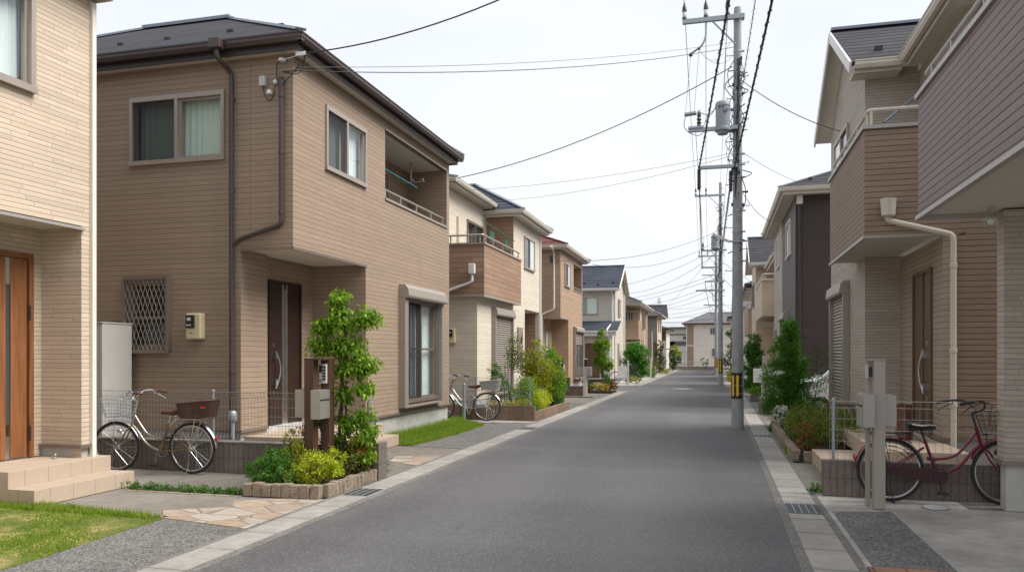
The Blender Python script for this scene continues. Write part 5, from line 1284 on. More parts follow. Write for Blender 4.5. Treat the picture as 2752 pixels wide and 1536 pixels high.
tree('small camellia-like sapling behind the rear basket of the silver bicycle', (-5.05,18.5,.13), [(-.1,0,.9)], [(-.26,0,1.08,.14,.2,.14),(-.2,.05,.82,.18,.2,.18),(-.05,0,.66,.14,.2,.12)], 'l_green', 1300, .045, bark='bark_dark', r0=.014, cl=14)
tree('tall yellow-green bush before the porch of the cream house', (-4.72,20.4,.13), [(-.05,0,1.2),(.1,.1,.9)], [(.03,0,1.6,.18,.2,.28),(-.08,0,1.28,.30,.3,.26),(.12,.1,1.0,.36,.3,.30),(-.25,.1,1.05,.2,.3,.3),(.0,0,.65,.36,.3,.28)], 'l_yellow', 7500, .046, cl=22, r0=.018)
tree('tall green bush next to the brown mail post', (-4.52,21.3,.13), [(0,0,1.0),(.08,0,1.3)], [(-.02,0,1.55,.12,.2,.25),(.03,0,1.18,.28,.3,.32),(.10,.1,.78,.34,.3,.32),(-.16,0,.7,.25,.3,.3),(.2,0,.45,.26,.3,.25)], 'l_tree', 8000, .044, cl=24, r0=.018)
shrub('rounded light green bush in the middle of the ribbed planter', (-4.75,19.2,.13), [(0,0,.42,.30,.3,.36),(.05,.1,.66,.24,.25,.22),(-.2,0,.3,.25,.3,.28)], 'l_tree', 5500, .040, cl=26)
shrub('golden shrub at the street side of the ribbed planter', (-4.42,19.4,.13), [(0,0,.22,.24,.45,.22),(.02,.4,.28,.2,.3,.2)], 'l_lime', 4200, .038, cl=26)
shrub('low golden flowering shrub behind the mesh of the ribbed planter', (-5.05,18.25,.13), [(0,0,.14,.5,.2,.14),(.4,.1,.18,.3,.2,.16)], 'l_yellow', 4000, .032, ('f_yellow', 150, .03))
shrub('small green ground shrub at the front right corner of the ribbed planter', (-4.40,18.3,.13), [(0,0,.08,.18,.3,.10),(.0,.4,.08,.15,.2,.1)], 'l_green', 2600, .032)
shrub('dark green shrub at the far end of the ribbed planter', (-4.45,21.8,.13), [(0,0,.3,.25,.35,.3),(.05,-.4,.2,.2,.3,.2)], 'l_green', 3400, .038)
shrub('white daisy patch behind the front wheel of the silver bicycle', (-6.35,18.05,.1), [(0,0,.18,.45,.15,.22)], 'l_olive', 900, .03, ('f_white', 700, .03))
shrub('little yellow-flowered weed in front of the ribbed wall', (-5.82,17.66,0), [(0,0,.1,.12,.08,.12)], 'l_green', 350, .035, ('f_yellow', 24, .04))
mp_ = thing('mail_post', 'brown wooden mail post with a charcoal letter box behind the ribbed planter', 'mail post', (-4.58,23.2,0))
MB().box(-4.68,-4.50,23.1,23.25,0,1.46).build('post', M['post_brown'], mp_, bevel=.004); q = MB(); q.box(-4.49,-4.33,23.05,23.35,.54,.86); q.build('letter_box', M['mailbox_dark'], mp_, bevel=.008); q = MB(); q.box(-4.499,-4.47,23.08,23.2,1.0,1.24); q.build('intercom', M['tank'], mp_); q = MB(); q.tube([(-4.57,23.1,1.3),(-4.57,23.08,1.3)], .03, 14); q.build('lamp', M['lamp_glass'], mp_)

# ------------------------------------------------------------------ tan house with maroon roof (fourth)
h4 = thing('house', 'tan brick-sided house with a maroon hip roof', 'house', (-5.7, 28.7, 0)); E = Face('E', -5.7)
mb = MB(); Face('S', 28.7).wall(mb, -12, -6.36, .3, 5.5); Face('S', 28.7).wall(mb, -6.36, -5.7, 2.93, 5.5)
E.wall(mb, 28.7, 33.55, 2.93, 5.5, [(31.45,33.4,4.18,5.25)], .1); E.wall(mb, 30.3, 33.55, .4, 2.93); Face('E', -6.36).wall(mb, 28.7, 30.3, .3, 2.93); Face('S', 30.3).wall(mb, -6.36, -5.7, .3, 2.93); Face('N', 33.55).wall(mb, -12, -5.7, .3, 5.5)
Face('E', -6.9).wall(mb, 31.45, 33.4, 3.3, 5.25); Face('S', 33.4).wall(mb, -6.9, -5.8, 3.3, 5.25); Face('N', 31.45).wall(mb, -6.9, -5.8, 3.3, 5.25); mb.build('wall', M['tan_brick'], h4)
mb = MB(); mb.box(-6.9,-5.8,31.45,33.4,5.252,5.27); mb.box(-6.35,-5.71,28.71,30.29,2.932,2.95); mb.build('soffit_board', M['soffit'], h4)
mb = MB(); mb.box(-5.71,-5.685,28.68,30.32,2.90,2.935); mb.box(-6.36,-5.69,28.68,28.699,2.90,2.935); mb.box(-5.82,-5.68,31.42,33.42,4.15,4.18); mb.build('trim', M['champagne'], h4)
handrail(h4, [(-5.75,31.5,4.32),(-5.75,33.35,4.32)], 4.18, .02, step=.18)
small_window(h4, E, 29.5, 30.52, 4.22, 5.04); sh = shutter_window(h4, E, 31.42, 33.2, .62, 2.45, z_open=1.95, box_h=.24); q = MB(); E.box(q, 31.42, 33.2, .012, .03, .62, 1.94); q.build('glass_pane', M['glass_dark'], sh); q = MB(); E.box(q, 32.2, 32.26, .03, .05, .62, 1.94); q.build('mullion', M['champagne'], sh)
small_window(h4, Face('E',-6.36), 29.0, 29.5, .9, 2.4, split=False, a='glass_pale')
mb = MB(); mb.box(-12,-6.38,28.72,33.5,0,.3); mb.box(-6.38,-5.72,30.32,33.5,0,.4); mb.build('foundation', M['found'], h4)
eaves(h4, -12, -5.43, 28.42, 33.78, 5.50, .14, 'ESN', 'gutter_cream', 'gutter_cream'); hip_roof(h4, -12, -5.40, 28.39, 33.81, 5.65, 1.15, None, 'x', 'roof_red', 'roof_red', [(-6.6,28.9,5.95)])
downpipe(h4, bend([(-5.95,28.2,5.55),(-5.93,28.62,5.35),(-5.93,28.62,3.25),(-6.40,28.62,3.05),(-6.40,28.62,.05)], .06), .036, 'gutter_white')
mb = MB(); mb.box(-6.08,-5.98,28.6,28.699,5.05,5.25); mb.sphere((-6.03,28.6,5.04), .05, 8, 6); mb.build('cable_insulator', M['insul_dark'], h4); MB().sphere((-5.8,28.62,5.02), .03, 8, 6).build('cable_insulator', M['insul_dark'], h4)
ps = thing('porch_steps', 'pale steps before the porch of the tan house', 'steps', (-6.,29.4,0)); MB().box(-6.34,-5.5,28.9,30.25,0,.3).build('upper_step', M['tile'], ps); MB().box(-5.498,-5.2,28.9,30.25,0,.15).build('lower_step', M['tile'], ps)
lw_ = thing('garden_wall', 'low brown block wall beside the white mail post', 'wall', (-5.,28.2,0)); mb = MB(); mb.box(-5.55,-4.66,28.2,28.33,0,.37); mb.build('course', M['block_brown'], lw_); mb = MB(); mb.box(-5.57,-4.64,28.18,28.35,.372,.40); mb.build('cap', M['block_grey'], lw_); mb = MB(); mb.box(-5.8,-4.3,27.6,28.0,0,.05); mb.build('base', M['block_grey'], lw_)
def fmail(label, x, y, h, mat='post_white', box=True, w=.07, bm='mailbox'):
    t = thing('mail_post', label, 'mail post', (x,y,0)); MB().box(x-w,x+w,y-.06,y+.06,0,h).build('post', M[mat], t, bevel=.006)
    if box:
        q = MB(); q.box(x+w+.01,x+w+.16,y-.16,y+.16,h*.55,h*.79); q.build('letter_box', M[bm], t, bevel=.008); q = MB(); q.box(x-w-.26,x-w-.005,y-.1,y+.12,h*.56,h*.78); q.build('letter_box', M[bm], t, bevel=.008)
        q = MB(); q.box(x-.02,x+.09,y-.085,y-.062,h*.8,h*.98); q.build('name_plate', M['black_plastic'], t)
    return t
fmail('white mail post with grey letter box in front of the tan house', -4.62, 27.83, 1.40)
tree('young yellow-green tree by the corner of the side street', (-4.66,32.25,.1), [(0,0,1.2),(.05,0,2.0)], [(-.03,0,2.32,.12,.15,.25),(-.03,0,1.98,.24,.25,.2),(-.2,0,1.78,.2,.25,.17),(.16,0,1.82,.22,.25,.22),(0,0,1.5,.22,.25,.16),(-.1,0,1.22,.26,.25,.2),(.2,0,1.15,.27,.25,.22),(.3,0,.9,.18,.2,.16),(0,0,.85,.2,.2,.14)], 'l_tree', 8000, .056, r0=.025, cl=26, spread=.16)
shrub('tall red-flowered shrub at the right of the corner flower bed', (-4.35,32.2,.1), [(0,0,.22,.25,.2,.22),(.2,0,.16,.16,.2,.18)], 'l_green', 1500, .04, ('f_red', 260, .05))
shrub('yellow and orange flowers in the corner flower bed', (-4.75,31.95,.05), [(0,0,.14,.42,.2,.17)], 'l_yellow', 1500, .04, ('f_yellow', 300, .045))
shrub('orange flowers at the left of the corner flower bed', (-5.15,32.0,.05), [(0,0,.2,.2,.2,.2)], 'l_green', 900, .04, ('l_orange', 220, .05))
shrub('green leafy shrub under the young corner tree', (-4.55,32.5,.1), [(0,0,.38,.2,.2,.3)], 'l_green', 1200, .045)
sheet('flower_bed', [(-5.6, 31.5), (-4.1, 31.5), (-4.1, 32.6), (-5.6, 32.6)], 0.06, 'soil')
mesh_fence('grey mesh fence behind the corner flower bed', -6.4, -4.15, 32.72, .1, .95, (-6.3,-5.3,-4.2), .11)

# ------------------------------------------------------------------ greige gabled house (fifth)
h5 = thing('house', 'greige gabled house with a blue-grey roof and small lower roof, past the side street', 'house', (-5.75, 45.2, 0)); E = Face('E', -5.75)
mb = MB(); Face('S', 45.2).wall(mb, -13, -5.75, .2, 5.35); E.wall(mb, 45.2, 49.6, .2, 5.35); mb.poly([(-5.75,45.2,5.35),(-5.75,49.6,5.35),(-5.75,47.4,6.85)]); Face('N', 49.6).wall(mb, -13, -5.75, .2, 5.35)
mb.build('wall', M['grey_beige'], h5)
gable_roof(h5, -13, -5.45, 44.7, 50.1, 5.38, 1.55, 'x', 'roof_blue', 'gutter_white'); g = MB(); gutter_bar(g, (-13,44.72,5.36), (-5.5,44.72,5.36), (0,-1,0), .13, .13); g.build('gutter', M['gutter_white'], h5); s = MB(); s.box(-13,-5.5,44.75,45.19,5.22,5.25); s.build('soffit', M['soffit'], h5)
small_window(h5, Face('S',45.2), -8.0, -6.82, 3.93, 4.82, a='curtain_grey', b='curtain'); small_window(h5, E, 46.45, 47.5, 3.85, 4.8)
lr = MB(); z0, z1 = 2.95, 3.5; lr.poly([(-9.5,43.6,z0),(-5.42,43.6,z0),(-5.42,45.19,z1),(-9.5,45.19,z1)]); lr.poly([(-9.5,43.6,z0-.06),(-9.5,45.19,z1-.06),(-5.42,45.19,z1-.06),(-5.42,43.6,z0-.06)]); lr.quad((-9.5,43.6,z0-.06),(-5.42,43.6,z0-.06),(-5.42,43.6,z0),(-9.5,43.6,z0)); lr.quad((-5.42,43.6,z0-.06),(-5.42,45.19,z1-.06),(-5.42,45.19,z1),(-5.42,43.6,z0)); lr.build('lower_roof', M['roof_blue'], h5)
g = MB(); gutter_bar(g, (-9.5,43.6,2.9), (-5.46,43.6,2.9), (0,-1,0), .13, .12); g.box(-9.5,-5.5,43.63,43.66,2.6,2.88); g.build('porch_gutter', M['gutter_white'], h5)
mb = MB(); Face('S',44.2).wall(mb,-9.5,-5.8,.2,2.9,[(-8.4,-6.5,.2,2.2)]); Face('E',-5.8).wall(mb,44.2,45.19,.2,2.9); mb.build('porch_wall', M['grey_beige'], h5); mb = MB(); mb.box(-8.4,-6.5,44.32,44.4,.2,2.2); dr = mb.build('door', M['door_brown'], h5); mb = MB(); mb.box(-7.42,-7.36,44.29,44.318,.2,2.2); mb.build('door_strip', M['alu'], dr)
downpipe(h5, bend([(-5.95,44.62,5.3),(-5.9,45.12,5.1),(-5.9,45.12,3.4),(-6.0,43.5,2.95),(-5.95,43.52,2.6),(-5.9,44.1,2.4),(-5.9,44.1,.1)], .08), .045, 'gutter_white'); downpipe(h5, [(-5.7,49.45,5.3),(-5.7,49.45,.1)], .045, 'gutter_white')
mb = MB(); E.box(mb, 46.3, 46.8, .002, .05, .9, 2.2); mb.build('grille_window', M['shutter'], h5)
fmail('white slim marker post on the corner past the side street', -4.42, 39.9, 1.25, box=False, w=.045); nb = thing('notice_board', 'white board on a low frame past the side street', 'board', (-4.85,41,0)); MB().box(-5.1,-4.62,41.,41.05,.32,.95).build('panel', M['white_metal'], nb); mb = MB(); mb.box(-5.1,-5.06,41.01,41.04,0,.32); mb.box(-4.66,-4.62,41.01,41.04,0,.32); mb.build('legs', M['steel'], nb)
far_bicycle('dark bicycle parked facing the street by the greige gabled house', (-5.25,41.3,0), math.radians(20), 'black_plastic', 'bicycles parked by the far houses')
far_bicycle('silver bicycle parked between the white board and the big round bush', (-4.75,42.6,0), math.radians(100), 'bike_silver', 'bicycles parked by the far houses')
tree('big round dark green bush in front of the balcony house', (-4.72,47.6,0), [(0,0,1.4),(-.3,0,1.5),(.3,0,1.3)], [(-.1,0,1.75,.55,.6,.5),(-.45,0,1.35,.45,.6,.55),(.3,.1,1.4,.45,.5,.6),(.2,-.3,1.2,.4,.4,.5),(0,0,.75,.55,.5,.5),(.1,-.2,.4,.5,.4,.4)], 'l_hedge', 11000, .09, r0=.04, cl=30, spread=.14, shell=.3)
shrub('dry grassy clump with orange flowers below the round bush', (-4.6,43.5,0), [(0,0,.15,.4,.5,.18)], 'l_yellow', 900, .06, ('l_orange', 90, .06))

# ------------------------------------------------------------------ farther houses, left
h6 = thing('house', 'beige house with a tan balcony box and grey-brown hip roof', 'house', (-5.45, 54.3, 0)); E = Face('E', -5.45)
mb = MB(); E.wall(mb, 57.0, 63., .1, 4.95); Face('S', 57.0).wall(mb, -12, -5.45, 2.6, 4.95); Face('N', 63).wall(mb, -12, -5.45, .1, 4.95); E2 = Face('E', -6.3); E2.wall(mb, 53.5, 57., .1, 4.95); Face('S', 53.5).wall(mb, -12, -6.3, .1, 4.95); mb.build('wall', M['beige_plain'], h6)
mb = MB(); Face('S', 54.3).wall(mb, -9, -5.3, 2.6, 3.95); Face('E', -5.3).wall(mb, 54.3, 57.0, 2.6, 3.95); Face('N',57.0).wall(mb,-5.45,-5.3,2.6,3.95); mb.poly([(-9,54.3,2.6),(-5.3,54.3,2.6),(-5.3,57.,2.6),(-9,57.,2.6)]); b6 = mb.build('balcony', M['tan_plain'], h6)
q = MB(); [q.box(x,x+.03,54.32,54.35,3.95,4.55) for x in [-5.35-.25*i for i in range(9)]]; q.box(-7.6,-5.32,54.31,54.36,4.5,4.55); q.build('railing', M['trim_grey'], b6); q = MB(); [q.box(-6.7+.35*i,-6.45+.35*i,54.6,54.63,3.8,4.5) for i in range(3)]; q.build('glass_door', M['glass_dark'], h6)
mb = MB(); E.box(mb, 58.2, 60.2, .004, .03, .1, 4.9); E.box(mb, 61.4,63.,.004,.03,.1,4.9); mb.build('tan_panel', M['tan_plain'], h6)
for y in (58.4, 59.5): small_window(h6, Face('E',-5.41), y, y+.7, 3.5, 4.7, split=False)
eaves(h6, -12, -5.0, 53., 63.5, 4.95, .18, 'ESN', 'gutter_cream', 'gutter_cream'); hip_roof(h6, -12, -4.97, 52.95, 63.55, 5.13, 1.5, None, 'y', 'roof_brown')
mb = MB(); mb.poly([(-6.9,53.2,2.35),(-5.25,53.4,2.5),(-4.95,54.8,2.5),(-6.6,54.8,2.3)]); mb.poly([(-6.9,53.2,2.31),(-6.6,54.8,2.26),(-4.95,54.8,2.46),(-5.25,53.4,2.46)]); mb.build('canopy', M['trim_white'], h6)
h7 = thing('house', 'grey-brown two-storey house with a dark gabled roof near the street end on the left', 'house', (-5.3, 66, 0)); E = Face('E', -5.0)
mb = MB(); E.wall(mb, 67.5, 73., .1, 4.8); Face('N',73).wall(mb,-11,-5.0,.1,4.8); mb.build('wall', M['beige_plain'], h7); mb = MB(); Face('S', 67.5).wall(mb, -11, -5.0, 2.6, 4.8); Face('S', 66.).wall(mb, -11, -5.35, .1, 3.5); Face('E', -5.35).wall(mb, 66., 67.5, .1, 3.5); mb.build('grey_wall', M['grey_siding'], h7)
eaves(h7, -11, -4.6, 67., 73.4, 4.8, .15, 'ES', 'gutter_cream', 'fascia_brown'); hip_roof(h7, -11, -4.58, 66.95, 73.45, 4.95, 1.4, None, 'x', 'roof_brown'); gable_roof(h7, -10, -4.5, 70.5, 74., 5.05, 1.0, 'x', 'roof_dark', 'fascia_brown', False)
for y in (68.5, 70.8): small_window(h7, E, y, y+.8, 3.6, 4.5)
q = MB()
for i in range(14): q.sphere((-6.2+rnd.uniform(-.4,.5), 66.3, 3.6+rnd.uniform(0,.35)), .09, 6, 4)
tag(q.build('laundry', M['trim_white']), 'white laundry on the balcony of the grey-brown house', 'laundry')
h8 = thing('house', 'small dark-roofed house with a pale wall behind the far left trees', 'house', (-5.3, 76.5, 0)); mb = MB(); Face('S',76.5).wall(mb,-11,-4.8,.1,2.9); Face('E',-4.8).wall(mb,76.5,82.,.1,3.9); Face('S',76.7).wall(mb,-11,-4.8,2.9,3.9); mb.build('wall', M['white_siding'], h8); mb = MB(); [mb.box(-6.6,-4.9,76.44,76.49,2.95+.13*i,3.03+.13*i) for i in range(7)]; mb.build('slat_screen', M['roof_brown'], h8); eaves(h8,-11,-4.4,76.,82.4,3.95,.1,'ES','fascia_brown','fascia_brown'); hip_roof(h8,-11,-4.38,75.95,82.45,4.05,.9,None,'x','roof_dark')
h9 = thing('house', 'pale flat-roofed modern house with dark balcony bands in the far background', 'house', (-6., 100., 0)); mb = MB(); mb.box(-8.5,-2.,100.,108.,0,4.85); mb.build('wall', M['white_siding'], h9); mb = MB(); [mb.box(-8.5,-2.,99.9,99.99,z,z+h_) for z,h_ in ((2.7,.5),(4.0,.12))]; mb.box(-6.6,-5.2,99.9,99.99,1.9,3.2); mb.box(-4.2,-2.,99.88,99.97,3.5,3.8); mb.build('balcony_band', M['dark_grey'], h9); mb = MB(); mb.box(-8.8,-1.8,99.4,108.3,4.852,5.0); mb.build('flat_roof', M['roof_grey'], h9)
for x in (-7.6,-5.0): small_window(h9, Face('S',100.), x, x+1.2, .5, 1.9)
mb = MB(); [mb.box(-8.2+i*.35,-8.19+i*.35,99.5,99.53,5.0,5.5) for i in range(18)]; mb.box(-8.2,-2.2,99.49,99.54,5.5,5.55); mb.build('roof_railing', M['roof_brown'], h9)
# the house that closes the street
he = thing('apartment_building', 'cream two-storey block with brown corner panels closing the end of the street', 'building', (-1., 86., 0)); S = Face('S', 86.)
mb = MB(); S.wall(mb, -3.25, 4., .2, 4.78); Face('W',-3.25).wall(mb, 86., 95., .2, 4.78); Face('E',4.).wall(mb,86.,95.,.2,4.78); mb.build('wall', M['pale_wall'], he)
mb = MB(); S.box(mb,-3.2,-2.5,.004,.03,.3,2.45); S.box(mb,-3.2,-2.5,.004,.03,2.56,4.7); mb.build('brown_panel', M['tan_plain'], he); mb = MB(); S.box(mb,-3.28,-3.2,.0,.05,.2,4.78); S.box(mb,-2.5,-2.42,.0,.05,.2,4.78); S.box(mb,-3.2,-2.5,.0,.05,2.45,2.56); mb.build('trim', M['trim_white'], he)
small_window(he, S, -.75, -.32, 3.75, 4.35, b='glass_dark'); small_window(he, S, -.55, -.32, 1.4, 2.15, split=False); mb = MB(); mb.sphere((-1.36,85.95,4.4), .07, 10, 6); mb.build('vent_hood', M['trim_grey'], he); mb = MB(); S.box(mb,-2.4,4.,.002,.01,2.49,2.52); mb.build('band', M['trim_grey'], he)
eaves(he, -3.65, 4.4, 85.5, 95.4, 4.78, .12, 'SW', 'gutter_brown', 'fascia_brown'); hip_roof(he, -3.67, 4.42, 85.45, 95.45, 4.9, 1.35, 2.6, 'x', 'roof_grey', 'roof_grey', [(x,86.2,5.22) for x in (-2.2,-1.6,-1.,-.4,.2)])
ew_ = thing('end_wall', 'low grey block wall with a white rail fence across the street end', 'wall', (-1.5, 79., 0)); mb = MB(); mb.box(-3.5,.3,79.,79.15,0,.36); mb.box(-9,-3.5,81.,81.15,0,.36); mb.build('course', M['block_grey'], ew_); mb = MB()
for z in (.42,.85): mb.box(-3.5,.2,79.05,79.09,z,z+.03); mb.box(-6,-3.5,81.05,81.09,z,z+.03)
for i in range(38): mb.box(-3.5+i*.1,-3.492+i*.1,79.06,79.075,.42,.87)
mb.build('rail', M['white_metal'], ew_); mb = MB(); [mb.box(x,x+.05,79.03,79.1,.0,1.0) for x in (-3.4,-1.3)]; mb.build('fence_post', M['white_metal'], ew_)
tree('small thin tree behind the end wall', (-1.35,79.6,0), [(0,0,.9)], [(-.25,0,1.05,.25,.2,.1),(.3,0,1.,.25,.2,.1),(.05,0,.6,.15,.2,.25),(.3,0,.55,.15,.2,.25)], 'l_dark', 700, .08, r0=.02)
tree('yellow-green tree beyond the end of the street', (-4.3,81.5,0), [(0,0,1.6)], [(0,0,2.1,.45,.4,.35),(.35,0,1.6,.4,.4,.3),(-.3,0,1.5,.4,.4,.4),(-.45,0,.9,.45,.4,.45)], 'l_yellow', 2200, .11, r0=.05, cl=24)
tree('tall narrow tree beside the grey-brown house', (-4.45,63.5,0), [(0,0,1.8)], [(.0,0,2.3,.2,.3,.4),(-.1,0,1.7,.35,.3,.4),(.1,0,1.1,.35,.3,.4),(0,0,.5,.35,.3,.4)], 'l_dark', 3000, .085, r0=.04, cl=22)
tree('dark upright bush next to the far mail posts', (-4.0,72.5,0), [(0,0,1.3)], [(0,0,1.5,.3,.4,.5),(.05,0,.8,.35,.4,.6)], 'l_dark', 1600, .10, r0=.04)
shrub('rusty dry bush at the foot of the grey-brown house', (-4.75,62.,0), [(0,0,.5,.3,.4,.5)], 'l_olive', 900, .07); shrub('green shrub in front of the far grey wall on the left', (-4.45,54.,0), [(0,0,.3,.28,.4,.32),(.1,-.6,.2,.25,.4,.22)], 'l_green', 1600, .06)
shrub('pale flowering shrub by the far left mail post', (-4.85,58.,0), [(0,0,.4,.5,.5,.4)], 'l_olive', 1200, .06, ('f_white', 200, .07)); shrub('olive hedge tuft where the left kerb ends', (-4.2,66.,0), [(0,0,.15,.3,1.5,.16)], 'l_yellow', 900, .07)
for x, y, h_, L in ((-4.35,53.,1.35,'white slim post in front of the beige balcony house'), (-4.45,68.,1.6,'grey mail post in front of the grey-brown house'), (-4.2,73.5,1.45,'farthest mail post on the left side')): fmail(L, x, y, h_, box=False, w=.06)
cpo = thing('carport', 'carport with a pale flat roof among the far left houses', 'carport', (-4.6,71.,0)); MB().box(-5.1,-3.75,70.2,72.2,2.0,2.08).build('roof', M['trim_grey'], cpo); mb = MB(); [mb.box(x,x+.08,70.4,70.48,0,2.) for x in (-4.7,)]; mb.build('post', M['white_metal'], cpo)
an = thing('tv_antenna', 'thin tv antenna mast above the far left roofs', 'antenna', (-5.6,78.,4.8)); mb = MB(); mb.tube([(-5.6,78.,4.8),(-5.6,78.,7.2)], .025, 5); mb.build('mast', M['cable_grey'], an); mb = MB(); [mb.tube([(-5.85+.02*i,78.,6.6+.12*i),(-5.35-.02*i,78.,6.6+.12*i)], .015, 4) for i in range(5)]; mb.build('rods', M['cable_grey'], an)

# ------------------------------------------------------------------ right side: nearest house with the taupe balcony
r1 = thing('house', 'house with a dark taupe balcony overhanging at the right edge of the picture', 'house', (2.74, 8.75, 0))
mb = MB(); Face('W', 2.74).wall(mb, 8.70, 8.90, .46, 2.98); Face('S', 8.70).wall(mb, 2.74, 7., .46, 2.98); Face('N', 8.90).wall(mb, 2.74, 7., .46, 2.98); mb.build('wall', M['greige_brick'], r1)
mb = MB(); mb.box(2.765,7.,8.725,8.88,0,.46); mb.build('foundation', M['found'], r1); mb = MB(); mb.box(2.71,2.739,8.67,8.93,.455,.50); mb.box(2.739,7,8.67,8.699,.455,.50); mb.build('flashing', M['champagne_dark'], r1)
mb = MB(); W_ = Face('W', 2.03); W_.wall(mb, .5, 8.98, 3.0, 4.22); Face('N', 8.98).wall(mb, 2.03, 3.3, 3.0, 4.22); Face('E', 2.17).wall(mb, .5, 8.84, 3.2, 4.22); b1 = mb.build('balcony', M['taupe'], r1)
mb = MB(); mb.box(2.05,7.,.5,8.96,3.0,3.03); mb.build('soffit', M['soffit'], b1); mb = MB(); mb.box(2.005,2.06,.5,9.0,2.955,2.998); mb.box(2.06,3.3,8.94,9.0,2.955,2.998); mb.build('base_trim', M['trim_grey'], b1); mb = MB(); mb.box(2.0,2.19,.5,9.01,4.222,4.27); mb.box(2.19,3.3,8.82,9.01,4.222,4.27); mb.build('coping', M['trim_grey'], b1)
handrail(r1, [(2.09,.6,4.46),(2.09,8.9,4.46)], 4.27, .022, mat='trim_grey')
mb = MB(); Face('W', 3.4).wall(mb, .5, 8.9, 3.0, 5.8); Face('N', 8.9).wall(mb, 3.4, 9., 3.0, 5.8); mb.build('upper_wall', M['greige_brick'], r1); eaves(r1, 3.0, 10., .2, 9.1, 5.8, .15, 'WN', 'gutter_cream', 'gutter_cream'); hip_roof(r1, 2.97, 10., .2, 9.13, 5.95, 1.4)
lp_ = thing('porch_lamp', 'clear glass porch lamp under the taupe balcony', 'lamp', (2.60, 8.62, 2.78)); MB().lathe([(.055,0),(.062,.01),(.062,.15),(.055,.16)], (2.60,8.62,2.79), 16).build('glass_shade', M['glass'], lp_, smooth=True); MB().sphere((2.60,8.62,2.86), .03, 10, 8, (1,1,1.3)).build('bulb', M['lamp_glass'], lp_, smooth=True); mb = MB(); mb.tube([(2.60,8.62,2.94),(2.60,8.62,3.0)], .03, 10); mb.build('bracket', M['trim_grey'], lp_)

# ------------------------------------------------------------------ right side: house with the chestnut balcony
r2 = thing('house', 'greige gabled house with a chestnut boarded balcony over its porch', 'house', (2.85, 11.3, 0))
mb = MB(); S = Face('S', 11.3); S.wall(mb, 2.95, 9., .42, 3.10); Face('S', 11.3).wall(mb, 3.12, 9., 3.1, 4.58); mb.build('boarded_wall', M['bal_brown'], r2)
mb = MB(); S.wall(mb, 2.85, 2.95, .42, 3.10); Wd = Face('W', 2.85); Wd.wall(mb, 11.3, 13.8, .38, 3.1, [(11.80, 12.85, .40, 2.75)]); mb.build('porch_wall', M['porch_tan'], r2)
mb = MB(); W2 = Face('W', 2.33); W2.wall(mb, 13.8, 17.75, .42, 6.2, [(15.35,17.15,.42,2.66)]); mb.poly([(2.33,13.8,6.2),(2.33,17.75,6.2),(2.33,15.78,7.45)]); Face('S',13.8).wall(mb, 2.33, 2.85, .42, 3.1); Face('S',13.8).wall(mb, 2.33, 3.12, 3.1, 6.2); Face('N',17.75).wall(mb,2.33,9.,.42,6.2); Face('W',3.12).wall(mb, 11.3, 13.8, 3.1, 6.1); S.wall(mb, 3.12, 9., 4.58, 6.1); mb.build('wall', M['greige_brick'], r2)
mb = MB(); Wb = Face('W', 1.90); Wb.wall(mb, 11.3, 14.6, 3.14, 4.56); S.wall(mb, 1.90, 2.849, 3.14, 4.56); Face('S',11.302).wall(mb, 2.849, 3.12, 3.14, 4.56); Face('N',14.6).wall(mb, 1.9, 2.33, 3.14, 4.56); Face('E',2.03).wall(mb,11.42,14.6,3.3,4.56); Face('N',11.43).wall(mb,2.03,3.1,3.3,4.56); b2 = mb.build('balcony', M['bal_brown'], r2)
mb = MB(); mb.box(1.915,3.1,11.315,14.59,3.14,3.17); mb.build('soffit', M['soffit'], b2); mb = MB(); mb.box(1.88,1.93,11.28,14.62,3.10,3.138); mb.box(1.93,2.85,11.28,11.33,3.10,3.138); mb.build('base_trim', M['trim_grey'], b2); mb = MB(); mb.box(1.87,2.05,11.27,14.62,4.562,4.61); mb.box(2.05,3.1,11.27,11.45,4.562,4.61); mb.build('coping', M['trim_grey'], b2)
handrail(r2, [(1.96,14.6,4.83),(1.96,11.36,4.83),(3.1,11.36,4.83)], 4.61, .026, mat='gutter_cream')
mb = MB(); mb.box(2.87,9.,11.32,17.7,0,.42); mb.box(2.36,2.87,13.83,17.7,0,.42); mb.build('foundation', M['found'], r2); mb = MB(); mb.box(2.82,9,11.26,11.299,.415,.455); mb.box(2.82,2.849,11.3,11.78,.415,.455); mb.box(2.30,2.329,13.77,17.78,.415,.455); mb.build('flashing', M['champagne_dark'], r2)
shutter_window(r2, W2, 15.42, 17.08, .48, 2.64, box_h=.27)
small_window(r2, W2, 15.42, 17.0, 4.85, 5.74, mat='champagne')
q = MB(); Wd.box(q,11.80,11.85,-.05,.03,.40,2.75); Wd.box(q,12.80,12.85,-.05,.03,.40,2.75); Wd.box(q,11.85,12.80,-.05,.03,2.70,2.75); dr = q.build('door', M['door_brown'], r2); q = MB(); Wd.box(q,11.85,12.20,-.04,.006,.41,2.7); Wd.box(q,12.32,12.80,-.04,.006,.41,2.7); q.build('door_leaf', M['door_brown'], dr); q = MB(); Wd.box(q,12.20,12.32,-.04,-.004,.41,2.7); q.build('glass_slit', M['glass_dark'], dr); bow_handle(dr, Wd, 12.06, 1.0, 1.62, 'alu', .08)
gable_roof(r2, 2.06, 9.4, 13.4, 18.15, 6.22, 1.42, 'x', 'roof_dark', 'gutter_white', False); [MB().bar((x,y,z),(x+.12,y,z),.06,.09).build('snow_guard', M['sign_black'], r2) for x,y,z in ((2.50,13.95,6.58),(3.00,13.95,6.58))]
g = MB(); gutter_bar(g, (2.1,13.42,6.20), (2.85,13.42,6.20), (0,-1,0), .12, .12); g.box(2.1,2.8,13.43,13.79,6.03,6.06); g.box(2.1,2.8,13.425,13.45,6.03,6.2); g.build('gable_gutter', M['gutter_cream'], r2)
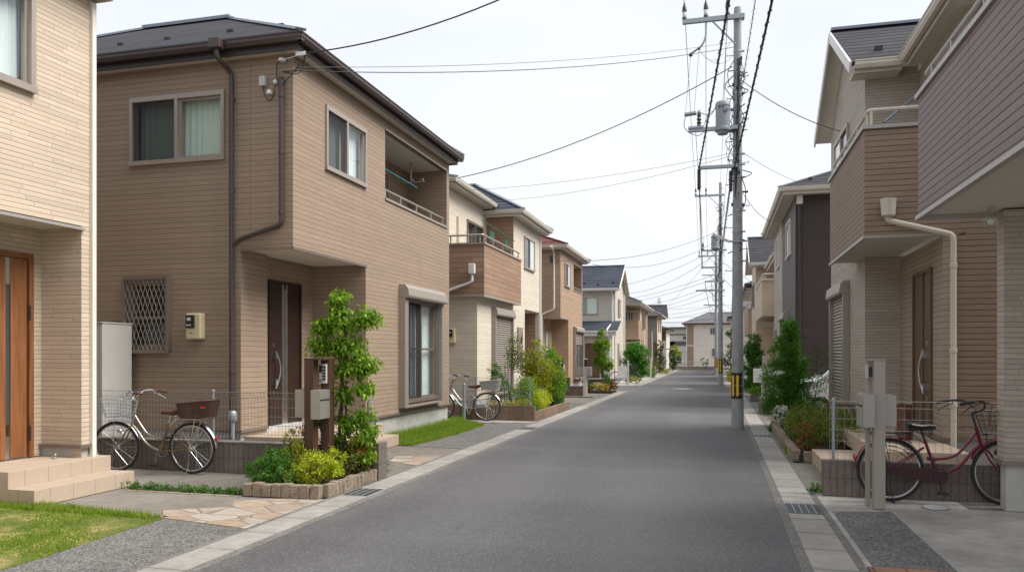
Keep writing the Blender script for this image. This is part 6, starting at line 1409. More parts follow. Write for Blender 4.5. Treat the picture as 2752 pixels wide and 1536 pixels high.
eaves(r2, 2.79, 9.5, 10.85, 13.40, 6.08, .14, 'WS', 'gutter_cream', 'gutter_cream'); mb = MB(); mb.poly([(2.77,10.83,6.23),(2.77,13.4,6.23),(5.6,15.7,7.6),(5.6,13.7,7.6)]); mb.poly([(2.77,10.83,6.23),(5.6,13.7,7.6),(9.5,13.7,7.6),(9.5,10.83,6.23)]); mb.build('wing_roof', M['roof_dark'], r2)
downpipe(r2, bend([(2.17,11.22,3.42),(2.17,11.22,3.32),(2.95,11.21,3.10),(2.95,11.21,.05)], .07), .038, 'gutter_cream', [(2.95,11.21,z) for z in (2.7,1.6,.9)]); mb = MB(); mb.lathe([(.05,-.02),(.085,.0),(.10,.20),(.105,.215),(.09,.22)], (2.17,11.18,3.38), 16); mb.build('rain_head', M['gutter_cream'], r2, smooth=True)
for a_, b_, L in (((2.2,11.6,4.72),(3.0,12.6,5.5),'steel blue clothes pole slanting above the chestnut balcony'), ((2.55,11.7,4.66),(3.05,12.3,5.05),'short clothes pole stub beside the taupe balcony')): tag(MB().tube([a_,b_], .017, 8).build('clothes_pole', M['steel'], smooth=True), L, 'clothes pole')
gc = thing('garden_net', 'green netting box on the upper wall at the top right', 'net', (3.06,11.75,4.95)); mb = MB(); mb.box(2.98,3.1,11.5,12.2,4.95,5.45); mb.build('net', M['green_plastic'], gc); MB().tube([(2.99,11.8,4.9),(2.99,11.8,5.6)], .012, 6).build('cane', M['stone'], gc)
ps = thing('porch_steps', 'tan tiled steps up to the brown door of the chestnut balcony house', 'steps', (2.,11.2,0)); mb = MB(); mb.box(1.30,2.84,9.33,11.88,0,.20); mb.build('lower_step', M['tile'], ps, bevel=.004); mb = MB(); mb.box(1.86,2.84,10.1,13.6,.201,.40); mb.build('upper_step', M['tile'], ps, bevel=.004)
bw2 = thing('block_wall', 'low dark ribbed block wall behind the wine-red bicycle', 'wall', (2.,9.25,0)); mb = MB(); mb.box(1.12,6.,9.18,9.31,-.1,.385); mb.build('block_course', M['block_dark'], bw2)
mesh_fence('grey wire mesh fence on the dark block wall behind the wine-red bicycle', 1.20, 5.2, 9.25, .40, 1.04, (1.24, 3.2), .075)
um = thing('umbrella_stand', 'dark brown umbrella stand on the porch behind the mesh fence', 'umbrella stand', (2.45,11.6,.4)); MB().lathe([(.10,0),(.11,.02),(.10,.45),(.11,.47),(.095,.47),(.09,.03)], (2.45,11.6,.401), 16).build('body', M['leather'], um)
tt = thing('bicycle', '', 'bicycle', (0,0,0)); bpy.data.objects.remove(tt)
bicycle('wine-red bicycle with a full chain case and black basket parked by the right block wall', (1.76, 8.98, 0), math.radians(3.), dict(frame='bike_wine', saddle='black_plastic', grip='black_rubber', basket='black_plastic', side=-1, steer=.12, crank=-1.45, bar='black_plastic', bright='black_plastic', guard='bike_wine', rack='black_plastic', stand='black_plastic', case='bike_case', full_case=1, skirt=1, dark=1))
mpR = thing('mail_post', 'champagne metal mail post with grey letter boxes on the right forecourt', 'mail post', (1.57,8.6,0)); MB().box(1.52,1.625,8.50,8.64,0,1.49).build('post', M['post_beige'], mpR, bevel=.004); MB().box(1.475,1.515,8.66,8.74,0,1.48).build('post', M['post_beige'], mpR, bevel=.003); MB().box(1.47,1.628,8.495,8.75,1.491,1.503).build('top_plate', M['post_beige'], mpR)
lb = MB(); lb.box(1.40,1.512,8.42,8.72,.82,1.155); l1 = lb.build('letter_box', M['mailbox'], mpR, bevel=.006); q = MB(); q.box(1.388,1.399,8.43,8.71,.825,1.02); q.box(1.388,1.399,8.43,8.71,1.045,1.15); q.build('flap', M['mailbox'], l1, bevel=.003); q = MB(); q.box(1.392,1.3985,8.43,8.71,1.021,1.044); q.build('slot', M['black_plastic'], l1); lb = MB(); lb.box(1.628,1.735,8.55,8.80,.82,1.14); lb.build('letter_box', M['mailbox'], mpR, bevel=.006)
q = MB(); q.box(1.462,1.50,8.60,8.655,1.31,1.44); ic = q.build('intercom', M['tank'], mpR, bevel=.004); q = MB(); q.box(1.485,1.512,8.592,8.599,1.32,1.43); q.build('camera_panel', M['black_plastic'], ic)
mh = thing('manhole_cover', 'small pale round inspection cover beside the wine-red bicycle', 'manhole cover', (2.13,8.72,0)); MB().lathe([(.115,0),(.115,.006),(.105,.008),(.10,.006)], (2.13,8.72,.0), 28).build('lid', M['manhole'], mh); MB().ring((2.13,8.72,.002), .12, .006, 28, 5, 'z').build('ring', M['steel'], mh)
# right planter
stone_row('x', [(1.12,17.2),(1.10,11.98)], .20, .15, .13, 'block stones edging the right planter', labels=lambda k,n,i: 'dark block stone edging the right planter along the gutter' if k < n-1 else 'near corner block stone of the right planter'); stone_row('x', [(1.20,11.94),(1.31,11.94)], .11, .15, .10, None, labels=lambda k,n,i: 'end stone of the right planter, touching the tiled step')
sheet('planter_soil', [(1.14, 11.975), (2.3, 11.975), (2.3, 17.4), (1.17, 17.4)], 0.1, 'soil')
shrub('wide low green and rust shrub along the right planter', (1.62,14.3,.1), [(-.15,-.2,.24,.36,.7,.28),(.15,-.9,.26,.42,.6,.28),(.35,.1,.3,.4,.7,.28),(-.1,.8,.26,.32,.6,.26),(.3,-1.5,.2,.35,.45,.22)], 'l_mix', 11000, .036, ('l_orange', 160, .030), cl=34, spread=.10, shell=.35)
shrub('red-leaved nandina at the near end of the right planter', (1.30,12.35,.1), [(0,0,.16,.13,.16,.16),(-.02,.3,.28,.12,.15,.13)], 'l_olive', 700, .036, ('l_orange', 420, .034))
shrub('white flowering mound at the far end of the right planter', (1.27,16.8,.1), [(0,0,.18,.2,.4,.2)], 'l_olive', 1100, .032, ('f_white', 900, .032))
tree('dense bright green conifer beside the white van', (1.47,17.6,.05), [(0,0,1.9)], [(.02,0,2.02,.14,.2,.22,.6),(.0,0,1.75,.24,.3,.26,1.),(-.10,0,1.45,.30,.4,.28,1.5),(.16,.05,1.36,.24,.3,.24,.8),(-.12,0,1.06,.42,.46,.34,2.4),(.24,.05,.98,.26,.35,.26,1.0),(-.14,0,.68,.46,.5,.34,2.4),(.20,0,.55,.26,.4,.28,1.0),(.06,.1,1.92,.16,.2,.22,.5),(-.05,0,.36,.44,.46,.30,2.2)], 'l_conifer', 24000, .048, r0=.04, bark='bark_dark', cl=26, spread=.13, shell=.35, aspect=.34, droop=-.6)
tree('loose small-leaved sapling right of the conifer', (1.90,17.2,.05), [(.1,0,1.6),(.0,.1,1.2),(.2,0,1.1)], [(.12,0,1.5,.2,.25,.22),(.0,0,1.2,.25,.25,.25),(.18,0,1.0,.2,.25,.25),(.02,0,.75,.22,.25,.22)], 'l_green', 520, .040, r0=.010, bark='bark_dark', cl=12, spread=.3)
shrub('bright green shrub at the foot of the conifer', (1.60,16.5,.1), [(0,0,.40,.24,.25,.24),(.3,.1,.36,.25,.25,.24),(.1,-.1,.2,.3,.25,.2)], 'l_green', 3200, .034)
shrub('weed tuft in the right gutter joint beside the stones', (1.07,12.9,0), [(0,0,.05,.05,.15,.07)], 'l_tree', 350, .03); shrub('weed clump at the corner of the right block wall', (1.05,9.42,0), [(0,0,.03,.08,.12,.05)], 'l_green', 450, .024); shrub('grass weed at the far end of the right edging stones', (1.04,16.5,0), [(0,0,.05,.06,.2,.07)], 'l_green', 350, .03)
vp = thing('water_tank', 'grey plastic rain tub with bamboo lid behind the right planter', 'water tub', (2.15,15.2,0)); mb = MB(); mb.box(2.02,2.27,14.8,15.5,.1,.62); mb.build('tub', M['tank'], vp, bevel=.02); mb = MB(); [mb.tube([(1.98,14.78+.1*i,.68),(2.30,14.78+.1*i,.68)], .04, 8) for i in range(7)]; mb.build('lid', M['stone'], vp)
# white van between the houses
cv = thing('van', 'white minivan parked nose-out between the right houses, behind the conifer', 'van', (3.2,20.5,0))
prof = [(1.75,.30),(1.72,.62),(1.82,.86),(2.35,1.0),(2.95,1.55),(3.35,1.62),(4.9,1.60),(5.05,1.3),(5.1,.35)]; mb = MB(); mb.prism([(x,19.75,z) for x,z in prof], (0,1.5,0)); mb.build('body', M['car_white'], cv, bevel=.05)
mb = MB(); 
for y in (19.738, 21.256): mb.poly([(2.52,y,1.03),(2.98,y,1.47),(3.5,y,1.5),(3.5,y,1.03)]); mb.poly([(3.58,y,1.03),(3.58,y,1.5),(4.75,y,1.48),(4.85,y,1.03)])
mb.build('side_window', M['glass_dark'], cv); mb = MB(); mb.poly([(2.40,19.85,1.058),(2.40,21.15,1.058),(2.93,21.08,1.545),(2.93,19.92,1.545)]); mb.xf(Matrix.Translation((-.012,0,.012))); mb.build('windscreen', M['glass_dark'], cv)
for x in (2.35,4.4):
    for y in (19.74,21.08):
        w_ = MB(); w_.ring((x,y+.09,.30), .20, .10, 28, 8, 'y'); w_ = w_.build('wheel', M['tyre'], cv, smooth=True); q = MB(); q.tube([(x,y-.015,.30),(x,y+.19,.30)], .15, 18); q.build('rim', M['alu'], w_)
for y in (19.8,20.98): q = MB(); q.box(1.73,1.82,y,y+.22,.68,.80); q.build('headlight', M['lamp_glass'], cv, bevel=.02)
q = MB(); q.box(2.55,2.68,19.58,19.74,1.05,1.2); q.build('wing_mirror', M['car_white'], cv, bevel=.03)

# ------------------------------------------------------------------ right side, farther
r3 = thing('house', 'dark brown and charcoal house with a cream gutter and hip roof on the right', 'house', (2.1, 23.1, 0))
mb = MB(); Face('S', 23.1).wall(mb, 2.1, 9., .2, 6.0); mb.build('dark_wall', M['dark_siding'], r3); mb = MB(); Wg = Face('W', 2.1); Wg.wall(mb, 23.1, 27.6, .2, 6.0); mb.build('charcoal_wall', M['dark_grey'], r3); mb = MB(); Wc = Face('W', 2.06); Wc.wall(mb, 27.6, 31.0, .2, 6.0); Face('S', 27.6).wall(mb, 2.06, 2.1, .2, 6.); Face('N',31.).wall(mb,2.06,9.,.2,6.); mb.build('beige_wall', M['greige_brick'], r3)
small_window(r3, Wg, 24.35, 25.75, 4.55, 5.52, mat='trim_white', a='glass_pale', b='glass_dark'); small_window(r3, Wc, 28.15, 29.35, 4.6, 5.55, mat='trim_white', a='glass_pale', b='glass_dark'); shutter_window(r3, Wg, 25.3, 27.2, .6, 2.62, z_open=2.3); q = MB(); Wg.box(q, 25.3, 27.2, .011, .03, .6, 2.28); q.build('glass_pane', M['glass_dark'], r3); small_window(r3, Wc, 29.6,30.6,.3,2.4, mat='champagne', split=True)
downpipe(r3, [(2.2,23.02,5.95),(2.2,23.02,.1)], .04, 'fascia_brown'); mb = MB(); mb.box(2.12,2.28,22.9,23.08,5.72,5.98); mb.build('rain_head', M['gutter_cream'], r3, bevel=.02); mb = MB(); mb.box(2.05,2.10,27.55,27.65,.2,5.95); mb.build('corner_trim', M['trim_white'], r3)
eaves(r3, 1.68, 9.5, 22.65, 31.45, 6.0, .16, 'WSN', 'gutter_cream', 'gutter_cream'); hip_roof(r3, 1.65, 9.5, 22.62, 31.48, 6.16, 1.75, None, 'y', 'roof_dark', 'ridge_metal', [(2.5,23.2,6.45),(3.4,23.3,6.52)])
r4 = thing('house', 'pale beige gabled house with a boxed corner balcony on the right', 'house', (1.75, 38.2, 0)); Wp = Face('W', 1.72)
mb = MB(); Wp.wall(mb, 38.2, 42.3, .2, 5.75); mb.poly([(1.72,38.2,5.75),(1.72,42.3,5.75),(1.72,40.25,7.1)]); Face('S',38.2).wall(mb,1.72,7.,.2,5.75); Face('N',42.3).wall(mb,1.72,7.,.2,5.75); Face('W',2.5).wall(mb,33.2,38.2,.2,5.3); Face('S',33.2).wall(mb,2.5,7.,.2,5.3); mb.build('wall', M['beige_plain'], r4)
mb = MB(); Face('W',1.70).wall(mb,32.5,37.7,3.08,4.5); Face('S',32.5).wall(mb,1.70,4.,3.08,4.5); Face('N',37.7).wall(mb,1.7,2.5,3.08,4.5); mb.poly([(1.7,32.5,3.08),(4,32.5,3.08),(4,37.7,3.08),(1.7,37.7,3.08)]); b4 = mb.build('balcony', M['beige_plain'], r4); handrail(r4, [(1.75,37.6,4.75),(1.75,32.55,4.75),(4.,32.55,4.75)], 4.5, .03, mat='gutter_cream'); mb = MB(); mb.box(1.66,1.74,32.46,37.74,4.502,4.56); mb.box(1.74,4.,32.46,32.54,4.502,4.56); mb.build('coping', M['trim_white'], b4)
gable_roof(r4, 1.42, 7.5, 37.6, 42.9, 5.8, 1.5, 'x', 'roof_dark', 'gutter_white', False); g = MB(); gutter_bar(g,(1.45,37.62,5.78),(3.2,37.62,5.78),(0,-1,0),.13,.13); g.box(1.45,3.,37.65,38.19,5.6,5.63); g.build('gutter', M['gutter_white'], r4); eaves(r4, 2.1,8.,32.6,37.6,5.35,.2,'WS','gutter_cream','gutter_cream'); hip_roof(r4, 2.08,8.,32.57,39.,5.55,1.2,None,'x','roof_dark')
small_window(r4, Wp, 39.6, 40.9, 3.9, 4.95, mat='champagne_dark', split=False); downpipe(r4, bend([(2.45,32.42,3.75),(2.45,32.42,3.6),(3.1,32.42,3.35),(4.,32.42,3.3)], .06), .045, 'gutter_white'); mb = MB(); mb.box(2.35,2.55,32.35,32.49,3.72,4.0); mb.build('rain_head', M['gutter_white'], r4)
mb = MB(); mb.poly([(1.68,33.,2.86),(4.,33.,2.72),(4.,37.5,2.72),(1.68,37.5,2.86)]); mb.build('canopy', M['trim_white'], r4); mb = MB(); Face('W',2.5).box(mb,34.,35.2,.003,.06,.3,2.4); mb.build('door', M['door_brown'], r4)
r5 = thing('house', 'house with a brown boxed balcony behind the utility pole on the right', 'house', (1.9,46,0)); mb = MB(); Face('W',2.0).wall(mb,46.,56.,.2,5.2); Face('S',46.).wall(mb,2.0,8.,.2,5.2); mb.build('wall', M['beige_plain'], r5); mb = MB(); Face('W',1.65).wall(mb,46.,52.,2.7,4.15); Face('S',46.).wall(mb,1.65,2.,2.7,4.15); mb.poly([(1.65,46.,2.7),(2.,46.,2.7),(2.,52.,2.7),(1.65,52.,2.7)]); mb.build('balcony', M['tan_plain'], r5); handrail(r5,[(1.7,52.,4.5),(1.7,46.05,4.5),(2.5,46.05,4.5)],4.15,.03,mat='trim_white'); eaves(r5,1.5,8.,45.5,56.5,5.3,.2,'WS','gutter_brown','fascia_brown'); hip_roof(r5,1.47,8.,45.47,56.5,5.5,1.4,None,'y','roof_brown')
for y in (47.2,49.): small_window(r5, Face('W',2.0), y, y+.8, 4.2, 5.0)
r6 = thing('house', 'grey house with a tiled roof and slatted balcony, second last on the right', 'house', (1.7,60,0)); mb = MB(); Face('W',1.55).wall(mb,60.,68.,.2,5.); Face('S',60.).wall(mb,1.55,8.,.2,5.); mb.build('wall', M['white_siding'], r6); mb = MB(); [mb.box(1.0,1.56,60.2,66.,3.1+.2*i,3.22+.2*i) for i in range(5)]; mb.build('slat_balcony', M['trim_grey'], r6); gable_roof(r6,1.15,8.,59.5,68.5,5.05,1.7,'x','roof_grey','fascia_brown',False); small_window(r6, Face('W',1.55), 66.5,67.5,3.6,4.5)
r7 = thing('house', 'last beige house on the right before the street end', 'house', (1.5,70.5,0)); mb = MB(); Face('W',1.25).wall(mb,70.5,77.5,.2,4.7); Face('S',70.5).wall(mb,1.25,8.,.2,4.7); mb.build('wall', M['beige_plain'], r7); eaves(r7,.85,8.,70.1,77.9,4.7,.15,'WS','gutter_brown','fascia_brown'); hip_roof(r7,.83,8.,70.07,77.93,4.85,1.3); [small_window(r7, Face('W',1.25), y, y+.8, 3.3, 4.2) for y in (71.5,74.)]; downpipe(r7, [(1.2,70.45,4.7),(1.2,70.45,.1)], .05, 'gutter_brown')
# right side garden things
gw = thing('garden_wall', 'low grey block wall with a hose before the dark house', 'wall', (1.3,21.3,0)); mb = MB(); mb.box(1.05,1.75,21.2,21.9,0,.42); mb.build('course', M['block_dark'], gw); MB().tube(bend([(1.15,21.15,.06),(1.35,21.15,.30),(1.7,21.15,.32),(1.95,21.2,.1)], .1), .018, 6).build('hose', M['black_rubber'], gw)
fm = thing('mail_post', 'tan mail post with a white letter box in front of the dark house', 'mail post', (1.22,21.4,0)); MB().box(1.13,1.27,21.35,21.5,.42,1.52).build('post', M['post_beige'], fm, bevel=.005); mb = MB(); mb.box(.98,1.5,23.2,23.35,.75,1.15); mb.box(1.2,1.26,23.22,23.3,0,.75); mb.build('letter_box', M['white_metal'], fm, bevel=.01)
gt = thing('gate_pillar', 'short pale gate pillar with a capped top beside the conifer', 'pillar', (1.7,22.3,0)); MB().box(1.45,1.95,22.1,22.5,0,1.0).build('shaft', M['greige_brick'], gt); MB().box(1.40,2.0,22.05,22.55,1.002,1.09).build('cap', M['white_metal'], gt, bevel=.02)
go = thing('garden_ornament', 'small black garden ornament with a red top beside the gate pillar', 'ornament', (1.42,21.95,.42)); MB().lathe([(.05,0),(.06,.1),(.05,.3),(.03,.36)], (1.42,21.95,.30), 12).build('body', M['black_plastic'], go, smooth=True); MB().sphere((1.42,21.95,.70), .05, 10, 8).build('ball', M['white_metal'], go, smooth=True); MB().lathe([(.055,0),(.05,.04),(.01,.13)], (1.42,21.95,.73), 12).build('red_cap', M['red_refl'], go, smooth=True)
tree('upright clipped evergreen tree in front of the beige gabled house', (1.28,30.5,0), [(0,0,1.8)], [(.02,0,2.05,.2,.3,.3),(-.05,0,1.7,.28,.35,.3),(.08,0,1.45,.28,.35,.3),(-.05,0,1.1,.3,.35,.3),(.05,0,.75,.26,.3,.3),(-.05,0,.4,.28,.3,.25)], 'l_hedge', 9000, .065, r0=.04, cl=26, spread=.14, shell=.3)
shrub('round potted green shrub at the foot of the clipped evergreen', (1.22,27.2,.15), [(0,0,.18,.2,.25,.18)], 'l_tree', 1100, .04); pt = thing('planter_box', 'brown planter box holding the round green shrub', 'planter', (1.3,27.2,0)); MB().box(1.05,1.55,26.95,27.5,0,.2).build('box', M['block_dark'], pt, bevel=.01)
tree('dark tree with pale leaves behind the second utility pole', (.85,55.,0), [(0,0,2.)], [(.1,0,2.9,.4,.5,.4),(.2,0,1.9,.45,.5,.5),(-.05,0,1.2,.5,.5,.5)], 'l_dark', 2200, .09, r0=.05); shrub('yellow-green shrub at the right kerb past the second pole', (.72,46.,0), [(0,0,.35,.25,.6,.36),(.05,-.6,.2,.2,.4,.22)], 'l_yellow', 1300, .06)
pm = thing('vending_box', 'white metal cabinet beside the far right kerb', 'cabinet', (.95,48.5,0)); MB().box(.78,1.12,48.4,48.8,0,1.0).build('cabinet', M['block_grey'], pm, bevel=.01); MB().box(.76,1.14,48.38,48.82,1.0,1.3).build('lid', M['white_metal'], pm, bevel=.02)

# ------------------------------------------------------------------ utility poles
def pole(label, x, y, h, r0, r1, arms, plate_z=None, lamp=None, transf=None, seed=1, detail=1.):
    t = thing('utility_pole', label, 'utility pole', (x,y,0)); R = lambda z: r0+(r1-r0)*z/h; rr = random.Random(seed)
    m = MB(); n = 14; m.lathe([(R(h*i/n), h*i/n) for i in range(n+1)] + [(r1*.92, h+.04), (r1*.5, h+.05)], (x,y,0), 28); m.build('shaft', M['pole'], t, smooth=True)
    b = MB()
    for z in [1.55, 1.2] + [h*f for f in (.40,.47,.52,.60,.63,.655,.72,.80,.85,.9,.975)]: b.lathe([(R(z)+.001,-.02),(R(z)+.007,-.018),(R(z)+.007,.018),(R(z)+.001,.02)], (x,y,z), 20); b.box(x+R(z),x+R(z)+.06,y-.02,y+.02,z-.014,z+.014)
    b.build('clamp_band', M['steel'], t, smooth=True)
    z = 2.4; k = 0
    while z < h-.6:
        s = MB(); sx = 1 if k % 2 else -1; s.tube([(x+sx*R(z)*.9,y,z),(x+sx*(R(z)+.13),y,z)], .009, 5); s.tube([(x+sx*(R(z)+.13),y,z-.012),(x+sx*(R(z)+.13),y,z+.03)], .008, 5); z += .45; k += 1; s.build('step_bolt', M['steel'], t)
    if plate_z:
        p = MB(); q = MB(); z0, z1 = plate_z; vs = []; rp_ = R(z0)+.012; a0, a1 = math.radians(205), math.radians(312)
        def strip(mb, aa, ab, rad, za, zb, n=10):
            v = []; 
            for i in range(n+1):
                a = aa+(ab-aa)*i/n; v += [(x+rad*math.cos(a), y+rad*math.sin(a), za), (x+rad*math.cos(a), y+rad*math.sin(a), zb)]
            mb.add(v, [(2*i,2*i+2,2*i+3,2*i+1) for i in range(n)])
        strip(p, math.radians(150), a1, rp_, z0, z1); strip(p, math.radians(150), a1, rp_-.008, z0, z1)
        pl = p.build('warning_plate', M['sign_black'], t)
        for aa in (178, 217, 258): strip(q, math.radians(aa), math.radians(aa+20), rp_+.004, z0+.05, z1-.05, 5)
        q.build('yellow_stripe', M['sign_yellow'], pl)
        c = MB(); [c.lathe([(R(zz)+.012,-.006),(R(zz)+.018,0),(R(zz)+.012,.006)], (x,y,zz), 20) for zz in (z0+.1,(z0+z1)/2,z1-.1)]; c.build('plate_strap', M['steel'], t)
    for (z, xa, xb, w, ins) in arms:
        a = MB(); a.box(x+xa, x+xb, y-R(z)-.075, y-R(z)-.005, z-w/2, z+w/2)
        if xb-xa > 1.0: a.bar((x+xa*.45,y-R(z)-.04,z-w/2),(x-R(z)*.5,y-R(z)+.02,z-.55), .03,.03)
        am = a.build('cross_arm', M['steel'], t, bevel=.006)
        for ix in ins:
            i_ = MB(); c_ = (x+ix, y-R(z)-.04, z+w/2); i_.lathe([(.018,0),(.04,.01),(.045,.05),(.03,.06),(.045,.07),(.045,.15),(.03,.16),(.04,.18),(.035,.25),(.018,.30)], c_, 12); io = i_.build('insulator', M['insul'], am, smooth=True); j_ = MB(); j_.lathe([(.047,.16),(.05,.18),(.042,.26),(.02,.33),(.012,.36)], c_, 12); j_.lathe([(.048,.0),(.05,.03),(.046,.045)], c_, 12); j_.build('insulator_cap', M['insul_dark'], io, smooth=True)
    if transf:
        (tx, ty, tz, tr, th) = transf; q = MB(); q.lathe([(tr*.85,0),(tr*1.12,.02),(tr*1.12,.07),(tr,.09),(tr,th-.09),(tr*1.07,th-.08),(tr*1.07,th-.02),(tr*.9,th+.02),(tr*.3,th+.05)], (tx,ty,tz), 24); tf = q.build('transformer', M['transf'], t, smooth=True)
        q = MB(); q.lathe([(tr*.36,0),(tr*.4,.015),(tr*.4,.03),(tr*.3,.04)], (0,0,0), 16); q.xf(Matrix.Translation((tx+tr*.45,ty-tr*.9,tz+th*.72)) @ Matrix.Rotation(PI/2,4,'X')); q.build('inspection_cover', M['transf'], tf, smooth=True); q = MB(); [q.box(tx-tr*.55+i*.07,tx-tr*.5+i*.07+.02,ty-tr*1.05,ty-tr*.93,tz+th*.78,tz+th*.86) for i in range(3)]; q.build('bushing', M['insul_dark'], tf)
        q = MB(); q.bar((tx,ty,tz+.04),(x,y,tz+.02),.05,.05); q.bar((tx,ty,tz+th*.8),(x,y,tz+th*.8),.05,.05); q.lathe([(tr*.7,-.05),(tr*.86,0)], (tx,ty,tz), 20); q.build('bracket', M['steel'], tf)
    j = MB(); c = MB()
    for i in range(int(34*detail)):
        j = MB(); z = rr.uniform(h*.42, h*.9); a = rr.uniform(0, 2*PI); q = (x+R(z)*1.15*math.cos(a), y+R(z)*1.15*math.sin(a), z)
        if rr.random() < .5: j.box(q[0]-.02,q[0]+.02,q[1]-.02,q[1]+.02,q[2]-.03,q[2]+.04)
        else: j.tube([(x+R(z)*.8*math.cos(a), y+R(z)*.8*math.sin(a), z), (x+(R(z)+.12)*math.cos(a), y+(R(z)+.12)*math.sin(a), z+rr.uniform(-.04,.04))], .012, 5)
        j.build('fitting', M['insul_dark'], t)
    for i in range(int(26*detail)):
        z = rr.uniform(h*.60, h*.9); a = rr.uniform(-.6, PI+.6) if rr.random() < .3 else rr.uniform(0, 2*PI); dz = rr.uniform(.15,.7); e = rr.uniform(.04,.22)
        c.tube(bend([(x+R(z)*math.cos(a),y-abs(R(z)*math.sin(a)),z),(x+(R(z)+e)*math.cos(a),y-abs((R(z)+e)*math.sin(a)),z-dz*.4),(x+(R(z)+e*.6)*math.cos(a+.5),y-abs((R(z)+e*.6)*math.sin(a+.5)),z-dz*.8),(x+R(z)*math.cos(a+.7),y-abs(R(z)*math.sin(a+.7)),z-dz)], .1, 3), rr.uniform(.005,.011), 4)
    for i in range(3): c.tube(bend([(x+.02*i-.0,y-R(h*.9)-.02,h*.88),(x-.01+.02*i,y-R(h*.75)-.02-.012*i,h*.76),(x-.03+.03*i,y-R(h*.65)-.015,h*.66),(x-.05,y-R(h*.6)-.02,h*.55)], .3, 3), .008, 5)
    c.build('cable_bundle', M['cable'], t, smooth=True)
    if lamp:
        (lx, lz, L_) = lamp; q = MB(); q.tube([(x-R(lz)*.9,y-.05,lz),(x-R(lz)-.10,y-.08,lz+.02)], .02, 8); q.box(x-R(lz)-.1,x+R(lz)+.12,y-R(lz)-.03,y-R(lz)+.0,lz-.015,lz+.015); la = q.build('street_lamp', M['steel'], t); q = MB(); e0 = Vector((x-R(lz)-.06,y-.08,lz+.0)); e1 = Vector((x-R(lz)-L_,y-.08,lz+L_*.44)); q.bar(e0, e1, .11, .045); q.build('lamp_head', M['white_metal'], la, bevel=.012); q = MB(); q.bar(e0.lerp(e1,.3)-Vector((0,0,.028)), e1.lerp(e0,.08)-Vector((0,0,.028)), .085, .012); q.build('lamp_lens', M['lamp_glass'], la)
    return t
pole('tall grey concrete utility pole with a transformer, nearest on the right', .40, 16.95, 8.75, .125, .075, [(8.56,-1.12,.14,.10,(-1.08,-.64,-.20)), (6.26,-1.0,.0,.08,()), (5.46,-.80,.0,.07,())], (.64,1.17), (0,3.90,.40), (.10,16.78,6.17,.145,.60), 3)
pole('second grey utility pole with a cabinet, beyond the side street', .13, 40.35, 10.1, .13, .07, [(9.5,-1.25,.2,.10,(-1.2,-.7)), (6.75,-.95,.3,.08,(-.85,)), (5.9,-.95,.1,.08,()), (5.2,-.75,.2,.07,()), (4.75,-1.2,.2,.08,())], (.62,1.32), None, (-.12,40.1,6.8,.20,.65), 5, 1.)
pole('third and farthest grey utility pole', -.12, 59.4, 9.4, .12, .075, [(8.8,-1.3,.2,.10,(-1.2,-.6)), (7.4,-1.0,.2,.08,()), (6.3,-1.2,.2,.08,()), (5.2,-.9,.2,.08,())], (.6,1.3), None, None, 8, .6)
jb = thing('cable_fitting', 'switch and lightning arrester cluster at the left end of the transformer arm', 'fitting', (-.45,16.85,6.3)); mb = MB(); mb.lathe([(.02,0),(.05,.02),(.035,.05),(.05,.09),(.03,.12),(.05,.16),(.03,.2),(.045,.25),(.02,.32)], (-.38,16.82,6.32), 10); mb.build('arrester', M['insul_dark'], jb, smooth=True); MB().tube([(-.68,16.82,6.60),(-.44,16.82,6.62)], .045, 10).build('switch', M['steel'], jb, smooth=True); MB().tube([(-.60,16.82,6.30),(-.30,16.82,6.30)], .05, 8).build('switch', M['steel'], jb, smooth=True)
mb = MB(); [cbl(mb, p, r_) for p, r_ in (([(-.66,16.82,6.55),(-.70,16.82,6.35),(-.60,16.82,6.22),(-.38,16.82,6.12),(-.22,16.82,6.28)],.007), ([(-.36,16.82,6.62),(-.15,16.8,6.52),(.0,16.75,6.75)],.008), ([(-.3,16.82,6.3),(-.2,16.8,6.55),(.02,16.75,6.7)],.006), ([(-.45,16.82,6.58),(-.36,16.82,6.7),(-.36,16.82,6.6)],.006))]; mb.build('jumper', M['cable'], jb, smooth=True)
hr = thing('arm_bracket', 'hanging curved steel bracket under the top cross arm', 'bracket', (-.5,16.85,8.0)); MB().tube(bend([(-.24,16.84,8.5),(-.24,16.84,8.2),(-.32,16.84,8.02),(-.55,16.84,7.88)], .12), .022, 6).build('bar', M['steel'], hr, smooth=True); mb = MB(); mb.sphere((-.55,16.84,7.86), .045, 8, 6); mb.sphere((-.38,16.84,7.97), .03, 8, 6); mb.build('clamp', M['insul_dark'], hr)

# ------------------------------------------------------------------ overhead cables: each its own object
def cable(label, a, b, r=.010, sag=.2, mat='cable', twist=0., n=24, grp='overhead cables', extra=()):
    a = Vector(a); b = Vector(b); L = (b-a).length
    P = [a.lerp(b, i/n) - Vector((0,0,sag*4*(i/n)*(1-i/n))) for i in range(n+1)]; m = MB(); m.tube(P, r*.78, 6)
    o = m.build('cable', M[mat], smooth=True); tag(o, label, 'cable', grp)
    if twist:
        m = MB(); k = int(L/twist*8); q = []; 
        for i in range(k+1):
            t = i/k; c = a.lerp(b, t) - Vector((0,0,sag*4*t*(1-t))); w = 2*PI*i/8; e = twist*.10*(1+.5*math.sin(i*.37)); q.append(c+Vector((math.cos(w)*e, 0, math.sin(w)*e - e*.4)))
        m.tube(q, r*.28, 4); m.build('lashing_wire', M[mat], o, smooth=True)
    return o
def span(label, pts, **kw):
    for (a, b) in zip(pts[:-1], pts[1:]): cable(label, a, b, **kw)
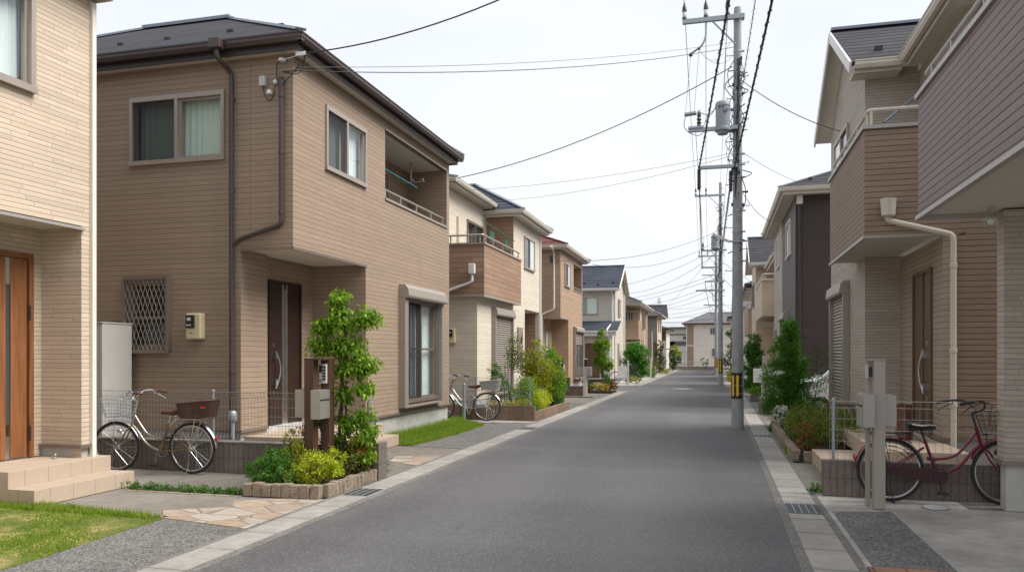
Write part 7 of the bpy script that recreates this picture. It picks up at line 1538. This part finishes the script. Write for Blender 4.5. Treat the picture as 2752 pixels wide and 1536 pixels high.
cable('left high-voltage line coming over the camera to the top cross arm of the near pole', (-.62,-6.5,8.95), (-.68,16.85,8.92), .008, .12); cable('middle high-voltage line coming over the camera to the top cross arm of the near pole', (-.12,-6.5,8.95), (-.24,16.85,8.92), .008, .12); cable('right high-voltage line coming over the camera to the top cross arm of the near pole', (.42,-6.5,8.95), (.20,16.85,8.92), .008, .12)
cable('left high-voltage line between the near pole and the second pole', (-.68,16.85,8.92), (-1.07,40.2,9.9), .009, .3); cable('middle high-voltage line between the near pole and the second pole', (-.24,16.85,8.92), (-.57,40.2,9.9), .009, .3); cable('right high-voltage line between the near pole and the second pole', (.20,16.85,8.92), (.13,40.2,10.1), .008, .3)
cable('left high-voltage line between the second and third poles', (-1.07,40.2,9.9), (-1.32,59.3,9.2), .010, .3); cable('right high-voltage line between the second and third poles', (-.57,40.2,9.9), (-.72,59.3,9.2), .010, .3)
cable('thick lashed telephone cable on the left, over the camera to the lower arm', (1.05,-6.5,5.5), (-.38,16.85,5.46), .017, .12, twist=.16); cable('thick lashed telephone cable on the right, over the camera to the near pole', (1.05,-6.5,5.75), (.33,16.85,5.42), .019, .14, twist=.16); cable('thin line right of the near pole, over the camera', (.95,-6.5,7.6), (.52,16.85,7.3), .009, .15, twist=.2)
cable('left lashed cable between the near and second poles', (-.38,16.85,5.46), (-.75,40.2,5.95), .014, .15, twist=.25); cable('right lashed cable between the near and second poles', (.30,16.85,5.42), (-.02,40.2,5.2), .015, .1, twist=.25); cable('cable curving from the second pole towards the third pole', (-.62,40.2,5.2), (-.30,59.3,4.4), .017, .5); cable('lower cable between the second and third poles', (-.30,40.2,5.2), (-.25,59.3,5.6), .015, .5)
for a_, nm in ((( -.38,16.83,5.22), 'left'), ((.26,16.83,5.15), 'right')): tag(MB().lathe([(.015,-.22),(.036,-.2),(.036,.2),(.015,.22)], a_, 10).build('cable_joint', M['cable'], smooth=True), 'black sleeve joint hanging on the %s lashed cable at the near pole' % nm, 'cable joint')
cable('dark service drop from the corner of the brown house rising over the street', (-5.55,9.70,5.72), (.66,9.0,7.27), .012, .47); cable('upper thin drop from the brown house corner to the near pole', (-5.70,9.72,5.55), (.33,16.88,8.05), .005, .15, 'cable_grey'); cable('lower thin drop from the brown house corner to the near pole', (-5.70,9.72,5.50), (.33,16.88,7.95), .008, .20)
cable('service drop from the cream balcony house to the near pole', (-5.85,17.2,5.65), (.30,16.88,7.55), .012, .28); cable('thin telephone drop from the cream house to the near pole', (-6.2,19.,5.75), (.30,16.9,5.75), .005, .12, 'cable_grey'); cable('second thin telephone drop from the cream house to the near pole', (-6.2,20.3,5.7), (.30,16.9,5.70), .005, .18, 'cable_grey')
cable('service drop from the near pole to the gabled house on the right', (.46,16.85,7.25), (2.1,14.9,5.52), .010, .12); cable('thin drop from the near pole to the roof of the dark house', (.50,16.9,5.75), (2.3,23.,6.28), .006, .06, 'cable_grey'); cable('lower drop from the near pole to the eaves of the dark house', (.48,16.95,4.95), (1.72,27.,5.95), .008, .15)
cable('upper drop from the tan house to the second pole', (-5.8,28.6,5.05), (.05,40.3,7.75), .013, .45); cable('lower drop from the tan house eave to the second pole', (-5.25,33.5,5.45), (.05,40.3,7.3), .012, .6)
for i, (z0_, z1_, y0_, zs, L) in enumerate(((5.6,6.9,46.,.25,'highest drop from the greige gabled house to the second pole'),(5.2,6.7,47.,.5,'second drop from the greige gabled house to the second pole'),(5.0,5.6,49.,.12,'third drop from the greige gabled house to the second pole'),(4.9,5.4,50.5,.12,'fourth drop over the street to the second pole'),(4.7,5.1,52.,.2,'fifth drop over the street to the second pole'),(4.5,5.0,53.,.3,'lowest drop over the street to the second pole'))): cable(L, (-5.5,y0_,z0_), (.0,40.4,z1_), .011, zs, 'cable_grey')
for i, (y0_, z0_, z1_, L) in enumerate(((62.,5.0,5.9,'drop from the beige balcony house to the third pole'),(66.,4.8,5.2,'drop from the grey-brown house to the third pole'),(70.,4.7,4.9,'lower drop from the grey-brown house to the third pole'),(73.,4.6,4.3,'lowest drop near the street end'))): cable(L, (-5.0,y0_,z0_), (-.15,59.4,z1_), .014, .15, 'cable_grey')
for i, z in enumerate((5.4, 6.3, 7.4)): cable('far cable crossing behind the street end, %s of three' % ('lowest','middle','highest')[i], (-14,104,z), (6,96,z+.5), .02, .35, 'cable_grey')
cable('right drop from the second pole to the beige gabled house', (.2,40.3,6.2), (1.7,39.5,5.0), .011, .05); cable('lower right drop from the second pole', (.2,40.3,5.4), (2.0,47.,4.6), .011, .12); cable('far right drop from the third pole to the grey house', (0.,59.4,5.6), (1.4,60.5,4.8), .012, .1)
for L, a_, b_, r_, s_ in (('thin vertical jumper from the curved bracket down to the switch', (-.55,16.84,7.86), (-.66,16.82,6.62), .005, 0.), ('second thin vertical jumper beside the curved bracket', (-.38,16.84,7.96), (-.48,16.82,6.64), .005, 0.), ('jumper from the right insulator down to the transformer', (.20,16.86,8.6), (.10,16.78,6.82), .006, 0.), ('slack loop under the top cross arm of the near pole', (-.40,16.84,7.96), (.30,16.84,8.15), .004, .35), ('second slack loop under the top cross arm of the near pole', (-.36,16.84,7.95), (.30,16.84,7.75), .004, .22), ('low-voltage line between the transformer arm and the second pole', (-.45,16.9,6.25), (-.65,40.2,6.75), .007, .25), ('low-voltage line from the near pole shaft to the second pole', (.30,16.9,6.6), (.05,40.2,7.0), .007, .3), ('grey telephone line from the near pole to the second pole', (.34,16.9,5.9), (.02,40.2,6.2), .008, .25), ('short drop from the second pole to the third pole', (.05,40.4,6.4), (-.2,59.3,6.3), .010, .3), ('thin line from the second pole to the far left roofs', (.0,40.4,6.9), (-4.9,68.,5.3), .010, .35)): cable(L, a_, b_, r_, s_, 'cable_grey')
